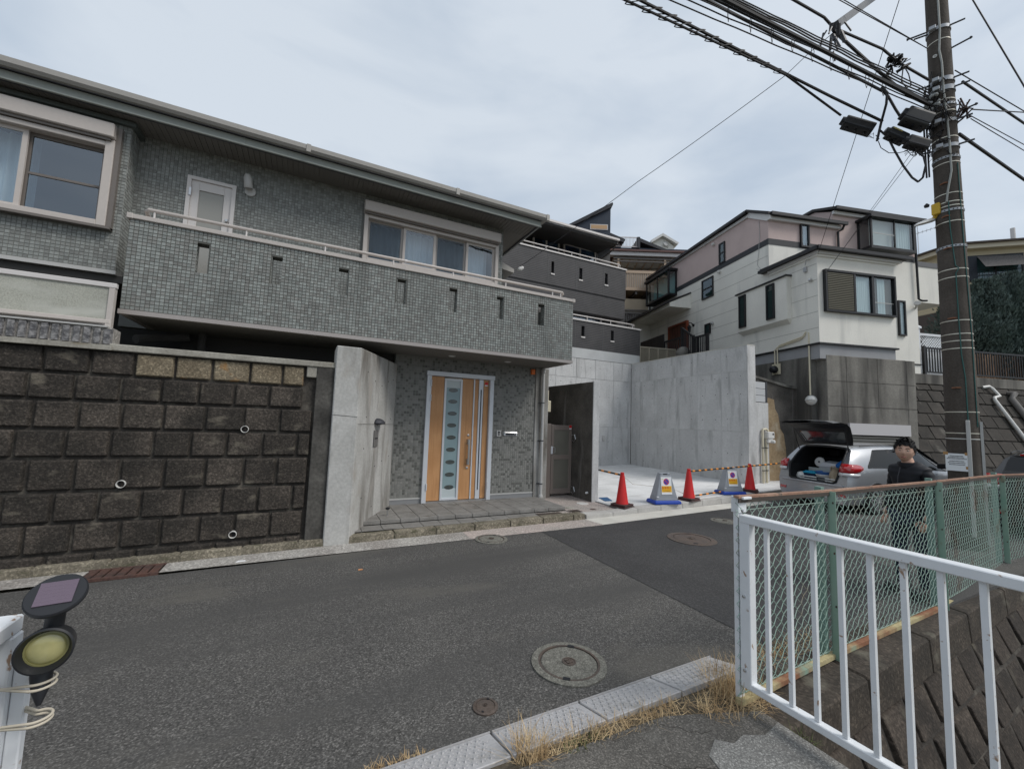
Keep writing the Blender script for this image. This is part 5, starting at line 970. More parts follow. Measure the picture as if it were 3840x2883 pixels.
br = thing('black_railing', 'black metal railing of thin uprights along the top of the leaning block wall', 'railing', (*WO, 3.75), -db, local=True)
obj('rail', MB().bar((6.0, 1.70, .92), (14, 1.70, .92), .05, .06).bar((6.0, 1.70, .1), (14, 1.70, .1), .04, .05), black_f, br)
x = 6.03
while x < 14: obj('upright', MB().box(x-.014, x+.014, 1.686, 1.714, .1, .92), black_f, br); x += .115
obj('corner_post', MB().box(5.98, 6.06, 1.66, 1.74, 0, .98), black_f, br)
wb = thing('weathered_board_fence', 'weathered brown board fence under the dark conifers', 'fence', (*WO, 3.75), -db, local=True)
for i in range(18): obj('board', MB().box(9.0+.14*i, 9.12+.14*i, 2.15, 2.19, 0, .95+.03*(i % 3)), mat('old_boards', (.20, .12, .07), .9, c2=(.12, .08, .05), s=5, ob=.3), wb)
# conifers with upright plumes
fol = mat('conifer_foliage', (.115, .15, .138), .8, isl=.5, c2=(.075, .105, .088), s=1.2, spec=.2)
bark = mat('bark', (.075, .06, .045), .95, fine=.3, fs=30)
def conifer(x, y, zb, ht, rad, n, label, seed):
    rnd = random.Random(seed)
    t = thing('conifer_tree', label, 'tree', (x, y, zb), rnd.random()*6, 'dense blue green conifers above the leaning wall', local=True)
    obj('trunk', MB().tube([(0, 0, -.3), (.03, .02, ht*.3), (0, .05, ht*.7)], [.11, .09, .03], 8), bark, t)
    b = MB(); lobes = [(rnd.uniform(-.75, .75)*rad, rnd.uniform(-.75, .75)*rad, rnd.uniform(.15, .95)) for _ in range(20)]
    for _ in range(int(n*2.2)):
        lx, ly, lt = rnd.choice(lobes); q = rnd.uniform(0, 2*pi); r = rad*.34*sqrt(rnd.random()); 
        z = ht*min(1.06, max(.02, lt+rnd.gauss(0, .13))); k = 1-.55*max(0, (z/ht-.55)/.5)**1.5
        px, py = (lx+r*cos(q))*k, (ly+r*sin(q))*k
        dx, dy = px*.35+rnd.gauss(0, .12), py*.35+rnd.gauss(0, .12); L = rnd.uniform(.07, .15); w = L*.24
        a_ = rnd.uniform(0, pi); ux, uy = cos(a_)*w, sin(a_)*w
        d_ = Vector((dx, dy, .55)).normalized()*L
        b.add([(px-ux, py-uy, z), (px+ux, py+uy, z), (px+ux*.7+d_.x*.6, py+uy*.7+d_.y*.6, z+d_.z*.6), (px+d_.x, py+d_.y, z+d_.z), (px-ux*.7+d_.x*.6, py-uy*.7+d_.y*.6, z+d_.z*.6)], [(0, 1, 2, 3, 4)])
    obj('crown', b, fol, t, fix=False)
def wl_(t, l): c, s_ = cos(db), sin(db); return (WO[0]+c*t+s_*l, WO[1]-s_*t+c*l)
for t_, l_, ht, rad, n, lab, sd_ in ((10.0, 3.3, 3.5, .85, 4200, 'leftmost blue green conifer touching the utility pole above the wall', 1), (11.0, 2.9, 3.9, 1.0, 5200, 'middle blue green conifer in front of the window awning', 2), (12.2, 2.9, 4.2, 1.1, 5600, 'tallest blue green conifer at the right edge of the photo', 3), (13.4, 3.2, 4.4, 1.2, 4000, 'blue green conifer partly cut by the right edge of the photo', 4), (11.9, 2.3, 2.0, .8, 2600, 'low dark conifer bush hanging over the wall top', 5)):
    conifer(*wl_(t_, l_), 3.72, ht, rad, n, lab, sd_)
# cream house behind the pole
cr_w = mat('cream_wall', (.50, .43, .29), .8, fine=.04, fs=20, waves=(2.2, .06, .2))
ch = thing('cream_house', 'cream house with a brown roof and an awning over its window behind the conifers', 'house', (28.84, 8.27, 5))
fd_ = Vector((cos(radians(-43)), sin(radians(-43)), 0)); sd2 = Vector((cos(radians(74)), sin(radians(74)), 0)); co = Vector((28.84, 8.27, 0)); fn = Vector((-sin(radians(-43)), cos(radians(-43)), 0))
def cp(a, b_, z): return co+fd_*a+sd2*b_+Vector((0, 0, z))
obj('wall', MB().prism([cp(0, 0, 3), cp(9, 0, 3), cp(9, 7, 3), cp(0, 7, 3)], (0, 0, 8.2)), cr_w, ch)
obj('lower_wall', MB().prism([cp(-.05, -.05, 3), cp(9, -.05, 3), cp(9, 7, 3), cp(-.05, 7, 3)], (0, 0, 5.1)), mat('brown_lower_wall', (.085, .07, .062), .8), ch)
obj('fascia', MB().prism([cp(-.35, -.35, 11.06), cp(9.3, -.35, 11.06), cp(9.3, 7.3, 11.06), cp(-.35, 7.3, 11.06)], (0, 0, .22)), mat('cream_fascia', (.58, .52, .40), .6), ch)
obj('roof', MB().add([cp(-.5, -.5, 11.28), cp(9.5, -.5, 11.28), cp(9.5, 7.5, 11.28), cp(-.5, 7.5, 11.28), cp(-.5, -.5, 11.36), cp(9.5, -.5, 11.36), cp(9.5, 7.5, 11.36), cp(-.5, 7.5, 11.36), cp(2.4, 2.6, 12.3), cp(7, 2.6, 12.3)],
    [(0, 3, 2, 1), (0, 1, 5, 4), (1, 2, 6, 5), (2, 3, 7, 6), (3, 0, 4, 7), (4, 5, 9, 8), (5, 6, 9), (6, 7, 8, 9), (7, 4, 8)]), mat('roof_brown', (.075, .058, .05), .7, fine=.15, fs=6), ch)
Mf = Matrix(((fd_.x, fn.x, 0, co.x), (fd_.y, fn.y, 0, co.y), (0, 0, 1, 0), (0, 0, 0, 1)))
def cb(*bs):
    b = MB()
    for q in bs: b.box(*q)
    return b.xform(Mf)
wn = obj('window', cb((.60, 2.7, -.06, 0, 9.42, 9.48), (.6, .66, -.06, 0, 9.48, 10.7), (2.62, 2.7, -.06, 0, 9.48, 10.7), (.6, 2.7, -.06, 0, 10.7, 10.76), (1.6, 1.66, -.05, 0, 9.48, 10.7)), black_f, ch)
obj('pane', cb((.66, 2.62, -.03, -.02, 9.48, 10.7)), pane_t, wn); obj('window_back', cb((.66, 2.62, -.012, -.004, 9.48, 10.7)), mat('back_pale', (.25, .29, .30), .9), wn)
for i in range(9): obj('window_bar', cb((.95+.18*i, .965+.18*i, -.09, -.075, 9.46, 10.0)), black_f, wn)
obj('bar_rail', cb((.9, 2.62, -.09, -.075, 9.72, 9.745), (.9, 2.62, -.09, -.075, 9.98, 10.0)), black_f, wn)
obj('shutter', cb((.50, .90, -.075, -.07, 9.5, 10.75)), mat('shutter_blue_black', (.022, .027, .037), .6), wn)
for i in range(12): obj('louvre', cb((.51, .89, -.09, -.075, 9.53+.1*i, 9.58+.1*i)), mat('shutter_blue_black', (.022, .027, .037), .6), wn)
b = MB().add([(.92, -.05, 10.72), (2.62, -.05, 10.66), (2.74, -.5, 10.02), (.95, -.5, 10.02), (.92, -.03, 10.73), (2.62, -.03, 10.67), (2.74, -.49, 10.04), (.95, -.49, 10.04)], [(0, 3, 2, 1), (4, 5, 6, 7), (0, 1, 5, 4), (1, 2, 6, 5), (2, 3, 7, 6), (3, 0, 4, 7)]).xform(Mf)
obj('awning', b, mat('reed_awning', (.115, .108, .105), .95, fine=.3, fs=20), wn)
obj('vent_pipe', MB().tube([cp(2.72, .3, 11.3), cp(2.72, .3, 12.15)], .09, 10), alu_pale, ch)
an = thing('roof_antenna', 'thin television antenna standing between the white and the cream house', 'antenna', (28.3, 9.2, 11.3))
b = obj('mast', MB().tube([(28.25, 9.35, 11.2), (28.25, 9.35, 13.0)], .02, 6), steel, an)
for z, n in ((12.75, 7), (12.3, 9)):
    obj('boom', MB().tube([(28.0, 9.9, z-.1), (28.5, 8.75, z+.15)], .014, 6), steel, an)
    for i in range(n):
        f_ = i/(n-1); q = Vector((28.0+.5*f_, 9.9-1.15*f_, z-.1+.25*f_)); obj('rod', MB().tube([q-Vector((.2, .08, 0)), q+Vector((.2, .08, 0))], .008, 4), steel, an)
# ---------------------------------------------------------------- driveway, kerb ramps, near retaining wall
drv = mat('driveway_old', (.125, .117, .105), .95, c2=(.085, .080, .072), s=2.2, fine=.42, fs=120, vor=.45, vs=150, bump=.7, bs=90, st2=(.17, .165, .15), s2v=(2, 2, 2), s2lo=.56, s2hi=.7)
drv2 = mat('driveway_new', (.235, .23, .215), .95, c2=(.18, .175, .165), s=2, fine=.4, fs=120, vor=.45, vs=150, bump=.6, bs=90)
DZ = .098
b = MB(); edge = [(2.47, 1.60), (2.2, 1.70), (1.9, 1.80), (-.75, 1.85), (-9, 1.85), (-9, -6), (2.47, -6)]
struct('driveway', MB().prism([(x, y, -2.6) for x, y in edge], (0, 0, 2.6+DZ)), drv)
pat = [(2.462, 1.50), (2.30, 1.47), (2.19, 1.52), (2.09, 1.50), (2.02, 1.56), (1.90, 1.50), (1.86, 1.37), (1.77, 1.31), (1.70, 1.20), (1.45, 1.05), (1.0, .8), (.5, -6), (2.462, -6)]
struct('driveway_patch', MB().prism([(x, y, DZ-.02) for x, y in pat], (0, 0, .024)), drv2)
b = MB(); random.seed(12)
def crack(pts, w): 
    q = [pts[0]]
    for i in range(len(pts)-1):
        for k in (1, 2, 3, 4): f_ = k/4; q.append((pts[i][0]+(pts[i+1][0]-pts[i][0])*f_+random.uniform(-.012, .012), pts[i][1]+(pts[i+1][1]-pts[i][1])*f_+random.uniform(-.012, .012)))
    for i in range(len(q)-1): b.bar((*q[i], DZ), (*q[i+1], DZ), w*random.uniform(.3, .7), .0015)
crack([(1.62, 1.58), (1.70, 1.50), (1.80, 1.47), (1.93, 1.40), (1.97, 1.32)], .007); crack([(1.25, 1.60), (1.30, 1.40), (1.27, 1.22), (1.36, 1.0)], .006); crack([(1.8, 1.8), (1.95, 1.66), (2.05, 1.6)], .006)
struct('driveway_crack', b, mat('crack_dirt', (.035, .03, .025), .95))
ramp_m = mat('ramp_plate', (.44, .435, .44), .65, c2=(.37, .365, .365), s=3, fine=.1, fs=60, ob=.05, st2=(.27, .26, .24), s2v=(4, 4, 4), s2lo=.6, s2hi=.78)
RX = [-.62, -.06, .42, 1.01, 1.59, 2.17, 2.76]; RY0, RY1 = 2.165, 1.90
def star(cx, cy, r, z, sl):
    P = [(cx+rr*cos(a_), cy+rr*sin(a_)) for k in range(10) for rr, a_ in (((r if k % 2 == 0 else r*.45), pi/2+k*pi/5),)]
    zz = lambda x, y: z+(RY0-y)/(RY0-RY1)*sl+SL*x
    return P, zz
lab = ['second from the left, partly hidden by the photo edge', 'left end piece at the bottom edge of the photo', 'piece running into the bottom edge of the photo', 'piece beside the front dry grass tuft', 'middle piece next to the concrete manhole', 'farthest piece beside the white railing post']
order = [5, 4, 3, 2, 1, 0]
for i in range(6):
    a, c = RX[i]+.006, RX[i+1]-.006; zl = lambda x: SL*x
    rr_ = thing('kerb_ramp', 'grey plastic star patterned kerb ramp, ' + lab[i], 'kerb ramp', ((a+c)/2, 2.1, 0), group='kerb ramp plates along the driveway')
    o = obj('plate', MB().hexa([(a, RY0, zl(a)-.02), (c, RY0, zl(c)-.02), (c, RY1, zl(c)-.02), (a, RY1, zl(a)-.02), (a, RY0, zl(a)+.018), (c, RY0, zl(c)+.018), (c, RY1, zl(c)+.085), (a, RY1, zl(a)+.085)]), ramp_m, rr_, bev=.004)
    b = MB()
    for m in range(int((c-a-.03)/.046)):
        for n in range(5):
            cx = a+.032+.046*m+(.023 if n % 2 else 0); cy = RY0-.034-.046*n
            if cx > c-.026: continue
            P, zz = star(cx, cy, .0235, .0182, .067)
            b.add([(x, y, zz(x, y)) for x, y in P]+[(cx+(x-cx)*.75, cy+(y-cy)*.75, zz(x, y)+.005) for x, y in P], [(k, (k+1) % 10, 10+(k+1) % 10, 10+k) for k in range(10)]+[tuple(range(10, 20))])
    obj('star_relief', b, ramp_m, o, kind='stuff', fix=False)
    obj('edge_lip', MB().hexa([(a, RY0, zl(a)+.018), (c, RY0, zl(c)+.018), (c, RY0-.008, zl(c)+.021), (a, RY0-.008, zl(a)+.021), (a, RY0, zl(a)+.026), (c, RY0, zl(c)+.026), (c, RY0-.008, zl(c)+.029), (a, RY0-.008, zl(a)+.029)]), ramp_m, o)
# gap earth between ramp and slab
struct('soil_strip', MB().hexa([(-9, 1.80, -.3), (2.6, 1.65, -.3), (2.8, 1.93, -.3), (-9, 1.91, -.3), (-9, 1.80, .08), (2.6, 1.65, .08), (2.8, 1.93, .075), (-9, 1.91, .08)]), mat('soil', (.07, .058, .042), .95, c2=(.12, .10, .07), s=8, fine=.35, fs=50, bump=.8, bs=40))
# retaining wall of the road above the lower lot (bottom right)
nw = thing('near_block_wall', 'dark sloping wall of large blocks below the green mesh fence at lower right', 'retaining wall', (5, 1.6, 0))
fy = lambda x: 1.70+(x-2.4)*.0636                # line of the fence
near_m = mat('near_block', (.050, .040, .032), .95, c2=(.028, .023, .019), s=2.2, lo=.4, hi=.6, fine=.35, fs=45, ob=.25, vor=.4, vs=60, bump=.7, bs=40, st2=(.10, .088, .068), s2v=(3, 3, 3), s2lo=.6, s2hi=.74)
cop2 = mat('near_coping', (.062, .050, .039), .95, c2=(.036, .030, .024), s=2.5, fine=.35, fs=45, vor=.4, vs=55, bump=.7, bs=40, st2=(.15, .14, .11), s2v=(3, 3, 3), s2lo=.6, s2hi=.75)
x = 2.48
while x < 14:
    x2 = x+random.uniform(.9, 1.3); ya, yc = fy(x), fy(x2)
    obj('coping', MB().hexa([(x+.004, ya-.24, -.22), (x2-.004, yc-.24, -.22), (x2-.004, yc+.14, -.22), (x+.004, ya+.14, -.22), (x+.004, ya-.22, .035+SL*x*.2), (x2-.004, yc-.22, .035+SL*x*.2), (x2-.004, yc+.14, .05+SL*x*.2), (x+.004, ya+.14, .05+SL*x*.2)]), cop2, nw, bev=.012); x = x2
obj('wall_core', MB().add([(2.47, fy(2.47)-.20, -.2), (14, fy(14)-.20, -.2), (14, fy(14)+.2, -.2), (2.47, fy(2.47)+.2, -.2), (2.47, fy(2.47)-1.05, -2.5), (14, fy(14)-1.05, -2.5), (14, fy(14)+.2, -2.5), (2.47, fy(2.47)+.2, -2.5)], [(0, 1, 2, 3), (4, 7, 6, 5), (0, 4, 5, 1), (1, 5, 6, 2), (2, 6, 7, 3), (3, 7, 4, 0)]), mortar, nw)
for j in range(8):
    z1 = -.225-.285*j; z0 = z1-.275; x = 2.49-(.20 if j % 2 else 0)
    while x < 9.5:
        wd = random.uniform(.38, .43); x0, x1 = max(2.485, x)+.008, x+wd-.008
        if x1-x0 > .1:
            o_ = lambda zz: .22+.37*(-.2-zz); yy = lambda xx, zz, d: fy(xx)-o_(zz)+d; p_ = random.uniform(-.02, .012); e = .022
            obj('block', MB().add([(x0, yy(x0, z0, .07), z0), (x1, yy(x1, z0, .07), z0), (x1, yy(x1, z1, .07), z1), (x0, yy(x0, z1, .07), z1), (x0+e, yy(x0, z0, p_), z0+e), (x1-e, yy(x1, z0, p_), z0+e), (x1-e, yy(x1, z1, p_), z1-e), (x0+e, yy(x0, z1, p_), z1-e)],
                [(4, 5, 6, 7), (0, 1, 5, 4), (1, 2, 6, 5), (2, 3, 7, 6), (3, 0, 4, 7)]), near_m, nw, bev=.006)
        x += wd

# ---------------------------------------------------------------- green mesh fence on the wall top
fe = thing('mesh_fence', 'rusty green chain link fence with a bent top rail on the near wall', 'fence', (5, 1.85, 0))
FP = [Vector((2.40, 1.69, 0)), Vector((3.60, 1.785, 0)), Vector((5.63, 1.84, 0)), Vector((8.2, 2.07, 0)), Vector((9.75, 2.0, 0)), Vector((14, 1.6, 0))]
FZ0 = [.11, .075, .066, .01, .0, .0]; FZ1 = [1.30, 1.268, 1.262, 1.225, 1.215, 1.20]
green = mat('green_coated_wire', (.30, .42, .36), .5, c2=(.36, .46, .40), s=2, ob=.05, st2=(.20, .13, .08), s2v=(2, 2, 2), s2lo=.58, s2hi=.68)
gpost = mat('green_post', (.23, .36, .285), .5, c2=(.30, .40, .33), s=4, st2=(.22, .10, .05), s2v=(5, 5, 2), s2lo=.62, s2hi=.72)
rail_r = mat('rusty_rail', (.36, .225, .16), .75, c2=(.25, .135, .09), s=3, fine=.2, fs=40, st2=(.10, .085, .07), s2v=(9, 9, 9), s2lo=.62, s2hi=.7)
rail_b = mat('rusty_bottom', (.42, .36, .20), .8, c2=(.24, .11, .06), s=1.6, lo=.48, hi=.6, fine=.2, fs=30, st2=(.22, .32, .25), s2v=(3, 3, 3), s2lo=.6, s2hi=.7)
def fpt(i, f, z01): a, c = FP[i], FP[i+1]; q = a+(c-a)*f; z0 = FZ0[i]+(FZ0[i+1]-FZ0[i])*f; z1 = FZ1[i]+(FZ1[i+1]-FZ1[i])*f; return Vector((q.x, q.y, z0+(z1-z0)*z01))
for i in range(5):
    L = (FP[i+1]-FP[i]).length; nwx = max(4, int(L/.043)); nz = 30; n_ = (FP[i+1]-FP[i]).cross(Vector((0, 0, 1))).normalized()
    b = MB()
    for k in range(nwx):
        pts = [fpt(i, min(max((k+(.5 if (m+k) % 2 else -.5)*1.04+.5)/nwx, 0), 1), .025+.945*m/nz)+n_*(.004 if m % 2 else -.004) for m in range(nz+1)]
        b.tube(pts, .0027, 4, False)
    obj('wire_mesh', b, green, fe, kind='stuff', fix=False)
    obj('top_rail', MB().bar(fpt(i, 0, 1.0), fpt(i, 1, 1.0), .034, .014), rail_r, fe)
    obj('top_lip', MB().bar(fpt(i, 0, .982)+n_*.015, fpt(i, 1, .982)+n_*.015, .005, .026), mat('rust_dark', (.06, .05, .042), .8), fe)
    obj('bottom_rail', MB().bar(fpt(i, 0, .0), fpt(i, 1, .0), .045, .03), rail_b, fe)
    obj('tension_wire', MB().tube([fpt(i, f_/6, .93)-n_*.004 for f_ in range(7)], .003, 4).tube([fpt(i, f_/6, .03)-n_*.004 for f_ in range(7)], .003, 4), green, fe)
for i, f_ in ((1, 0), (2, 0), (3, .04), (4, .3)):
    n_ = (FP[i+1]-FP[i]).cross(Vector((0, 0, 1))).normalized(); u_ = (FP[i+1]-FP[i]).normalized()
    q0, q1 = fpt(i, f_, -.02), fpt(i, f_, 1.0)
    o = obj('fence_post', MB().bar(q0+n_*.03, q1+n_*.03, .05, .006, u_).bar(q0+u_*.022+n_*.005, q1+u_*.022+n_*.005, .006, .05, u_), gpost, fe)
    obj('back_post', MB().bar(q0-u_*.05-n_*.03, q1-u_*.05-n_*.03+Vector((0, 0, .03)), .045, .045, u_), mat('post_teal', (.15, .25, .225), .55, c2=(.20, .30, .25), s=4), fe)
    for z_ in (.3, .62, .93): obj('bolt', MB().lathe([(.009, 0), (.009, .008)], fpt(i, f_, z_)+n_*.034, 8, n_), rust, o)

# ---------------------------------------------------------------- white railing along the driveway edge, and its left counterpart
rg = thing('white_railing', 'white painted steel railing with upright bars along the right side of the driveway', 'railing', (2.45, 1.2, .1))
X = 2.45
obj('corner_post', MB().box(X-.025, X+.025, 1.70, 1.73, .06, 1.29), white_p, rg, bev=.003)
obj('gate_stile', MB().box(X-.03, X+.03, 1.625, 1.69, .20, 1.19), white_p, rg, bev=.004)
obj('post_bracket', MB().box(X-.03, X+.05, 1.69, 1.74, 1.20, 1.30).box(X-.02, X+.06, 1.66, 1.74, 1.285, 1.30), white_p, rg, bev=.003)
obj('top_rail', MB().hexa([(X-.033, -3, 1.165), (X+.033, -3, 1.165), (X+.033, 1.686, 1.148), (X-.033, 1.686, 1.148), (X-.033, -3, 1.205), (X+.033, -3, 1.205), (X+.033, 1.686, 1.194), (X-.033, 1.686, 1.194)]), white_p, rg, bev=.004)
obj('bottom_rail', MB().hexa([(X-.025, -3, .27), (X+.025, -3, .27), (X+.025, 1.686, .195), (X-.025, 1.686, .195), (X-.025, -3, .31), (X+.025, -3, .31), (X+.025, 1.686, .235), (X-.025, 1.686, .235)]), white_p, rg, bev=.004)
for i in range(36):
    y = 1.537-.1235*i; obj('baluster', MB().box(X-.011, X+.011, y-.011, y+.011, .235+.01, 1.15), white_p, rg)
for z in (1.22, .72, .3): obj('bolt', MB().lathe([(.009, 0), (.009, .008), (.004, .01)], (X-.03, 1.66, z), 8, (-1, 0, 0)), steel, rg)
lg = thing('white_railing', 'white painted railing end post at lower left with a solar spotlight tied to it', 'railing', (-.62, 1.45, .1))
obj('end_post', MB().box(-.690, -.607, 1.475, 1.525, .08, 1.15), white_p, lg, bev=.004)
obj('post_flange', MB().box(-.606, -.578, 1.495, 1.52, .08, 1.11), white_p, lg, bev=.003)
obj('top_rail', MB().box(-.690, -.610, -3, 1.524, 1.1505, 1.190), white_p, lg, bev=.004)
obj('bottom_rail', MB().box(-.665, -.615, -3, 1.47, .25, .30), white_p, lg, bev=.004)
for i in range(30): obj('baluster', MB().box(-.652, -.63, 1.36-.1235*i-.011, 1.36-.1235*i+.011, .30, 1.15), white_p, lg)
# solar spotlight
def ring_frame(c, n): n = Vector(n).normalized(); return n
sl = thing('solar_spotlight', 'black solar spotlight with a tilted round panel tied to the white post', 'spotlight', (-.53, 1.46, 1.05))
pc, pn_ = on_r(122, 1284, 1.50), Vector((.05, -.62, .78)).normalized()
hc, hn = on_r(101, 1400, 1.50), Vector((.12, -.90, .05)).normalized()
obj('panel_housing', MB().lathe([(.050, -.010), (.055, -.006), (.055, .0), (.052, .004), (.001, .005)], pc, 36, pn_).lathe([(.015, -.034), (.03, -.02), (.042, -.008)], pc, 20, pn_), black_p, sl, smooth=.6)
px_ = Vector((1, .12, 0)); px_ = (px_-pn_*px_.dot(pn_)).normalized(); Mx = frame3(pc+pn_*.0055, px_, pn_.cross(px_))
cell = obj('solar_cell', MB().box(-.033, .033, -.028, .032, -.001, .0012).xform(Mx), mat('solar_cell', (.115, .085, .115), .35, spec=.5), sl)
b = MB()
for i in range(7): b.box(-.033, .033, -.027+.0095*i, -.0265+.0095*i, .0012, .0015)
obj('cell_line', b.xform(Mx), mat('cell_line', (.17, .13, .17), .4), cell, kind='stuff')
obj('lamp_head', MB().lathe([(.015, -.055), (.034, -.048), (.045, -.026), (.049, 0), (.051, .018), (.047, .020), (.039, .002), (.036, -.008), (.001, -.008)], hc, 36, hn), black_p, sl, smooth=.7)
lens = obj('lens', MB().lathe([(.0375, -.006), (.037, -.001), (.028, .004), (.014, .006), (.001, .0065)], hc, 32, hn), mat('lens_yellow', (.40, .37, .17), .12, spec=.6, coat=.6, c2=(.28, .27, .12), s=22), sl, smooth=True)
obj('lens_ring', MB().lathe([(.0385, -.003), (.0385, .002), (.035, .003), (.035, -.003)], hc, 32, hn), mat('ring_olive', (.22, .21, .09), .3), sl, smooth=.6)
obj('neck', MB().tube([hc+Vector((0, .02, .035)), pc-pn_*.028], .018, 14), black_p, sl, smooth=.8)
sp0 = on_r(91, 1446, 1.53); sp1 = on_r(83, 1524, 1.50)
obj('spike', MB().tube([sp0, sp0+(sp1-sp0)*.25, sp0+(sp1-sp0)*.6, sp1], [.021, .019, .015, .004], 14), black_p, sl, smooth=.8)
tw = mat('twine', (.52, .47, .38), .9)
cord = thing('tie_cord', 'pale cord wound round the white post and the spotlight spike', 'cord', tuple(sp0))
for dz, dip in ((-.02, .012), (-.032, -.012), (-.10, .02), (-.108, .012)):
    q = sp0+(sp1-sp0)*(-dz*4.2); c_ = Vector((q.x, q.y, sp0.z+dz)); pts = []
    for k in range(17):
        a_ = -1.9+3.8*k/16; pts.append(c_+Vector((.026*cos(a_), .026*sin(a_), .0)))
    pts = [Vector((-.70, 1.50, c_.z-dip-.03)), Vector((-.696, 1.468, c_.z-dip-.026)), Vector((-.63, 1.465, c_.z-dip*.7-.014))]+pts+[Vector((-.60, 1.53, c_.z-.02)), Vector((-.68, 1.53, c_.z-.03))]
    obj('cord_turn', MB().tube(pts, .0032, 6), tw, cord, smooth=True)

# ---------------------------------------------------------------- dry grass tufts
gr_m = mat('dry_grass', (.52, .40, .235), .9, isl=.45, c2=(.40, .27, .14), s=8)
gr_g = mat('weed_green', (.09, .11, .04), .9, isl=.4)
def tuft(cx, cy, z, n, rad, hmin, hmax, lean, label, flat=.3, ex=(1, 1), seed=1, m=None):
    rnd = random.Random(seed); b = MB()
    for _ in range(n):
        r, a_ = rad*sqrt(rnd.random()), rnd.uniform(0, 2*pi); x, y = cx+r*cos(a_)*ex[0], cy+r*sin(a_)*ex[1]
        L = rnd.uniform(hmin, hmax); q = rnd.uniform(0, 2*pi); o_ = rnd.random()**1.2*lean; w = rnd.uniform(.0012, .0026)
        d = Vector((cos(q)*o_, sin(q)*o_, 1-min(.92, o_*flat*2.2))).normalized(); bend = Vector((cos(q), sin(q), -.7))*rnd.uniform(.05, .5)
        sd_ = Vector((-sin(q+rnd.uniform(-1, 1)), cos(q), 0))*w; p0 = Vector((x, y, z)); pts = [p0+d*L*t_+bend*L*t_*t_*.6 for t_ in (0, .35, .7, 1)]
        for p_ in pts: p_.z = max(p_.z, z+.003)
        vs = [v for k, p_ in enumerate(pts) for v in (p_-sd_*(1-k*.28), p_+sd_*(1-k*.28))]
        b.add(vs, [(2*k, 2*k+1, 2*k+3, 2*k+2) for k in range(3)])
    return obj('grass_tuft', b, m or gr_m, kind='stuff', label=label, fix=False)
tuft(2.52, 1.84, .05, 620, .15, .05, .24, .95, 'dry straw coloured grass clump at the foot of the white railing post', seed=2)
tuft(2.40, 1.72, .09, 520, .24, .05, .16, 1.2, 'flattened dry grass spilling over the driveway corner', .45, seed=3, ex=(1.2, .6))
tuft(1.10, 1.89, .07, 240, .085, .05, .19, .95, 'dry grass tuft in front of the kerb ramp at bottom centre', seed=4)
tuft(1.34, 1.86, .085, 260, .20, .04, .12, 1.35, 'loose dry grass along the driveway edge', .45, ex=(1.2, .35), seed=5)
tuft(1.78, 1.83, .085, 420, .34, .04, .11, 1.4, 'low mat of dry grass between kerb ramp and driveway', .5, ex=(1.1, .22), seed=6)
tuft(.45, 2.19, .01, 160, .2, .02, .06, 1.3, 'wisps of dry grass at the front lip of the kerb ramp', .5, ex=(1.1, .12), seed=7)
tuft(1.38, 1.82, .09, 120, .10, .02, .05, 1.0, 'small green weeds among the dry grass', .4, seed=8, m=gr_g, ex=(1.3, .5))
tuft(3.3, 2.0, .045, 500, .5, .04, .14, 1.2, 'dry grass behind the mesh fence', .45, ex=(1.2, .2), seed=9)
tuft(2.55, 1.42, .02, 60, .06, .03, .10, 1.0, 'green weed sprouting below the white railing', .4, seed=10, m=gr_g)
b = MB().add([(0, 0, 0), (.012, -.004, .012), (.035, 0, .016), (.012, .008, .013)], [(0, 1, 2, 3)])
# ---------------------------------------------------------------- traffic cones, no-parking stands, striped bars
cone_r = mat('cone_red', (.62, .022, .022), .5, ob=.06, spec=.4, c2=(.52, .02, .02), s=6)
cone_b = mat('cone_base', (.075, .028, .025), .7, c2=(.045, .03, .028), s=8, ob=.15)
def cone_proto():
    t = thing('traffic_cone', '', 'traffic cone', (0, 0, 0), local=True, group='red traffic cones along the parking edge')
    prof = [(.125, .03), (.118, .05), (.042, .585), (.034, .59), (.036, .60), (.036, .632), (.028, .64), (.001, .641)]
    obj('cone', MB().lathe(prof, (0, 0, 0), 28), cone_r, t, smooth=.7)
    obj('base', MB().frus(-.17, .17, -.17, .17, -.02, .0, .02).xform(Matrix(((1, 0, 0, 0), (0, 0, 1, 0), (0, -1, 0, .01), (0, 0, 0, 1)))).box(-.175, .175, -.175, .175, .0, .012), cone_b, t, bev=.006)
    obj('weight_base', MB().box(-.16, .16, -.16, .16, .03, .055), cone_b, t, bev=.01)
    return t
cp_ = cone_proto()
cones = [(5.50, 6.22, .3, 'red traffic cone nearest the gate wall, left of the first no parking sign'), (7.22, 6.14, .15, 'red traffic cone between the two no parking signs'), (9.42, 6.28, .5, 'red traffic cone behind the far no parking sign, next to the silver car')]
CP = []
for i, (x, y, a, l_) in enumerate(cones):
    z = ps(x)
    if i == 0: o = cp_; o.location = (x, y, z); o.rotation_euler = (0, 0, a); o['label'] = l_
    else: o = dup(cp_, (x, y, z), a, l_)
    CP.append(Vector((x, y, z)))
stand_g = mat('stand_grey', (.30, .32, .35), .5, ob=.03, fine=.03); blue_b = mat('stand_blue', (.012, .055, .36), .45); yel = mat('sign_yellow', (.80, .47, .02), .6); redi = mat('sign_red', (.60, .03, .03), .6); blus = mat('sign_blue', (.02, .06, .38), .5)
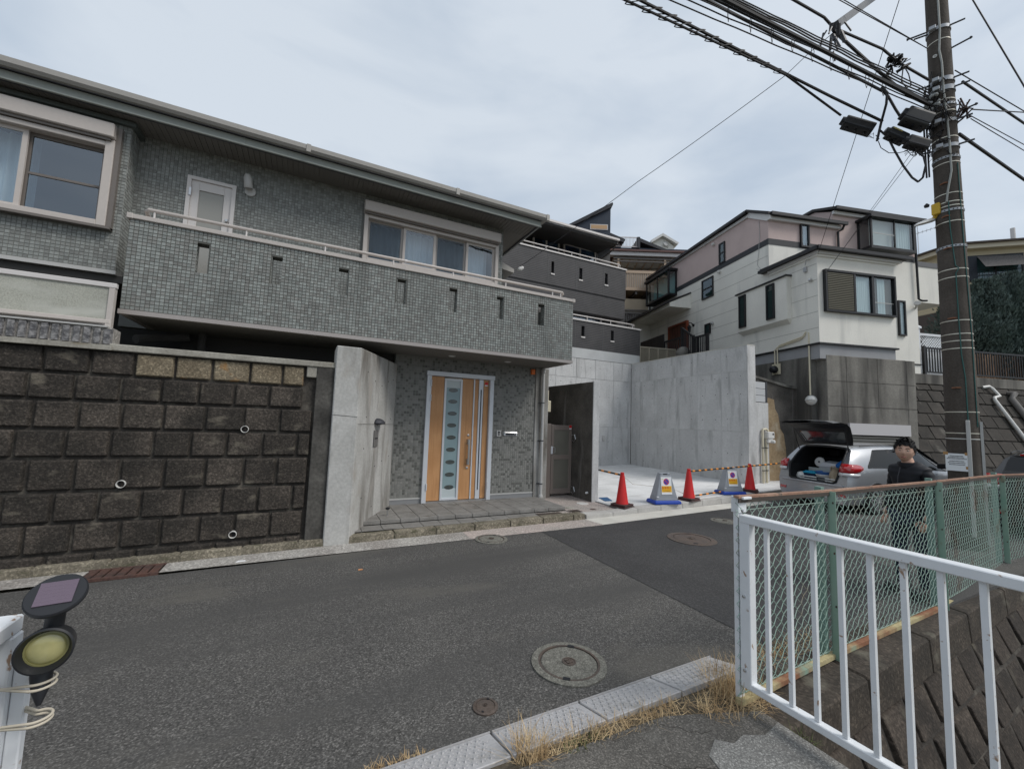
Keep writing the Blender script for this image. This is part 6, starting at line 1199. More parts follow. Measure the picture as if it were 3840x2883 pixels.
def stand():
    t = thing('no_parking_stand', '', 'sign stand', (0, 0, 0), local=True, group='grey no parking sign stands on blue bases')
    q = lambda w0, d0, z0, w1, d1, z1: MB().hexa([(-w0, -d0, z0), (w0, -d0, z0), (w0, d0, z0), (-w0, d0, z0), (-w1, -d1, z1), (w1, -d1, z1), (w1, d1, z1), (-w1, d1, z1)])
    obj('base', q(.30, .18, 0, .28, .165, .07), blue_b, t, bev=.025, seg=3)
    obj('body', q(.222, .115, .15, .125, .062, .555), stand_g, t, bev=.015, seg=2)
    b = MB()
    for i in range(4): w = .24-.006*i; b.hexa([(-w-.006, -.128+.004*i, .055+.026*i), (w+.006, -.128+.004*i, .055+.026*i), (w+.006, .128-.004*i, .055+.026*i), (-w-.006, .128-.004*i, .055+.026*i), (-w, -.122+.004*i, .079+.026*i), (w, -.122+.004*i, .079+.026*i), (w, .122-.004*i, .079+.026*i), (-w, .122-.004*i, .079+.026*i)])
    obj('stepped_foot', b, stand_g, t, bev=.004)
    obj('carry_handle', MB().box(-.115, -.045, -.055, .055, .55, .595).box(.045, .115, -.055, .055, .55, .595).box(-.045, .045, -.05, .05, .578, .595), stand_g, t, bev=.008)
    obj('handle_opening', MB().box(-.044, .044, -.04, .04, .556, .577), black_p, t)
    up_ = Vector((0, .053, .405)).normalized(); Mp = frame3(Vector((0, -.0905, .352)), (1, 0, 0), up_)
    obj('panel_frame', MB().box(-.122, .122, -.175, .175, -.003, .003).xform(Mp), steel, t)
    pnl = obj('panel', MB().box(-.113, .113, -.167, .167, .0031, .0045).xform(Mp), paper, t)
    obj('red_ring', MB().lathe([(.063, .0046), (.063, .0056), (.05, .0056)], (0, .075, 0), 28).xform(Mp), redi, pnl)
    obj('blue_disc', MB().lathe([(.051, .0046), (.051, .0060), (.001, .0060)], (0, .075, 0), 28).xform(Mp), blus, pnl)
    obj('red_bar', MB().bar((-.036, .111, .0066), (.036, .039, .0066), .016, .0012, (0, 0, 1)).xform(Mp), redi, pnl)
    obj('yellow_band', MB().box(-.109, .109, -.125, -.005, .0046, .0056).xform(Mp), yel, pnl)
    obj('band_line', MB().box(-.109, .109, -.088, -.085, .0057, .006).xform(Mp), redi, pnl)
    text_mb('駐車禁止', .052, redi, pnl, 'lettering', Mp @ Matrix.Translation((0, -.046, .0062)))
    text_mb('NO PARKING', .026, mat('sign_brown', (.33, .12, .02), .6), pnl, 'lettering', Mp @ Matrix.Translation((0, -.107, .0062)))
    obj('small_note', MB().box(-.10, -.06, .13, .135, .0046, .0052).box(-.10, -.065, .12, .125, .0046, .0052).xform(Mp), yel, pnl)
    obj('white_label', MB().box(-.235, -.185, -.131, -.128, .135, .15), paper, t)
    return t
s1 = stand(); s1.location = (6.50, 6.135, ps(6.50)); s1.rotation_euler = (0, 0, radians(-14)); s1['label'] = 'grey no parking sign stand on a blue base, left of the middle cone'
s2_ = dup(s1, (8.70, 6.27, ps(8.70)), radians(-16), 'grey no parking sign stand on a blue base, in front of the far cone')
bar_k = mat('bar_black', (.02, .02, .02), .5); bar_o = mat('bar_orange', (.75, .27, .02), .5)
def sbar(a, b_, n, label):
    a, b_ = Vector(a), Vector(b_); t = thing('striped_bar', label, 'barrier bar', tuple((a+b_)/2))
    obj('pole', MB().tube([a, b_], .017, 10), bar_k, t, smooth=.8)
    for i in range(n):
        f0, f1 = (i+.55)/n, (i+.92)/n; obj('orange_stripe', MB().tube([a+(b_-a)*f0, a+(b_-a)*f1], .0185, 10), bar_o, t, smooth=.8)
up = Vector((0, 0, .585))
sbar(CP[0]+up, (5.62, 8.05, ps(5.6)+.60), 8, 'black and orange striped bar from the left cone towards the gate wall')
sbar(CP[1]+up, CP[2]+up, 11, 'black and orange striped bar between the middle and the far cone tops')
sbar(CP[2]+up, (11.25, 6.35, ps(11.2)+.60), 8, 'black and orange striped bar from the far cone towards the silver car')
sbar((7.3, 6.22, ps(7.2)+.05), (8.9, 6.33, ps(8.9)+.06), 7, 'black and orange striped bar lying low between the middle and the far cone')
rope = tag(obj('thin_rope', MB().tube([CP[0]+up, CP[0]+Vector((.5, .25, .36)), CP[0]+Vector((1.15, .1, .30)), CP[1]+Vector((-.3, .15, .22)), CP[1]+Vector((0, .1, .1))], .004, 5), tw), 'thin slack rope between the left cone and the middle cone', 'rope')

# ---------------------------------------------------------------- silver estate car with its tailgate up
silver = mat('car_silver', (.36, .375, .395), .32, metal=.6, spec=.6, coat=.8)
car_blk = mat('car_black_trim', (.012, .012, .013), .45)
car_in = mat('car_interior', (.012, .012, .013), .8)
car_gl = mat('car_glass', (.015, .017, .018), .08, spec=.25)
tail_r = mat('tail_red', (.42, .008, .012), .15, spec=.6, coat=1.0); tail_w = mat('tail_clear', (.62, .62, .62), .12, spec=.7, coat=1.0)
def lerp(T, x):
    if x <= T[0][0]: return T[0][1]
    for (a, b_), (c, d) in zip(T, T[1:]):
        if x <= c: f = (x-a)/(c-a); f = f*f*(3-2*f) if False else f; return b_+(d-b_)*f
    return T[-1][1]
WB = [(0, .775), (.15, .82), (.5, .845), (1.5, .848), (3.3, .845), (3.9, .815), (4.2, .72), (4.36, .52)]
WR = [(0, .60), (.4, .61), (1.2, .625), (2.2, .615), (2.65, .59), (3.35, .66), (3.9, .66), (4.36, .45)]
ZR = [(0, 1.40), (.3, 1.425), (.8, 1.455), (1.5, 1.472), (2.1, 1.462), (2.6, 1.405), (3.0, 1.2), (3.4, 1.005), (3.9, .93), (4.2, .84), (4.36, .70)]
ZB = [(0, .95), (1.0, .955), (2.2, .925), (3.3, .90), (3.9, .84), (4.2, .74), (4.36, .62)]
def xr(z): return 0.0 if z < .62 else .10*(z-.62)/.36 if z < .98 else .10+.44*(z-.98)/.47
def xs(X, z): return xr(z)+X*(1-xr(z)/2.6) if X < 2.6 else X
def ring(X):
    w, wr, zr, zb = lerp(WB, X), lerp(WR, X), lerp(ZR, X), lerp(ZB, X)
    zr = max(zr, zb+.05); ws = w*.955; zm = zb+(zr-.07-zb)*.5 if zr-.07 > zb else zb+.005; zt = max(zr-.07, zb+.01)
    P = [(w*.90, .20), (w*.985, .34), (w, .60), (w*.985, .80), (ws, zb), (ws+(wr-ws)*.42, zm), (wr, zt), (wr*.88, zr-.015), (wr*.45, zr+.005), (0, zr+.012)]
    return [(xs(X, z), -y, z) for y, z in P]
def side(X, v, off=0.0):                      # point on the right side glass band, v 0 belt .. 1 roof rail
    R_ = ring(X); a, m, c = Vector(R_[4]), Vector(R_[5]), Vector(R_[6]); p_ = a+(m-a)*(v*2) if v < .5 else m+(c-m)*(v*2-1)
    return p_+Vector((0, -off, off*.35))
def mir(p): return (p[0], -p[1], p[2])
def make_car(body_m, name, label, loc, rz, tail_open=True, sc=.925):
    t = thing(name, label, 'car', loc, rz, local=True); t.scale = (sc, sc, sc)
    X_ = [0, .06, .16, .3, .5, .75, 1.0, 1.4, 1.8, 2.2, 2.6, 2.8, 3.0, 3.2, 3.4, 3.65, 3.9, 4.1, 4.22, 4.31, 4.36]
    b = MB(); n = 19
    for X in X_: r_ = ring(X); b.v += [tuple(p) for p in r_]+[mir(p) for p in r_[-2::-1]]
    F_ = []
    for i in range(len(X_)-1):
        for j in range(n-1):
            xm = (X_[i]+X_[i+1])/2
            if j < 1 and (abs(xm-.80) < .30 or abs(xm-3.45) < .3): pass
            F_.append((i*n+j, (i+1)*n+j, (i+1)*n+j+1, i*n+j+1))
    k = (len(X_)-1)*n; F_.append(tuple(k+j for j in range(n)))
    # rear face with its big opening
    inn = [(.30, .612), (.46, .615), (.525, .645), (.555, .78), (.57, .95), (.545, 1.14), (.505, 1.31), (.44, 1.365), (.22, 1.385), (0, 1.39)]
    q0 = len(b.v); I_ = [(xr(z)+.03, -y, z) for y, z in inn]; b.v += I_+[mir(p) for p in I_[-2::-1]]
    for j in range(n-1): F_.append((j, j+1, q0+j+1, q0+j))
    F_.append((n-1, 0, q0, q0+n-1)); b.f = F_
    body = obj('body', b, body_m, t, smooth=.75)
    seal = [Vector(p)+Vector((-.004, 0, 0)) for p in b.v[q0:q0+n]]
    if tail_open:
        obj('seal', MB().tube(seal+[seal[0]], .024, 6), car_blk, t, smooth=True)
        c = MB(); n0 = [Vector(p) for p in b.v[q0:q0+n]]; n1 = [Vector((1.75, p.y*1.22, max(.56, p.z) if p.z < .7 else min(p.z+.02, 1.40))) for p in n0]
        c.v = [tuple(p) for p in n0+n1]; c.f = [(j, (j+1) % n, n+(j+1) % n, n+j) for j in range(n)]+[tuple(range(n, 2*n))]
        obj('cargo_lining', c, car_in, t)
        obj('rear_seat', MB().box(1.15, 1.35, -.55, .55, .6, 1.12).box(1.18, 1.3, -.42, -.18, 1.12, 1.30).box(1.18, 1.3, .18, .42, 1.12, 1.30), car_blk, t, bev=.03)
        g = MB(); prof = [(.56, 1.445, .56), (.50, 1.56, .60), (.43, 1.69, .63), (.35, 1.83, .655), (.22, 1.905, .665), (.05, 1.93, .66), (-.11, 1.915, .62)]
        for x, z, w in prof: g.v += [(x, -w, z), (x-.018, -w*.75, z+.04), (x-.022, 0, z+.055), (x-.018, w*.75, z+.04), (x, w, z)]
        for i in range(len(prof)-1):
            for j in range(4):
                if 1 <= i < 3 and 1 <= j < 3: pass
                g.f.append((i*5+j, i*5+j+1, (i+1)*5+j+1, (i+1)*5+j))
        tg = obj('tailgate', g, body_m, t, smooth=.9)
        u = MB(); pin = [(.535, 1.43, .53), (.475, 1.53, .575), (.405, 1.66, .605), (.325, 1.79, .62), (.20, 1.865, .63), (.05, 1.885, .625), (-.09, 1.885, .59)]
        for x, z, w in pin: u.v += [(x, -w, z), (x, 0, z+.01), (x, w, z)]
        for x, z, w in prof: u.v += [(x+.002, -w, z-.002), (x+.002, w, z-.002)]
        for i in range(6):
            for j in range(2): u.f.append((i*3+j, i*3+j+1, (i+1)*3+j+1, (i+1)*3+j))
            u.f += [(21+2*i, 21+2*i+2, (i+1)*3, i*3), (21+2*i+1, i*3+2, (i+1)*3+2, 21+2*i+3)]
        u.f += [(21+12, 21+13, 20, 19, 18)]
        obj('inner_trim', u, car_blk, tg)
        obj('rear_glass', MB().add([(.492, -.46, 1.495), (.492, .46, 1.495), (.36, .52, 1.725), (.36, -.52, 1.725)], [(0, 1, 2, 3)]), mat('tailgate_glass', (.035, .04, .045), .08, spec=.8, coat=1.0), tg)
        for s_ in (-1, 1):
            st_ = obj('gas_strut', MB().tube([(.42, s_*.56, 1.28), (.33, s_*.58, 1.55)], .011, 6).tube([(.33, s_*.58, 1.55), (.27, s_*.59, 1.80)], .006, 6), car_blk, t)
    else:
        obj('rear_glass', MB().add([(xr(1.02)-.012, -.60, 1.02), (xr(1.02)-.012, .60, 1.02), (xr(1.37)-.012, .53, 1.37), (xr(1.37)-.012, -.53, 1.37)], [(0, 1, 2, 3)]), mat('rear_glass_black', (.012, .013, .015), .1, spec=.3), t)
        obj('tailgate', MB().hexa([(-.004, -.58, .60), (-.004, .58, .60), (.25, .58, .60), (.25, -.58, .60), (xr(1.0)-.008, -.62, 1.0), (xr(1.0)-.008, .62, 1.0), (.3, .62, 1.0), (.3, -.62, 1.0)]), body_m, t, bev=.02)
        obj('tail_lining', MB().hexa([(.09, -.62, 1.0), (.09, .62, 1.0), (.3, .6, 1.0), (.3, -.6, 1.0), (.52, -.54, 1.40), (.52, .54, 1.40), (.6, .5, 1.4), (.6, -.5, 1.4)]), car_blk, t)
        obj('high_brake_light', MB().box(.49, .53, -.42, .42, 1.395, 1.425), tail_r, t)
        obj('number_plate', MB().box(-.03, -.012, -.165, .165, .74, .905), mat('plate_white', (.72, .75, .72), .5), t)
        text_mb('14-24', .12, mat('plate_green', (.03, .16, .08), .6), t, 'lettering', frame3(Vector((-.031, 0, .805)), (0, -1, 0), (0, 0, 1)))
        text_mb('川崎 500', .045, mat('plate_green', (.03, .16, .08), .6), t, 'lettering', frame3(Vector((-.031, 0, .878)), (0, -1, 0), (0, 0, 1))) if False else None
    for s_ in (1, -1):
        topv = lambda X: .93 if .70 < X < 2.66 else max(.07, .93*(X-.5)/.2) if X <= .70 else max(.07, .93-(X-2.66)/.55*.86)
        Xs = [.54+.0+.0827*k for k in range(33)]; W_ = MB(); mm = []
        for X in Xs: W_.v += [tuple(q) if s_ > 0 else mir(q) for q in (side(X, .06, .007), side(X, (.06+topv(X))/2, .007), side(X, topv(X), .007))]
        W_.f = [(3*k+j, 3*k+3+j, 3*k+4+j, 3*k+1+j) for k in range(32) for j in (0, 1)]
        mm = [Vector(W_.v[3*k]) for k in range(33)]+[Vector(W_.v[3*k+2]) for k in range(32, -1, -1)]
        sw = obj('side_windows', W_, car_gl, t, smooth=True)
        obj('window_line', MB().tube(mm+[mm[0]], .009, 5), car_blk, sw)
        for Xp, w in ((1.30, .05), (2.16, .07)):
            q = [side(Xp-w, .03, .012), side(Xp+w, .03, .012), side(Xp+w-.06, .95, .012), side(Xp-w-.06, .95, .012)]
            obj('pillar', MB().face([tuple(p_) if s_ > 0 else mir(p_) for p_ in q]), car_blk, sw)
        # lamps
        def sp(X, z, off):
            w = lerp(WB, X); y = w*(.985+(1-.985)*0) if z < .82 else w*(.985-.03*(z-.8)/.15); return (xs(X, z)-(.012 if X < .05 else 0), -(y+off), z)
        def rp(y, z, off): return (xr(z)-off, -y, z)
        for nm_, z0, z1, mt, xe in (('tail_lamp', .865, 1.045, tail_r, .36), ('reverse_lamp', .80, .86, tail_w, .22)):
            rows = [z0, (z0+z1)/2, z1]; b2 = MB()
            for r_i, z in enumerate(rows):
                zz2 = z if True else z; pinch = (z0+z1)/2+.01
                pts = [rp(.60, z, .016), rp(.70, z, .022), (xr(z)+.012, -(.785), z), sp(.14, z, .014), sp(.26, z+(pinch-z)*.25, .013), sp(xe, z+(pinch-z)*.75, .008)]
                b2.v += [p_ if s_ > 0 else mir(p_) for p_ in pts]
            for r_i in range(2):
                for k in range(5): b2.f.append((r_i*6+k, r_i*6+k+1, (r_i+1)*6+k+1, (r_i+1)*6+k))
            o = obj(nm_, b2, mt, t, smooth=.8); o.modifiers.new('s', 'SOLIDIFY').thickness = -.02
        obj('reflector', MB().box(-.012, .03, -s_*.74, -s_*.60, .36, .42), tail_r, t)
        for wx in (.80, 3.42):
            wl = obj('wheel', MB().lathe([(.02, -.1), (.312, -.1), (.318, -.06), (.318, .06), (.30, .10), (.22, .10)], (wx, -s_*.762, .315), 28, (0, -s_, 0)), mat('tyre', (.02, .02, .021), .85), t, smooth=.7)
            rim_m = mat('rim_silver', (.45, .46, .47), .35, metal=.6)
            obj('rim', MB().lathe([(.222, .085), (.222, .105), (.20, .11), (.195, .08)], (wx, -s_*.762, .315), 28, (0, -s_, 0)).lathe([(.05, .08), (.05, .105), (.001, .108)], (wx, -s_*.762, .315), 14, (0, -s_, 0)), rim_m, wl, smooth=.7)
            for k in range(10): a_ = 2*pi*k/10; obj('spoke', MB().bar((wx+.04*cos(a_), -s_*.864, .315+.04*sin(a_)), (wx+.205*cos(a_), -s_*.864, .315+.205*sin(a_)), .03, .02, (0, 1, 0)), rim_m, wl)
            arch = [(wx+.36*cos(a_), -s_*(.80+.048), .315+.36*sin(a_)) for a_ in [pi*k/14 for k in range(15)]]
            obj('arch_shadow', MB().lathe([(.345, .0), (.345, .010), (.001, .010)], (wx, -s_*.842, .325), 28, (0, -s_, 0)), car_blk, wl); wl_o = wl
        obj('mirror', MB().hexa([(2.86, -s_*.80, .97), (2.95, -s_*.80, .97), (2.95, -s_*1.0, .98), (2.84, -s_*1.0, .98), (2.86, -s_*.80, 1.08), (2.94, -s_*.8, 1.09), (2.93, -s_*1.0, 1.10), (2.84, -s_*1.0, 1.10)]), body_m if not tail_open else car_blk, t, bev=.02, seg=2)
        for X in (1.42, 2.38): obj('door_handle', MB().bar((X, -s_*.848, .845), (X+.17, -s_*.85, .85), .025, .03), steel if tail_open else body_m, t, bev=.006)
        for X in (1.24, 2.22): obj('door_gap', MB().tube([(X+.05, -s_*.838, .93), (X+.02, -s_*.850, .6), (X+.04, -s_*.842, .36)], .004, 4), car_blk, t)
        obj('roof_rail', MB().tube([(.75+.17*k, -s_*(.60-.008*abs(k-5)), 1.43+.012*k-.0012*k*k) for k in range(11)], .012, 6), car_blk, t)
    obj('windscreen', MB().add([(2.66, -.56, 1.415), (3.37, -.62, 1.03), (3.37, .62, 1.03), (2.66, .56, 1.415)], [(0, 1, 2, 3)]), car_gl, t)
    obj('cabin_floor', MB().box(.9, 3.5, -.75, .75, .3, .55).box(1.9, 2.1, -.6, -.1, .5, 1.15).box(1.9, 2.1, .1, .6, .5, 1.15).box(3.2, 3.5, -.7, .7, .5, .92), car_in, t)
    obj('bumper_lip', MB().box(-.018, .02, -.70, .70, .56, .60).box(-.01, .05, -.6, .6, .22, .32), car_blk if not tail_open else body_m, t, bev=.008)
    return t
car = make_car(silver, 'silver_car', 'silver estate car with its tailgate raised and cargo inside', (9.57, 5.05, .12), -.162)
# cargo: each thing on its own, placed in the car's frame
def incar(x, y, z): c, s_ = cos(-.162), sin(-.162); x, y, z = x*.925, y*.925, z*.925; return (9.57+c*x-s_*y, 5.05+s_*x+c*y, .12+z)
def cargo(name, label, cat, x, y, z, parts):
    t = thing(name, label, cat, incar(x, y, z), -.162, local=True)
    for nm_, mb_, mt, kw in parts: obj(nm_, mb_, mt, t, **kw)
pw = mat('plastic_white', (.68, .68, .66), .45); pb = mat('plastic_blue', (.06, .16, .42), .45); cloth_b = mat('cloth_blue', (.01, .12, .42), .8); cloth_c = mat('cloth_cyan', (.02, .30, .48), .8); navyc = mat('cloth_navy', (.015, .025, .06), .85); bag_m = mat('canvas_bag', (.42, .36, .27), .9, c2=(.30, .24, .17), s=14); greyc = mat('case_grey', (.42, .44, .47), .45)
cargo('bucket', 'white plastic bucket in front of the cargo in the open car boot', 'bucket', .38, -.06, .60, [('tub', MB().lathe([(.12, 0), (.16, .12), (.17, .13), (.165, .14), (.15, .13), (.11, .01)], (0, 0, 0), 20), pw, dict(smooth=.7)), ('bail', MB().tube([(.0, -.16, .13), (-.1, -.1, .09), (-.15, 0, .07), (-.1, .1, .09), (0, .16, .13)], .006, 5), steel, {})])
cargo('basin', 'blue plastic basin stacked inside the white bucket in the car boot', 'basin', .42, -.03, .70, [('tub', MB().lathe([(.13, 0), (.165, .09), (.175, .10), (.165, .105), (.13, .02)], (0, 0, 0), 20), pb, dict(smooth=.7))])
cargo('tool_case', 'pale grey angular case leaning in the middle of the car boot', 'case', .60, .02, .84, [('case', MB().prism([(0, -.20, 0), (0, .20, -.02), (0, .21, .06), (0, .12, .15), (0, -.17, .14), (0, -.21, .08)], (.2, 0, .04)), greyc, dict(bev=.01)), ('lid', MB().prism([(-.012, -.20, .075), (-.012, .20, .06), (-.012, .115, .155), (-.012, -.17, .145)], (.012, 0, 0)), mat('case_lid', (.60, .62, .65), .4), {})])
cargo('blue_cloth', 'bright blue cloth heaped at the right of the car boot', 'cloth', .62, -.36, .90, [('cloth', MB().lathe([(.16, 0), (.18, .07), (.14, .12), (.08, .17), (.01, .18)], (0, 0, 0), 9), cloth_b, dict(smooth=True))])
cargo('cloth_bag', 'beige canvas bag slumped at the right front of the car boot', 'bag', .36, -.36, .60, [('bag', MB().lathe([(.13, 0), (.16, .06), (.15, .18), (.11, .27), (.12, .30), (.03, .27)], (0, 0, 0), 10), bag_m, dict(smooth=.9)), ('strap', MB().tube([(-.1, -.06, .26), (-.14, -.03, .34), (-.13, .04, .33), (-.1, .08, .26)], .012, 6), bag_m, {})])
cargo('navy_bag', 'dark navy bag at the left of the car boot with a cyan towel on it', 'bag', .36, .24, .60, [('bag', MB().box(-.1, .12, -.14, .14, 0, .14), navyc, dict(bev=.04, seg=3))])
cargo('towel', 'cyan towel folded on the navy bag in the car boot', 'towel', .34, .22, .745, [('towel', MB().box(-.1, .12, -.15, .13, 0, .03).box(-.08, .1, -.12, .10, .03, .05), cloth_c, dict(bev=.012, seg=2))])
cargo('white_bag', 'crumpled white plastic bag at the far left of the car boot', 'bag', .30, .43, .60, [('bag', MB().lathe([(.09, 0), (.11, .06), (.08, .13), (.02, .15)], (0, 0, 0), 8), pw, dict(smooth=.9))])
cargo('fan', 'round white fan disc standing upright at the back left of the car boot', 'fan', .72, .30, .93, [('disc', MB().lathe([(.10, -.02), (.11, 0), (.10, .02), (.05, .025), (.001, .02)], (0, 0, .06), 22, (-1, 0, .2)), pw, dict(smooth=.7)), ('hub', MB().lathe([(.02, .02), (.02, .035), (.001, .036)], (0, 0, .06), 10, (-1, 0, .2)), dark_met, {})])
cargo('grey_crate', 'grey shallow crate under the angular case in the car boot', 'crate', .66, .16, .76, [('crate', MB().box(-.12, .2, -.3, .26, 0, .03).box(-.12, -.1, -.3, .26, .03, .10), mat('crate_grey', (.40, .43, .42), .5), dict(bev=.005))])
for k, (z, l_) in enumerate(((.62, 'lower white pole lying across the front of the car boot'), (.675, 'upper white pole lying across the front of the car boot'))):
    cargo('white_pole', l_, 'pole', .19, -.03, z, [('pole', MB().tube([(0, -.40, 0), (0, .40, 0)], .014, 8), pw, {}), ('grip', MB().tube([(0, -.15, 0), (0, .02, 0)], .0155, 8), dark_met, {})])
black_car = make_car(mat('car_black', (.012, .012, .014), .25, coat=1.0, spec=.5), 'black_car', 'black car cut by the right edge of the photo beyond the mesh fence', (10.55, 2.05, .13), .10, tail_open=False)
# ---------------------------------------------------------------- the man behind the fence
def skin_mesh(verts, edges, radii, root=0, sub=2):
    me = bpy.data.meshes.new('sk'); me.from_pydata(verts, edges, []); o = bpy.data.objects.new('sk', me); COL.objects.link(o)
    o.modifiers.new('skin', 'SKIN'); sv_ = me.skin_vertices[0].data
    for i, r in enumerate(radii): sv_[i].radius = r if isinstance(r, tuple) else (r, r); sv_[i].use_root = (i == root)
    ss = o.modifiers.new('sub', 'SUBSURF'); ss.levels = sub; ss.render_levels = sub
    dg = bpy.context.evaluated_depsgraph_get(); dg.update(); m2 = bpy.data.meshes.new_from_object(o.evaluated_get(dg)); bpy.data.objects.remove(o)
    b = MB(); b.v = [tuple(v.co) for v in m2.vertices]; b.f = [tuple(p.vertices) for p in m2.polygons]; return b
per = thing('person', 'man in a black quilted jacket behind the mesh fence, turned towards the camera', 'person', (5.77, 2.085, .07), radians(-106), local=True)
skinm = mat('skin', (.60, .38, .285), .55, c2=(.56, .335, .24), s=9, spec=.35)
hairm = mat('hair_black', (.008, .007, .007), .6, spec=.25, fine=.3, fs=60, bump=.6, bs=70); jack = mat('jacket_black', (.014, .015, .019), .6, spec=.3); jean = mat('jeans_navy', (.018, .025, .045), .9, fine=.2, fs=60); shoe = mat('shoe_dark', (.03, .03, .032), .6)
# one continuous body: legs, torso, arms with fingers, neck
V_ = [(0, 0, .80), (0, .01, .98), (0, .015, 1.16), (0, .02, 1.285), (0, .0, 1.36), (0, -.01, 1.42),
      (.10, 0, .76), (.105, -.01, .44), (.11, .02, .09), (.115, -.11, .035), (-.10, 0, .76), (-.105, -.01, .44), (-.11, .02, .09), (-.115, -.11, .035),
      (.135, .02, 1.265), (.20, .07, 1.04), (.175, -.03, .83), (.165, -.06, .775), (-.135, .02, 1.265), (-.19, .04, 1.03), (-.185, -.06, .84), (-.182, -.09, .785)]
E_ = [(0, 1), (1, 2), (2, 3), (3, 4), (4, 5), (0, 6), (6, 7), (7, 8), (8, 9), (0, 10), (10, 11), (11, 12), (12, 13), (3, 14), (14, 15), (15, 16), (16, 17), (3, 18), (18, 19), (19, 20), (20, 21)]
R_ = [(.09, .07), (.09, .065), (.10, .07), (.07, .055), .048, .05, .055, .04, .032, .028, .055, .04, .032, .028, .038, .03, .024, (.03, .018), .038, .03, .024, (.03, .018)]
bb_ = skin_mesh(V_, E_, R_)
for sx, hx, hy, hz in ((1, .165, -.06, .775), (-1, -.182, -.09, .785)):
    vs = [(hx, hy, hz)]; es = []; rs = [(.026, .016)]
    for k, (dx, L) in enumerate(((-.024, .062), (-.008, .072), (.008, .068), (.022, .054))):
        i0 = len(vs); vs += [(hx+dx, hy-.018, hz-.045), (hx+dx*1.1, hy-.034, hz-.045-L*.5), (hx+dx*1.05, hy-.020, hz-.045-L)]; es += [(0, i0), (i0, i0+1), (i0+1, i0+2)]; rs += [.009, .008, .0065]
    i0 = len(vs); vs += [(hx-sx*.036, hy-.022, hz-.012), (hx-sx*.046, hy-.045, hz-.04), (hx-sx*.042, hy-.056, hz-.066)]; es += [(0, i0), (i0, i0+1), (i0+1, i0+2)]; rs += [.011, .009, .007]
    hb = skin_mesh(vs, es, rs, 0, 1); bb_.add(hb.v, hb.f)
# head: a shaped spheroid with brow, eye sockets, nose, lips, chin, cheeks; faces -y, turned slightly to the left
hc_ = Vector((-.005, -.025, 1.475)); nu, nv_ = 40, 30; hv = []
def bump(u, w, cu, cw, su, sw): return math.exp(-((u-cu)/su)**2-((w-cw)/sw)**2)
for j in range(nv_+1):
    th = pi*j/nv_; cz = cos(th)
    for i in range(nu):
        a_ = 2*pi*i/nu; x, y, z = sin(a_)*sin(th), -cos(a_)*sin(th), cz
        X, Y, Zz = x*.079, y*.094, z*.118
        if z < 0: k = 1-.30*(-z)**1.5; X *= k; Y *= (1-.12*(-z)) if y < 0 else (1-.35*(-z))
        if y < .15:
            f_ = max(0, -y)
            d_ = .021*bump(X, Zz, 0, -.028, .012, .018)+.010*bump(X, Zz, 0, -.005, .008, .028)+.004*bump(X, Zz, 0, .030, .05, .010)
            d_ -= .008*(bump(X, Zz, .031, .008, .016, .010)+bump(X, Zz, -.031, .008, .016, .010))
            d_ += .006*bump(X, Zz, 0, -.062, .022, .007)+.004*bump(X, Zz, 0, -.073, .018, .006)-.004*bump(X, Zz, 0, -.0675, .024, .003)+.006*bump(X, Zz, 0, -.098, .02, .012)
            d_ += .005*(bump(X, Zz, .045, -.025, .018, .02)+bump(X, Zz, -.045, -.025, .018, .02)); Y -= d_*min(1, f_*1.6)
        hv.append(Vector((X, Y, Zz)))
Rh = Matrix.Rotation(radians(30), 4, 'Z') @ Matrix.Rotation(radians(3), 4, 'Y')
def hd_(p): return hc_+(Rh @ Vector(p))
bb_.add([hd_(p) for p in hv], [(j*nu+i, j*nu+(i+1) % nu, (j+1)*nu+(i+1) % nu, (j+1)*nu+i) for j in range(nv_) for i in range(nu)])
for s_ in (1, -1): bb_.add([hd_((s_*(.077+.010*cos(a_)*(1 if k else .3)), .012+.017*sin(a_)*.8+.004*k, -.008+.030*cos(a_*1.0))) for k in (0, 1) for a_ in [2*pi*q/10 for q in range(10)]], [(q, (q+1) % 10, 10+(q+1) % 10, 10+q) for q in range(10)]+[tuple(range(10, 20))])
body = obj('body', bb_, skinm, per, smooth=True, fix=False)
for s_ in (1, -1):
    ey = obj('eye', MB().lathe([(.001, .0105), (.006, .0095), (.010, .004), (.0105, 0), (.008, -.006)], hd_((s_*.031, -.0795, .006)), 14, Rh @ Vector((0, -1, 0))), mat('eye_white', (.55, .52, .50), .3), body, smooth=True)
    obj('iris', MB().lathe([(.0048, .0105), (.003, .0115), (.001, .0115)], hd_((s_*.030, -.0795, .006)), 12, Rh @ Vector((0, -1, 0))), mat('iris_dark', (.02, .012, .01), .2), ey)
    obj('upper_lid', MB().tube([hd_((s_*(.031+.0135*q), -.0885+.006*q*q, .011-.004*q*q+.001*s_*0)) for q in (-1, -.5, 0, .5, 1)], [.002, .0036, .004, .0036, .002], 6), skinm, ey, smooth=True)
    obj('eyebrow', MB().tube([hd_((s_*x, y, z)) for x, y, z in ((.013, -.093, .0245), (.030, -.090, .029), (.046, -.080, .024))], [.0028, .0035, .0015], 6), hairm, body)
obj('lips', MB().tube([hd_((x, y, z)) for x, y, z in ((-.024, -.0885, -.0655), (-.012, -.0975, -.0630), (0, -.0995, -.0640), (.012, -.0975, -.0630), (.024, -.0885, -.0655))], [.0015, .0042, .0045, .0042, .0015], 6).tube([hd_((x, y, z)) for x, y, z in ((-.022, -.088, -.068), (0, -.0975, -.0725), (.022, -.088, -.068))], [.0015, .005, .0015], 6), mat('lips', (.36, .15, .12), .5), body, smooth=True)
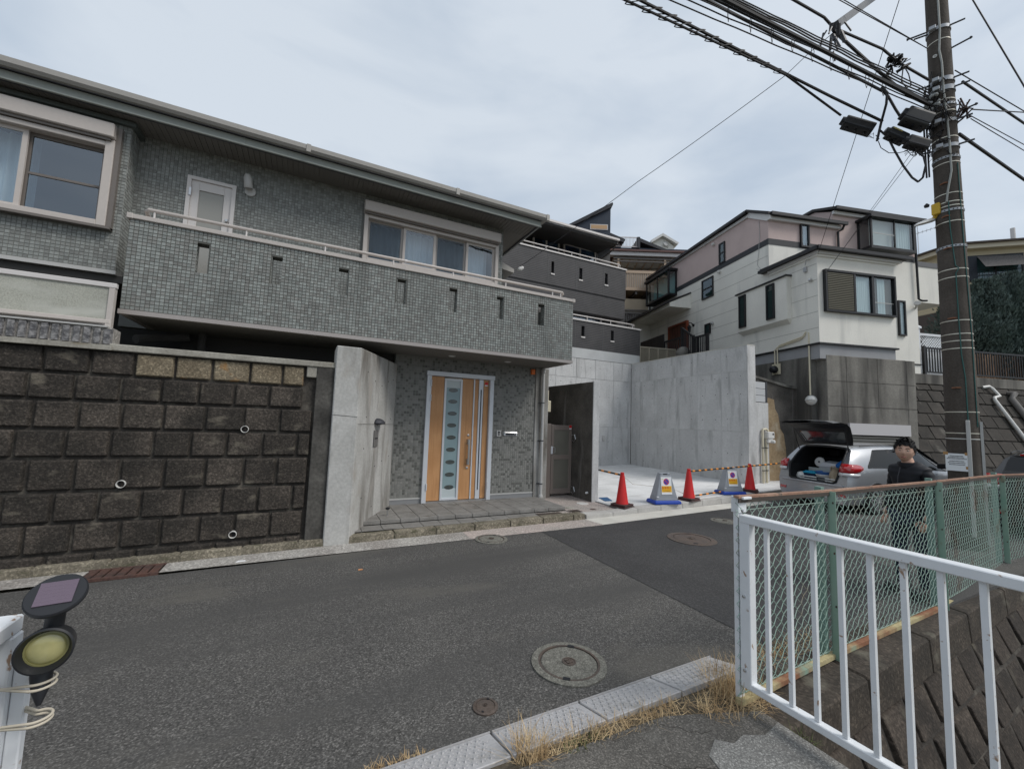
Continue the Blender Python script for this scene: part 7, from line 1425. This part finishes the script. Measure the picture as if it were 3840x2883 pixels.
obj('mouth_line', MB().tube([hd_((x, y, z)) for x, y, z in ((-.023, -.0905, -.0665), (0, -.1025, -.0678), (.023, -.0905, -.0665))], .0012, 5), mat('mouth_dark', (.10, .03, .025), .6), body)
hb = MB(); rnd = random.Random(5); hh = []
for j in range(15):
    th = pi*.60*j/14
    for i in range(40):
        a_ = 2*pi*i/40; front = max(0, cos(a_)); lim = (.57 if abs(sin(a_)) > .5 else .60)-.245*front**1.2+.022*sin(11*a_)+.012*sin(23*a_+1); t2 = pi*lim*j/14; ed = (j/14)**3
        x, y, z = sin(a_)*sin(t2), -cos(a_)*sin(t2), cos(t2); e = 1.13-.10*ed+.05*sin(7*a_+3*t2)*(1-ed)+rnd.uniform(-.02, .05)*(1-.7*ed)
        hh.append(hd_((x*.081*e, y*.096*e+.002, z*.120*e+.004)))
hb.add(hh, [(j*40+i, j*40+(i+1) % 40, (j+1)*40+(i+1) % 40, (j+1)*40+i) for j in range(14) for i in range(40)])
for _ in range(380):
    a_ = rnd.uniform(0, 2*pi); t2 = rnd.uniform(.0, .60-.235*max(0, cos(a_))**1.2)*pi; n_ = Vector((sin(a_)*sin(t2), -cos(a_)*sin(t2), cos(t2)))
    p_ = Vector((n_.x*.088, n_.y*.104, n_.z*.130+.004)); d_ = (n_*.22+Vector((rnd.uniform(-.5, .5), -.6, -.25 if n_.z < .6 else .05))).normalized()*rnd.uniform(.018, .034); w = n_.cross(d_).normalized()*.005
    hb.add([hd_(p_-w), hd_(p_+w), hd_(p_+d_)], [(0, 1, 2)])
obj('hair', hb, hairm, per, smooth=.9, fix=False)
# quilted jacket and trousers follow the same skeleton, a little fuller
jv = [V_[i] for i in (0, 1, 2, 3, 4, 14, 15, 16, 18, 19, 20)]; jv[0] = (0, 0, .74)
jb = skin_mesh(jv, [(0, 1), (1, 2), (2, 3), (3, 4), (3, 5), (5, 6), (6, 7), (3, 8), (8, 9), (9, 10)], [(.14, .115), (.14, .115), (.15, .125), (.12, .10), (.07, .066), .066, .056, .044, .066, .056, .044], 0, 3)
nj = []
mej = bpy.data.meshes.new('tmp'); mej.from_pydata(jb.v, [], jb.f); mej.update()
for v in mej.vertices: k = abs(sin(v.co.z*pi/.058+.6*v.co.x)); nj.append(tuple(v.co+v.normal*(.010*sqrt(k)-.004)))
jb.v = nj; jk = obj('jacket', jb, jack, per, smooth=True, fix=False)
obj('collar', MB().lathe([(.080, 0), (.083, .03), (.078, .055), (.070, .05), (.070, 0)], (0, .0, 1.305), 20, (0, -.12, 1)), jack, jk, smooth=.8)
obj('zip', MB().tube([(0, -.140, .80), (-.002, -.150, 1.05), (-.002, -.138, 1.2), (-.003, -.10, 1.30)], .005, 5), mat('zip_dark', (.03, .03, .035), .4), jk)
bd = frame3(Vector((.055, -.158, 1.125)), (1, .3, 0), (0, 0, 1)); obj('badge', MB().prism([(0, .014, 0), (.02, 0, 0), (0, -.014, 0), (-.02, 0, 0)], (0, 0, .004)).xform(bd), mat('badge_red', (.55, .16, .15), .6), jk)
tb = skin_mesh([V_[i] for i in (0, 6, 7, 8, 10, 11, 12)], [(0, 1), (1, 2), (2, 3), (0, 4), (4, 5), (5, 6)], [(.125, .105), .085, .066, .056, .085, .066, .056], 0, 2)
tb.v = [(x, y, z if z > .2 else z-.035) for x, y, z in tb.v]; obj('trousers', tb, jean, per, smooth=True, fix=False)
for s_ in (1, -1): obj('shoe', MB().hexa([(s_*.115-.05, .08, -.01), (s_*.115+.05, .08, -.01), (s_*.118+.052, -.18, -.01), (s_*.118-.052, -.18, -.01), (s_*.115-.046, .075, .12), (s_*.115+.046, .075, .12), (s_*.118+.046, -.17, .085), (s_*.118-.046, -.17, .085)]), shoe, per, bev=.018, seg=2)

# ---------------------------------------------------------------- utility pole
PX, PY = 8.745, 2.516; pr_ = lambda z: .1893-.0066*z
pole = thing('utility_pole', 'dark weathered concrete utility pole with steel bands and cable gear', 'utility pole', (PX, PY, .1))
pole_m = mat('pole_concrete', (.092, .078, .066), .9, c2=(.065, .054, .045), s=2.5, fine=.25, fs=45, st=(.06, .05, .042), stv=(7, 7, .4), slo=.52, shi=.7, bump=.4, bs=50)
obj('shaft', MB().lathe([(pr_(z), z) for z in (0, 2, 4, 6, 8, 10, 12)], (PX, PY, 0), 36), pole_m, pole, smooth=.8)
galv = mat('galvanised', (.42, .44, .46), .5, metal=.35, c2=(.33, .34, .36), s=8); brass = mat('band_bright', (.62, .59, .50), .4, metal=.4)
axis_ = Vector((PX, PY, 0)); toc = Vector((-PX, -PY, 0)).normalized(); tor = Vector((toc.y*-1, toc.x, 0))   # towards camera / to image left
if tor.dot(RT) > 0: tor = -tor
def pz(y_src): vy = y_src/K; return on_r(2030+.052*vy, vy, 9.0).z
def bandz(y_src, h, m, ex=.004, tilt=0.0, name='band'):
    z = pz(y_src); r = pr_(z)+ex; b = MB().lathe([(r-.01, -h/2), (r, -h/2), (r, h/2), (r-.01, h/2)], (PX, PY, z), 28); return obj(name, b, m, pole, smooth=.5), z
for y in (149, 376, 420, 518, 613, 728): bandz(y, .012, brass)
for y in (760, 775, 833, 1012, 1042, 1204, 1254, 1280, 1308, 1545, 1624): bandz(y, .014, brass)
bandz(1645, .012, pvc_w)
for y, h in ((104, .055), (300, .07), (334, .075), (456, .055), (550, .055)):
    o, z = bandz(y, h, galv, .012, name='bracket_band')
    c_ = axis_+Vector((0, 0, z))
    obj('bracket_bolt', MB().tube([c_-tor*(pr_(z)+.0)+toc*.06, c_-tor*(pr_(z)+.16)+toc*.02+Vector((0, 0, .02))], .014, 6), dark_met, o)
    obj('bracket_bolt', MB().tube([c_+tor*(pr_(z)-.02)+toc*.08, c_+tor*(pr_(z)+.14)+toc*.12], .014, 6), dark_met, o)
    obj('clamp_block', MB().box(-.05, .05, -.04, .04, -.03, .03).xform(Matrix.Translation(c_+toc*(pr_(z)+.02)+tor*.06) @ Matrix.Rotation(.3, 4, 'Z')), galv, o, bev=.006)
for y, w in ((394, .05), (592, .05), (790, .05), (926, .06)):
    o, z = bandz(y, .034, galv, .008, name='perforated_band'); b = MB()
    for k in range(22): a_ = 2*pi*k/22; b.box(-.010, .010, -.002, .002, -.008, .008) if False else b.lathe([(.009, 0), (.009, .0025)], Vector((PX+(pr_(z)+.0075)*cos(a_), PY+(pr_(z)+.0075)*sin(a_), z)), 6, (cos(a_), sin(a_), 0))
    obj('perforation', b, dark_in, o, kind='stuff')
for y, side_ in ((62, 1), (161, -1), (405, -1)):
    z = pz(y+20); c_ = axis_+Vector((0, 0, z)); obj('step_bolt', MB().tube([c_-tor*side_*0+(-tor if side_ < 0 else tor)*(pr_(z)-.02), c_+(-tor if side_ < 0 else tor)*(pr_(z)+.22)+toc*.05], .013, 8).lathe([(.02, 0), (.02, .02)], c_+(-tor if side_ < 0 else tor)*(pr_(z)+.21)+toc*.05, 8, tor), dark_met, pole)
for y in (688, 812, 932, 1195, 1455): 
    z = pz(y); c_ = axis_+Vector((0, 0, z))+toc*(pr_(z)-.01)+tor*.03; obj('step_hole', MB().tube([c_+tor*.05-toc*.01, c_+toc*.03, c_-tor*.05-toc*.005], .011, 6), mat('rusty_step', (.22, .10, .055), .8), pole)
for y in (100, 205): z = pz(y); c_ = axis_+Vector((0, 0, z))+toc*(pr_(z)+.001)+tor*.05; obj('ring_mark', MB().lathe([(.026, 0), (.026, .004), (.016, .004), (.016, 0)], c_, 14, toc), pvc_w, pole)
# cables running down the shaft
def down(pts, r, m, name='pole_cable'):
    P = []
    for off, y in pts: z = pz(y); P.append(axis_+Vector((0, 0, z))+toc*sqrt(max(0, (pr_(z)+r*.9)**2-off*off))-tor*off)
    return obj(name, MB().tube(P, r, 7), m, pole, smooth=.8)
cab_g = mat('cable_grey', (.33, .34, .32), .6); cab_t = mat('cable_teal', (.025, .105, .095), .6); cab_k = mat('cable_black', (.014, .013, .014), .55)
down([(.02, -40), (.02, 120), (.0, 190), (.02, 240), (.02, 340), (.04, 450), (.05, 560), (.05, 650), (.0, 720), (-.02, 760)], .013, cab_g)
down([(.0, 760), (.0, 860), (.03, 1000), (.06, 1012), (.05, 1020), (.03, 1030), (.03, 1200), (.035, 1330), (.06, 1420), (.06, 1580)], .0065, cab_t)
down([(.12, 620), (.13, 900), (.15, 1250), (.15, 1600)], .006, cab_t)
obj('conduit_channel', MB().bar(axis_+toc*.19-tor*.055+Vector((0, 0, pz(1576))), axis_+toc*.195-tor*.05+Vector((0, 0, .3)), .045, .03, toc), pvc_g, pole, bev=.006)
obj('conduit_channel', MB().bar(axis_+toc*.05-tor*.185+Vector((0, 0, pz(1580))), axis_+toc*.05-tor*.19+Vector((0, 0, .2)), .03, .03, toc), pvc_g, pole)
# tangle of short wires round the shaft
rnd = random.Random(11); b = MB()
for _ in range(44):
    y = rnd.choice((300, 335, 370, 400, 430, 470, 520, 560)); z = pz(y)+rnd.uniform(-.12, .12); a0 = rnd.uniform(-.4, 1.7); L = rnd.uniform(.4, 1.5); pts = []
    for k in range(7):
        a_ = a0+L*k/6-.6; rr = pr_(z)+.015+rnd.uniform(0, .05); d_ = toc*cos(a_)+tor*sin(a_); pts.append(axis_+d_*rr+Vector((0, 0, z+rnd.uniform(-.10, .10)*k/4)))
    b.tube(pts, rnd.choice((.004, .006, .009)), 5)
obj('wire_tangle', b, cab_k, pole, kind='stuff', smooth=.9, fix=False)
b = MB()
for _ in range(26):
    z = pz(rnd.uniform(340, 400)); a_ = rnd.uniform(.1, 1.3); d_ = toc*cos(a_)+tor*sin(a_); p_ = axis_+d_*(pr_(z)+.05)+Vector((0, 0, z)); b.lathe([(.012, 0), (.026, .012), (.02, .03), (.01, .04)], p_, 7, (rnd.uniform(-1, 1), rnd.uniform(-1, 1), rnd.uniform(-1, 1)))
obj('insulator_knob', b, mat('porcelain_grey', (.36, .37, .36), .5), pole, kind='stuff', fix=False)
nt_ = thing('notice', 'white paper notice taped to the utility pole just above the mesh fence', 'notice', tuple(axis_+toc*.2+Vector((0, 0, 1.3))))
zc_ = 1.365; Mn = frame3(axis_+toc*.198+tor*.075+Vector((0, 0, zc_)), -tor, (0, 0, 1))
obj('paper', MB().box(-.115, .115, -.15, .10, 0, .002).xform(Mn), paper, nt_)
b = MB()
for i, (w, z) in enumerate(((.07, .065), (.085, .045), (.10, .025), (.075, -.01), (.09, -.035), (.08, -.06))):
    x = -w
    while x < w-.01: b.box(x, x+.009, z-.006, z+.006, .002, .0026); x += .0125
obj('printed_line', b.xform(Mn), ink, nt_, kind='stuff')
for x, z in ((-.11, .10), (.105, .10), (.11, -.10)): obj('tape', MB().box(x-.025, x+.025, z-.02, z+.02, .002, .0035).xform(Mn), mat('brown_tape', (.40, .22, .08), .5), nt_)
# street lamp on the pole
sl2 = thing('street_lamp', 'pale street lamp head on a yellow bracket on the left of the utility pole', 'street lamp', tuple(axis_+tor*.2+Vector((0, 0, 4.95))))
zl = on_r(2010, 478, 8.9).z; A_ = axis_+tor*.17+Vector((0, 0, zl+.08)); B_ = on_r(1978, 487, 8.75); 
obj('arm', MB().tube([axis_+tor*.1+toc*.1+Vector((0, 0, zl+.16)), A_+toc*.06], .03, 8), mat('bracket_yellow', (.60, .38, .03), .5), sl2)
d_ = (B_-A_).normalized(); b = MB(); 
for f_, w, h in ((-.05, .03, .03), (.1, .055, .045), (.5, .075, .045), (.85, .06, .03), (1.0, .02, .012)):
    c_ = A_+(B_-A_)*f_; s_ = d_.cross(Vector((0, 0, 1))).normalized(); u_ = Vector((0, 0, 1)); b.v += [tuple(c_+s_*w*cos(q)+u_*h*(sin(q) if sin(q) > 0 else sin(q)*.6)) for q in [2*pi*k/12 for k in range(12)]]
b.f = [(i*12+k, i*12+(k+1) % 12, (i+1)*12+(k+1) % 12, (i+1)*12+k) for i in range(4) for k in range(12)]+[tuple(range(12)), tuple(range(48, 60))]
obj('lamp_head', b, pvc_w, sl2, smooth=.8)
obj('bracket', MB().box(-.05, .05, -.05, .05, -.09, .09).xform(Matrix.Translation(axis_+tor*.13+toc*.1+Vector((0, 0, zl+.2)))), mat('bracket_yellow', (.60, .38, .03), .5), sl2, bev=.01)
obj('photocell', MB().lathe([(.03, 0), (.035, .03), (.01, .06)], axis_+tor*.24+Vector((0, 0, zl+.32)), 10), black_p, sl2)

# ---------------------------------------------------------------- splice closures and overhead wires
def px(x, y): return ((2300+x/1.436)/K, (y/1.436)/K)      # close-up print of the wires
def q3(x, y): return ((3100+x/3.687)/K, (300+y/3.687)/K)  # close-up print of the closures
clos = mat('closure_black', (.016, .016, .017), .6, c2=(.04, .04, .04), s=6, lo=.5, hi=.8)
def closure(a, b_, w, h, label, m=clos, name='splice_closure', strip=False):
    A_, B_ = on_r(*q3(*a), 8.7), on_r(*q3(*b_), 8.85); t = thing(name, label, 'splice box', tuple((A_+B_)/2)); u_ = (B_-A_).normalized(); s_ = u_.cross(Vector((0, 0, 1))).normalized(); n_ = s_.cross(u_)
    P = [(-.5, -.5), (.5, -.5), (.5, .28), (.28, .5), (-.28, .5), (-.5, .28)]; b = MB().prism([A_+s_*(w*x)+n_*(h*z) for x, z in P], B_-A_); obj('case', b, m, t, bev=.012)
    obj('end_plug', MB().lathe([(h*.32, 0), (h*.36, .05), (h*.2, .07)], A_-u_*.05, 14, u_), black_p, t); obj('seam', MB().bar(A_-n_*h*.3, B_-n_*h*.3, w*1.08, .025), black_p, t)
    for k in range(3): obj('clip', MB().bar(A_+(B_-A_)*(.2+.3*k)-n_*h*.62, A_+(B_-A_)*(.2+.3*k)-n_*h*.45, w*.4, .03), black_p, t)
    if strip: obj('yellow_strip', MB().bar(A_+(B_-A_)*.05+s_*w*.52+n_*h*.2, A_+(B_-A_)*.55+s_*w*.52+n_*h*.2, .012, .02), mat('strip_yellow', (.5, .42, .16), .5), t)
    return A_, B_
closure((240, 575), (640, 690), .17, .19, 'long black splice closure hanging at the left, farthest from the utility pole')
closure((850, 720), (1090, 830), .15, .17, 'black splice closure with a yellow strip between the other boxes', strip=True)
closure((1110, 840), (1400, 920), .15, .18, 'dark grey splice box touching the pole below the others')
closure((1080, 480), (1420, 590), .20, .25, 'grey square junction box beside the pole above the other boxes', mat('closure_grey', (.045, .045, .045), .6))
ncab = 0
def cable(label, pts, r, m=None, name='overhead_cable', n=6, sag=0.0, ext=0.0, cat='cable', group=None, wav=0.0):
    P = [Vector(p) for p in pts]
    if ext: P.insert(0, P[0]+(P[0]-P[1])*ext)
    out = []
    for i in range(len(P)-1):
        k = 14 if wav else (8 if (sag or len(P) > 2) else 2)
        for j in range(k): f_ = j/k; q = P[i]+(P[i+1]-P[i])*f_; q = q+Vector((0, 0, -sag*4*f_*(1-f_)+wav*sin((i*14+j)*1.9)*(f_*(1-f_)*4)**.3)); out.append(q)
    out.append(P[-1])
    return tag(obj(name, MB().tube(out, r*.82, n), m or cab_k, smooth=.9), label, cat, group)
def att(x, y, r=8.85): return on_r(*px(x, y), r)
def flat(x, y, z): return on_z(*px(x, y), z)
def run(label, a, b_, r, rb=8.9, dz=0.15, ext=1.2, **k):
    B_ = att(*b_, rb); return cable(label, [flat(*a, B_.z+dz), B_], r, ext=ext, **k)
# lower pair bound with spiral hangers
J = att(930, 405, 7.6); B1 = att(1225, 622, 8.55); B2 = att(1450, 655, 8.8)
A1, A2 = flat(60, 0, J.z+.1), flat(140, 0, J.z+.16)
cable('lower black cable of the pair bound by spiral hangers at the upper centre', [A1, J, B1], .021, ext=1.0); cable('upper black cable of the pair bound by spiral hangers at the upper centre', [A2, J+Vector((0, 0, .02)), att(1190, 530, 8.3), B2], .026, ext=1.0)
sp_ = MB(); pts = []
for k in range(11*14+1):
    f_ = k/(11*14); a_, c_ = A1+(J-A1)*f_, A2+(J-A2)*f_; mid = (a_+c_)/2; w = (c_-a_).length/2+.13; d_ = (c_-a_).normalized(); o_ = (J-A1).normalized().cross(d_); th = 2*pi*k/14
    pts.append(mid+d_*w*cos(th)+o_*.05*sin(th))
tag(obj('spiral_hanger', MB().tube(pts, .006, 4), cab_k, smooth=.9), 'thin wire spiral wound round the lower pair of overhead cables', 'wire spiral')
# main bundle
run('thick black cable along the top of the main overhead bundle', (600, 0), (1700, 565), .034); run('thick black cable along the bottom of the main overhead bundle', (500, 0), (1450, 492), .026, 8.6)
run('middle black cable of the main overhead bundle', (555, 0), (1690, 545), .026)
cable('black cable dropping from the main bundle to the grey junction box', [att(1440, 480, 8.6), att(1480, 520, 8.65), att(1520, 590, 8.7), att(1556, 645, 8.72)], .022); cable('black cable dropping from the main bundle to the lower splice boxes', [att(1445, 470, 8.6), att(1475, 500, 8.6), att(1470, 560, 8.62), att(1440, 670, 8.7), att(1420, 760, 8.7)], .022)
for i, (a, b_, r, l_) in enumerate((((300, 0), (1690, 590), .010, 'thin twisted wire lowest on the left of the main overhead bundle'), ((400, 0), (1690, 570), .010, 'second thin twisted wire left of the main overhead bundle'), ((470, 0), (1700, 530), .010, 'thin twisted wire touching the left of the main bundle'),
    ((640, 0), (1700, 520), .012, 'thin twisted wire just right of the thick bundle cable'), ((665, 0), (1705, 505), .012, 'second thin twisted wire right of the thick bundle cable'), ((690, 0), (1705, 490), .010, 'outermost thin wire right of the main overhead bundle'))):
    run(l_, a, b_, r, wav=.012 if i in (1, 3, 4) else .006)
b = MB()
for k in range(9):
    f_ = .08+.1*k; P0_, P1_ = flat(520, 0, 7.3), att(1560, 510, 8.7); q = P0_+(P1_-P0_)*f_; b.tube([q+Vector((0, 0, .12)), q+Vector((.05, .05, -.02)), q+Vector((.02, .02, -.16)), q+Vector((-.06, -.05, -.1)), q+Vector((-.03, -.02, .06))], .005, 4)
tag(obj('spiral_hanger', b, cab_k, kind='stuff'), 'small wire loops hanging along the main overhead bundle', 'wire loop')
# upper cable with splices and the arm
zA = att(1540, 330, 8.6).z
U = [flat(970, 0, zA+.2), flat(1135, 95, zA+.15), flat(1185, 150, zA+.1), att(1450, 265, 8.3), att(1540, 340, 8.5), att(1700, 432, 8.9)]
cable('black cable with clustered splices passing over the dark bracket arm', U, .022, ext=.6)
cable('black cable slanting from the bracket arm down to the main bundle end', [flat(1185, 165, zA), att(1300, 270, 8.1), att(1410, 370, 8.4), att(1530, 470, 8.7), att(1690, 560, 8.9)], .028)
b = MB()
for k in range(26): q = att(1540+rnd.uniform(-60, 30), 340+rnd.uniform(-35, 30), 8.5); b.tube([q, q+Vector((rnd.uniform(-.1, .1), rnd.uniform(-.1, .1), rnd.uniform(-.08, .1))), q+Vector((rnd.uniform(-.1, .1), rnd.uniform(-.1, .1), rnd.uniform(-.06, .06)))], rnd.choice((.006, .012, .02)), 5)
tag(obj('splice_cluster', b, cab_k, kind='stuff', fix=False), 'knot of small splices on the upper overhead cable near the pole', 'cable splice')
cable('loop of thin cables hanging under the knot of splices', [att(1560, 370, 8.5), att(1552, 440, 8.5), att(1580, 475, 8.5), att(1605, 460, 8.5), att(1590, 400, 8.5), att(1570, 365, 8.5)], .010)
arm = thing('bracket_arm', 'dark steel arm slanting down from the top edge with clamps at its end', 'bracket arm', tuple(flat(1195, 140, zA+.1)))
aa, ab = flat(1195, 140, zA+.1), flat(1400, -10, zA+1.6)
obj('arm_tube', MB().bar(aa, aa+(ab-aa)*1.5, .10, .10), mat('arm_steel', (.10, .11, .125), .5), arm)
b = MB()
for k in range(14): q = aa+Vector((rnd.uniform(-.15, .12), rnd.uniform(-.12, .12), rnd.uniform(-.35, .1))); b.tube([q, q+Vector((rnd.uniform(-.08, .08), rnd.uniform(-.08, .08), rnd.uniform(-.22, -.03)))], rnd.choice((.012, .02, .028)), 6)
obj('clamp', b, dark_met, arm, kind='stuff', fix=False)
run('left thin wire of the pair ending at a bolt high on the pole', (1215, 0), (1660, 245), .008); run('right thin wire of the pair ending at a bolt high on the pole', (1240, 0), (1690, 262), .008)
# drop wires to the houses
hp = Vector((3.95, 6.95, 5.15)); hp = on_y(1122, 577, 7.3)
cable('long thin service wire from the cable crossing down to the grey tiled house', [J, att(560, 740, 7.4) if False else J+(hp-J)*.5, hp], .007, sag=.02); cable('short tie wires rising from the cable crossing to the bracket arm', [J, att(1050, 290, 7.6), flat(1170, 190, zA-.2)], .006)
ins = tag(obj('insulator', MB().lathe([(.03, 0), (.045, .03), (.04, .10), (.02, .13)], hp-Vector((.02, -.0, .06)), 10, (.6, 0, .4)), pvc_w), 'small white insulator holding the service wire at the tiled house corner', 'insulator')
wa = Vector((12.42, 6.22, 6.55)); wb_ = Vector((12.45, 6.10, 5.95))
cable('single thin wire falling steeply to the corner of the white house annex', [flat(1540, 0, 9.0), wa], .008, ext=.3)
for k, l_ in enumerate(('left thin wire of the pair from the splice boxes to the white house', 'right thin wire of the pair from the splice boxes to the white house')): cable(l_, [att(1600+26*k, 832, 8.8), wb_+Vector((.06*k, 0, .10*k))], .0045)
# slack loops under the boxes
cable('slack cable drooping below the splice boxes to the pole', [on_r(*q3(x, y), 8.75) for x, y in ((740, 700), (850, 800), (940, 980), (1060, 1190), (1180, 1350), (1265, 1410), (1330, 1350), (1370, 1180), (1340, 1060), (1270, 1010))], .018); cable('thin slack wire under the splice boxes', [on_r(*q3(x, y), 8.75) for x, y in ((715, 850), (750, 940), (860, 1010), (1000, 1010), (1120, 980))], .007)
b = MB()
for k in range(12): x, y = rnd.choice(((600, 760), (680, 780), (1130, 990), (1200, 1010), (1250, 1020))); q = [on_r(*q3(x+rnd.uniform(-60, 60), y+rnd.uniform(-40, 60)), 8.75) for _ in range(4)]; b.tube(q, .005, 4)
tag(obj('loose_wires', b, cab_k, kind='stuff', fix=False), 'loose thin wire ends curling under the splice boxes', 'wire ends')
for k, l_ in enumerate(('left dark cable running down beside the shaft of the utility pole', 'right dark cable running down beside the shaft of the utility pole')): cable(l_, [axis_+tor*(.19+.03*k)+toc*.06+Vector((0, 0, pz(y))) for y in (420, 480, 560, 640)], .014)
# wires leaving to the right
def rt_(label, a, b_, r, rb=9.0, **k): A_ = att(*a, rb); d_ = flat(*b_, A_.z+.0) if ray(*px(*b_)).z > 0 else att(*b_, 14); cable(label, [A_, A_+(d_-A_)*1.6], r, **k)
cable('single cable crossing the top right corner behind the pole', [on_r(*px(1935, 0), 12), on_r(*px(2212, 465), 12), on_r(*px(2330, 665), 12)], .016, ext=.4)
for a, b_, r, l_ in (((1840, 380), (2212, 600), .010, 'upper thin wire leaving the pole to the right'), ((1880, 440), (2212, 665), .022, 'thick cable leaving the pole to the right below a thin wire'), ((1930, 590), (2212, 606), .012, 'nearly level wire leaving the rusty bracket to the right'), ((1920, 622), (2212, 780), .008, 'thin wire sloping right below the level wire'), ((1925, 640), (2212, 812), .008, 'lowest thin wire sloping right from the rusty bracket'), ((1862, 722), (2212, 968), .028, 'thick twisted cable leaving the pole low to the right')):
    A_ = att(*a, 9.1); B_ = on_r(*px(*b_), 11.5); cable(l_, [A_, A_+(B_-A_)*1.4], r)
b = MB()
for k in range(9): q = [on_r(*px(1850+rnd.uniform(0, 80), 590+rnd.uniform(-60, 60)), 9.1) for _ in range(4)]; b.tube(q, rnd.choice((.006, .012)), 5)
b.tube([att(1850, 640, 9.05), att(1880, 580, 9.05), att(1935, 585, 9.05), att(1880, 640, 9.1), att(1855, 660, 9.1)], .014, 6)
tag(obj('bracket_tangle', b, mat('rust_wire', (.06, .035, .03), .7), kind='stuff', fix=False), 'rusty wire bracket tangle on the right of the pole', 'wire bracket')
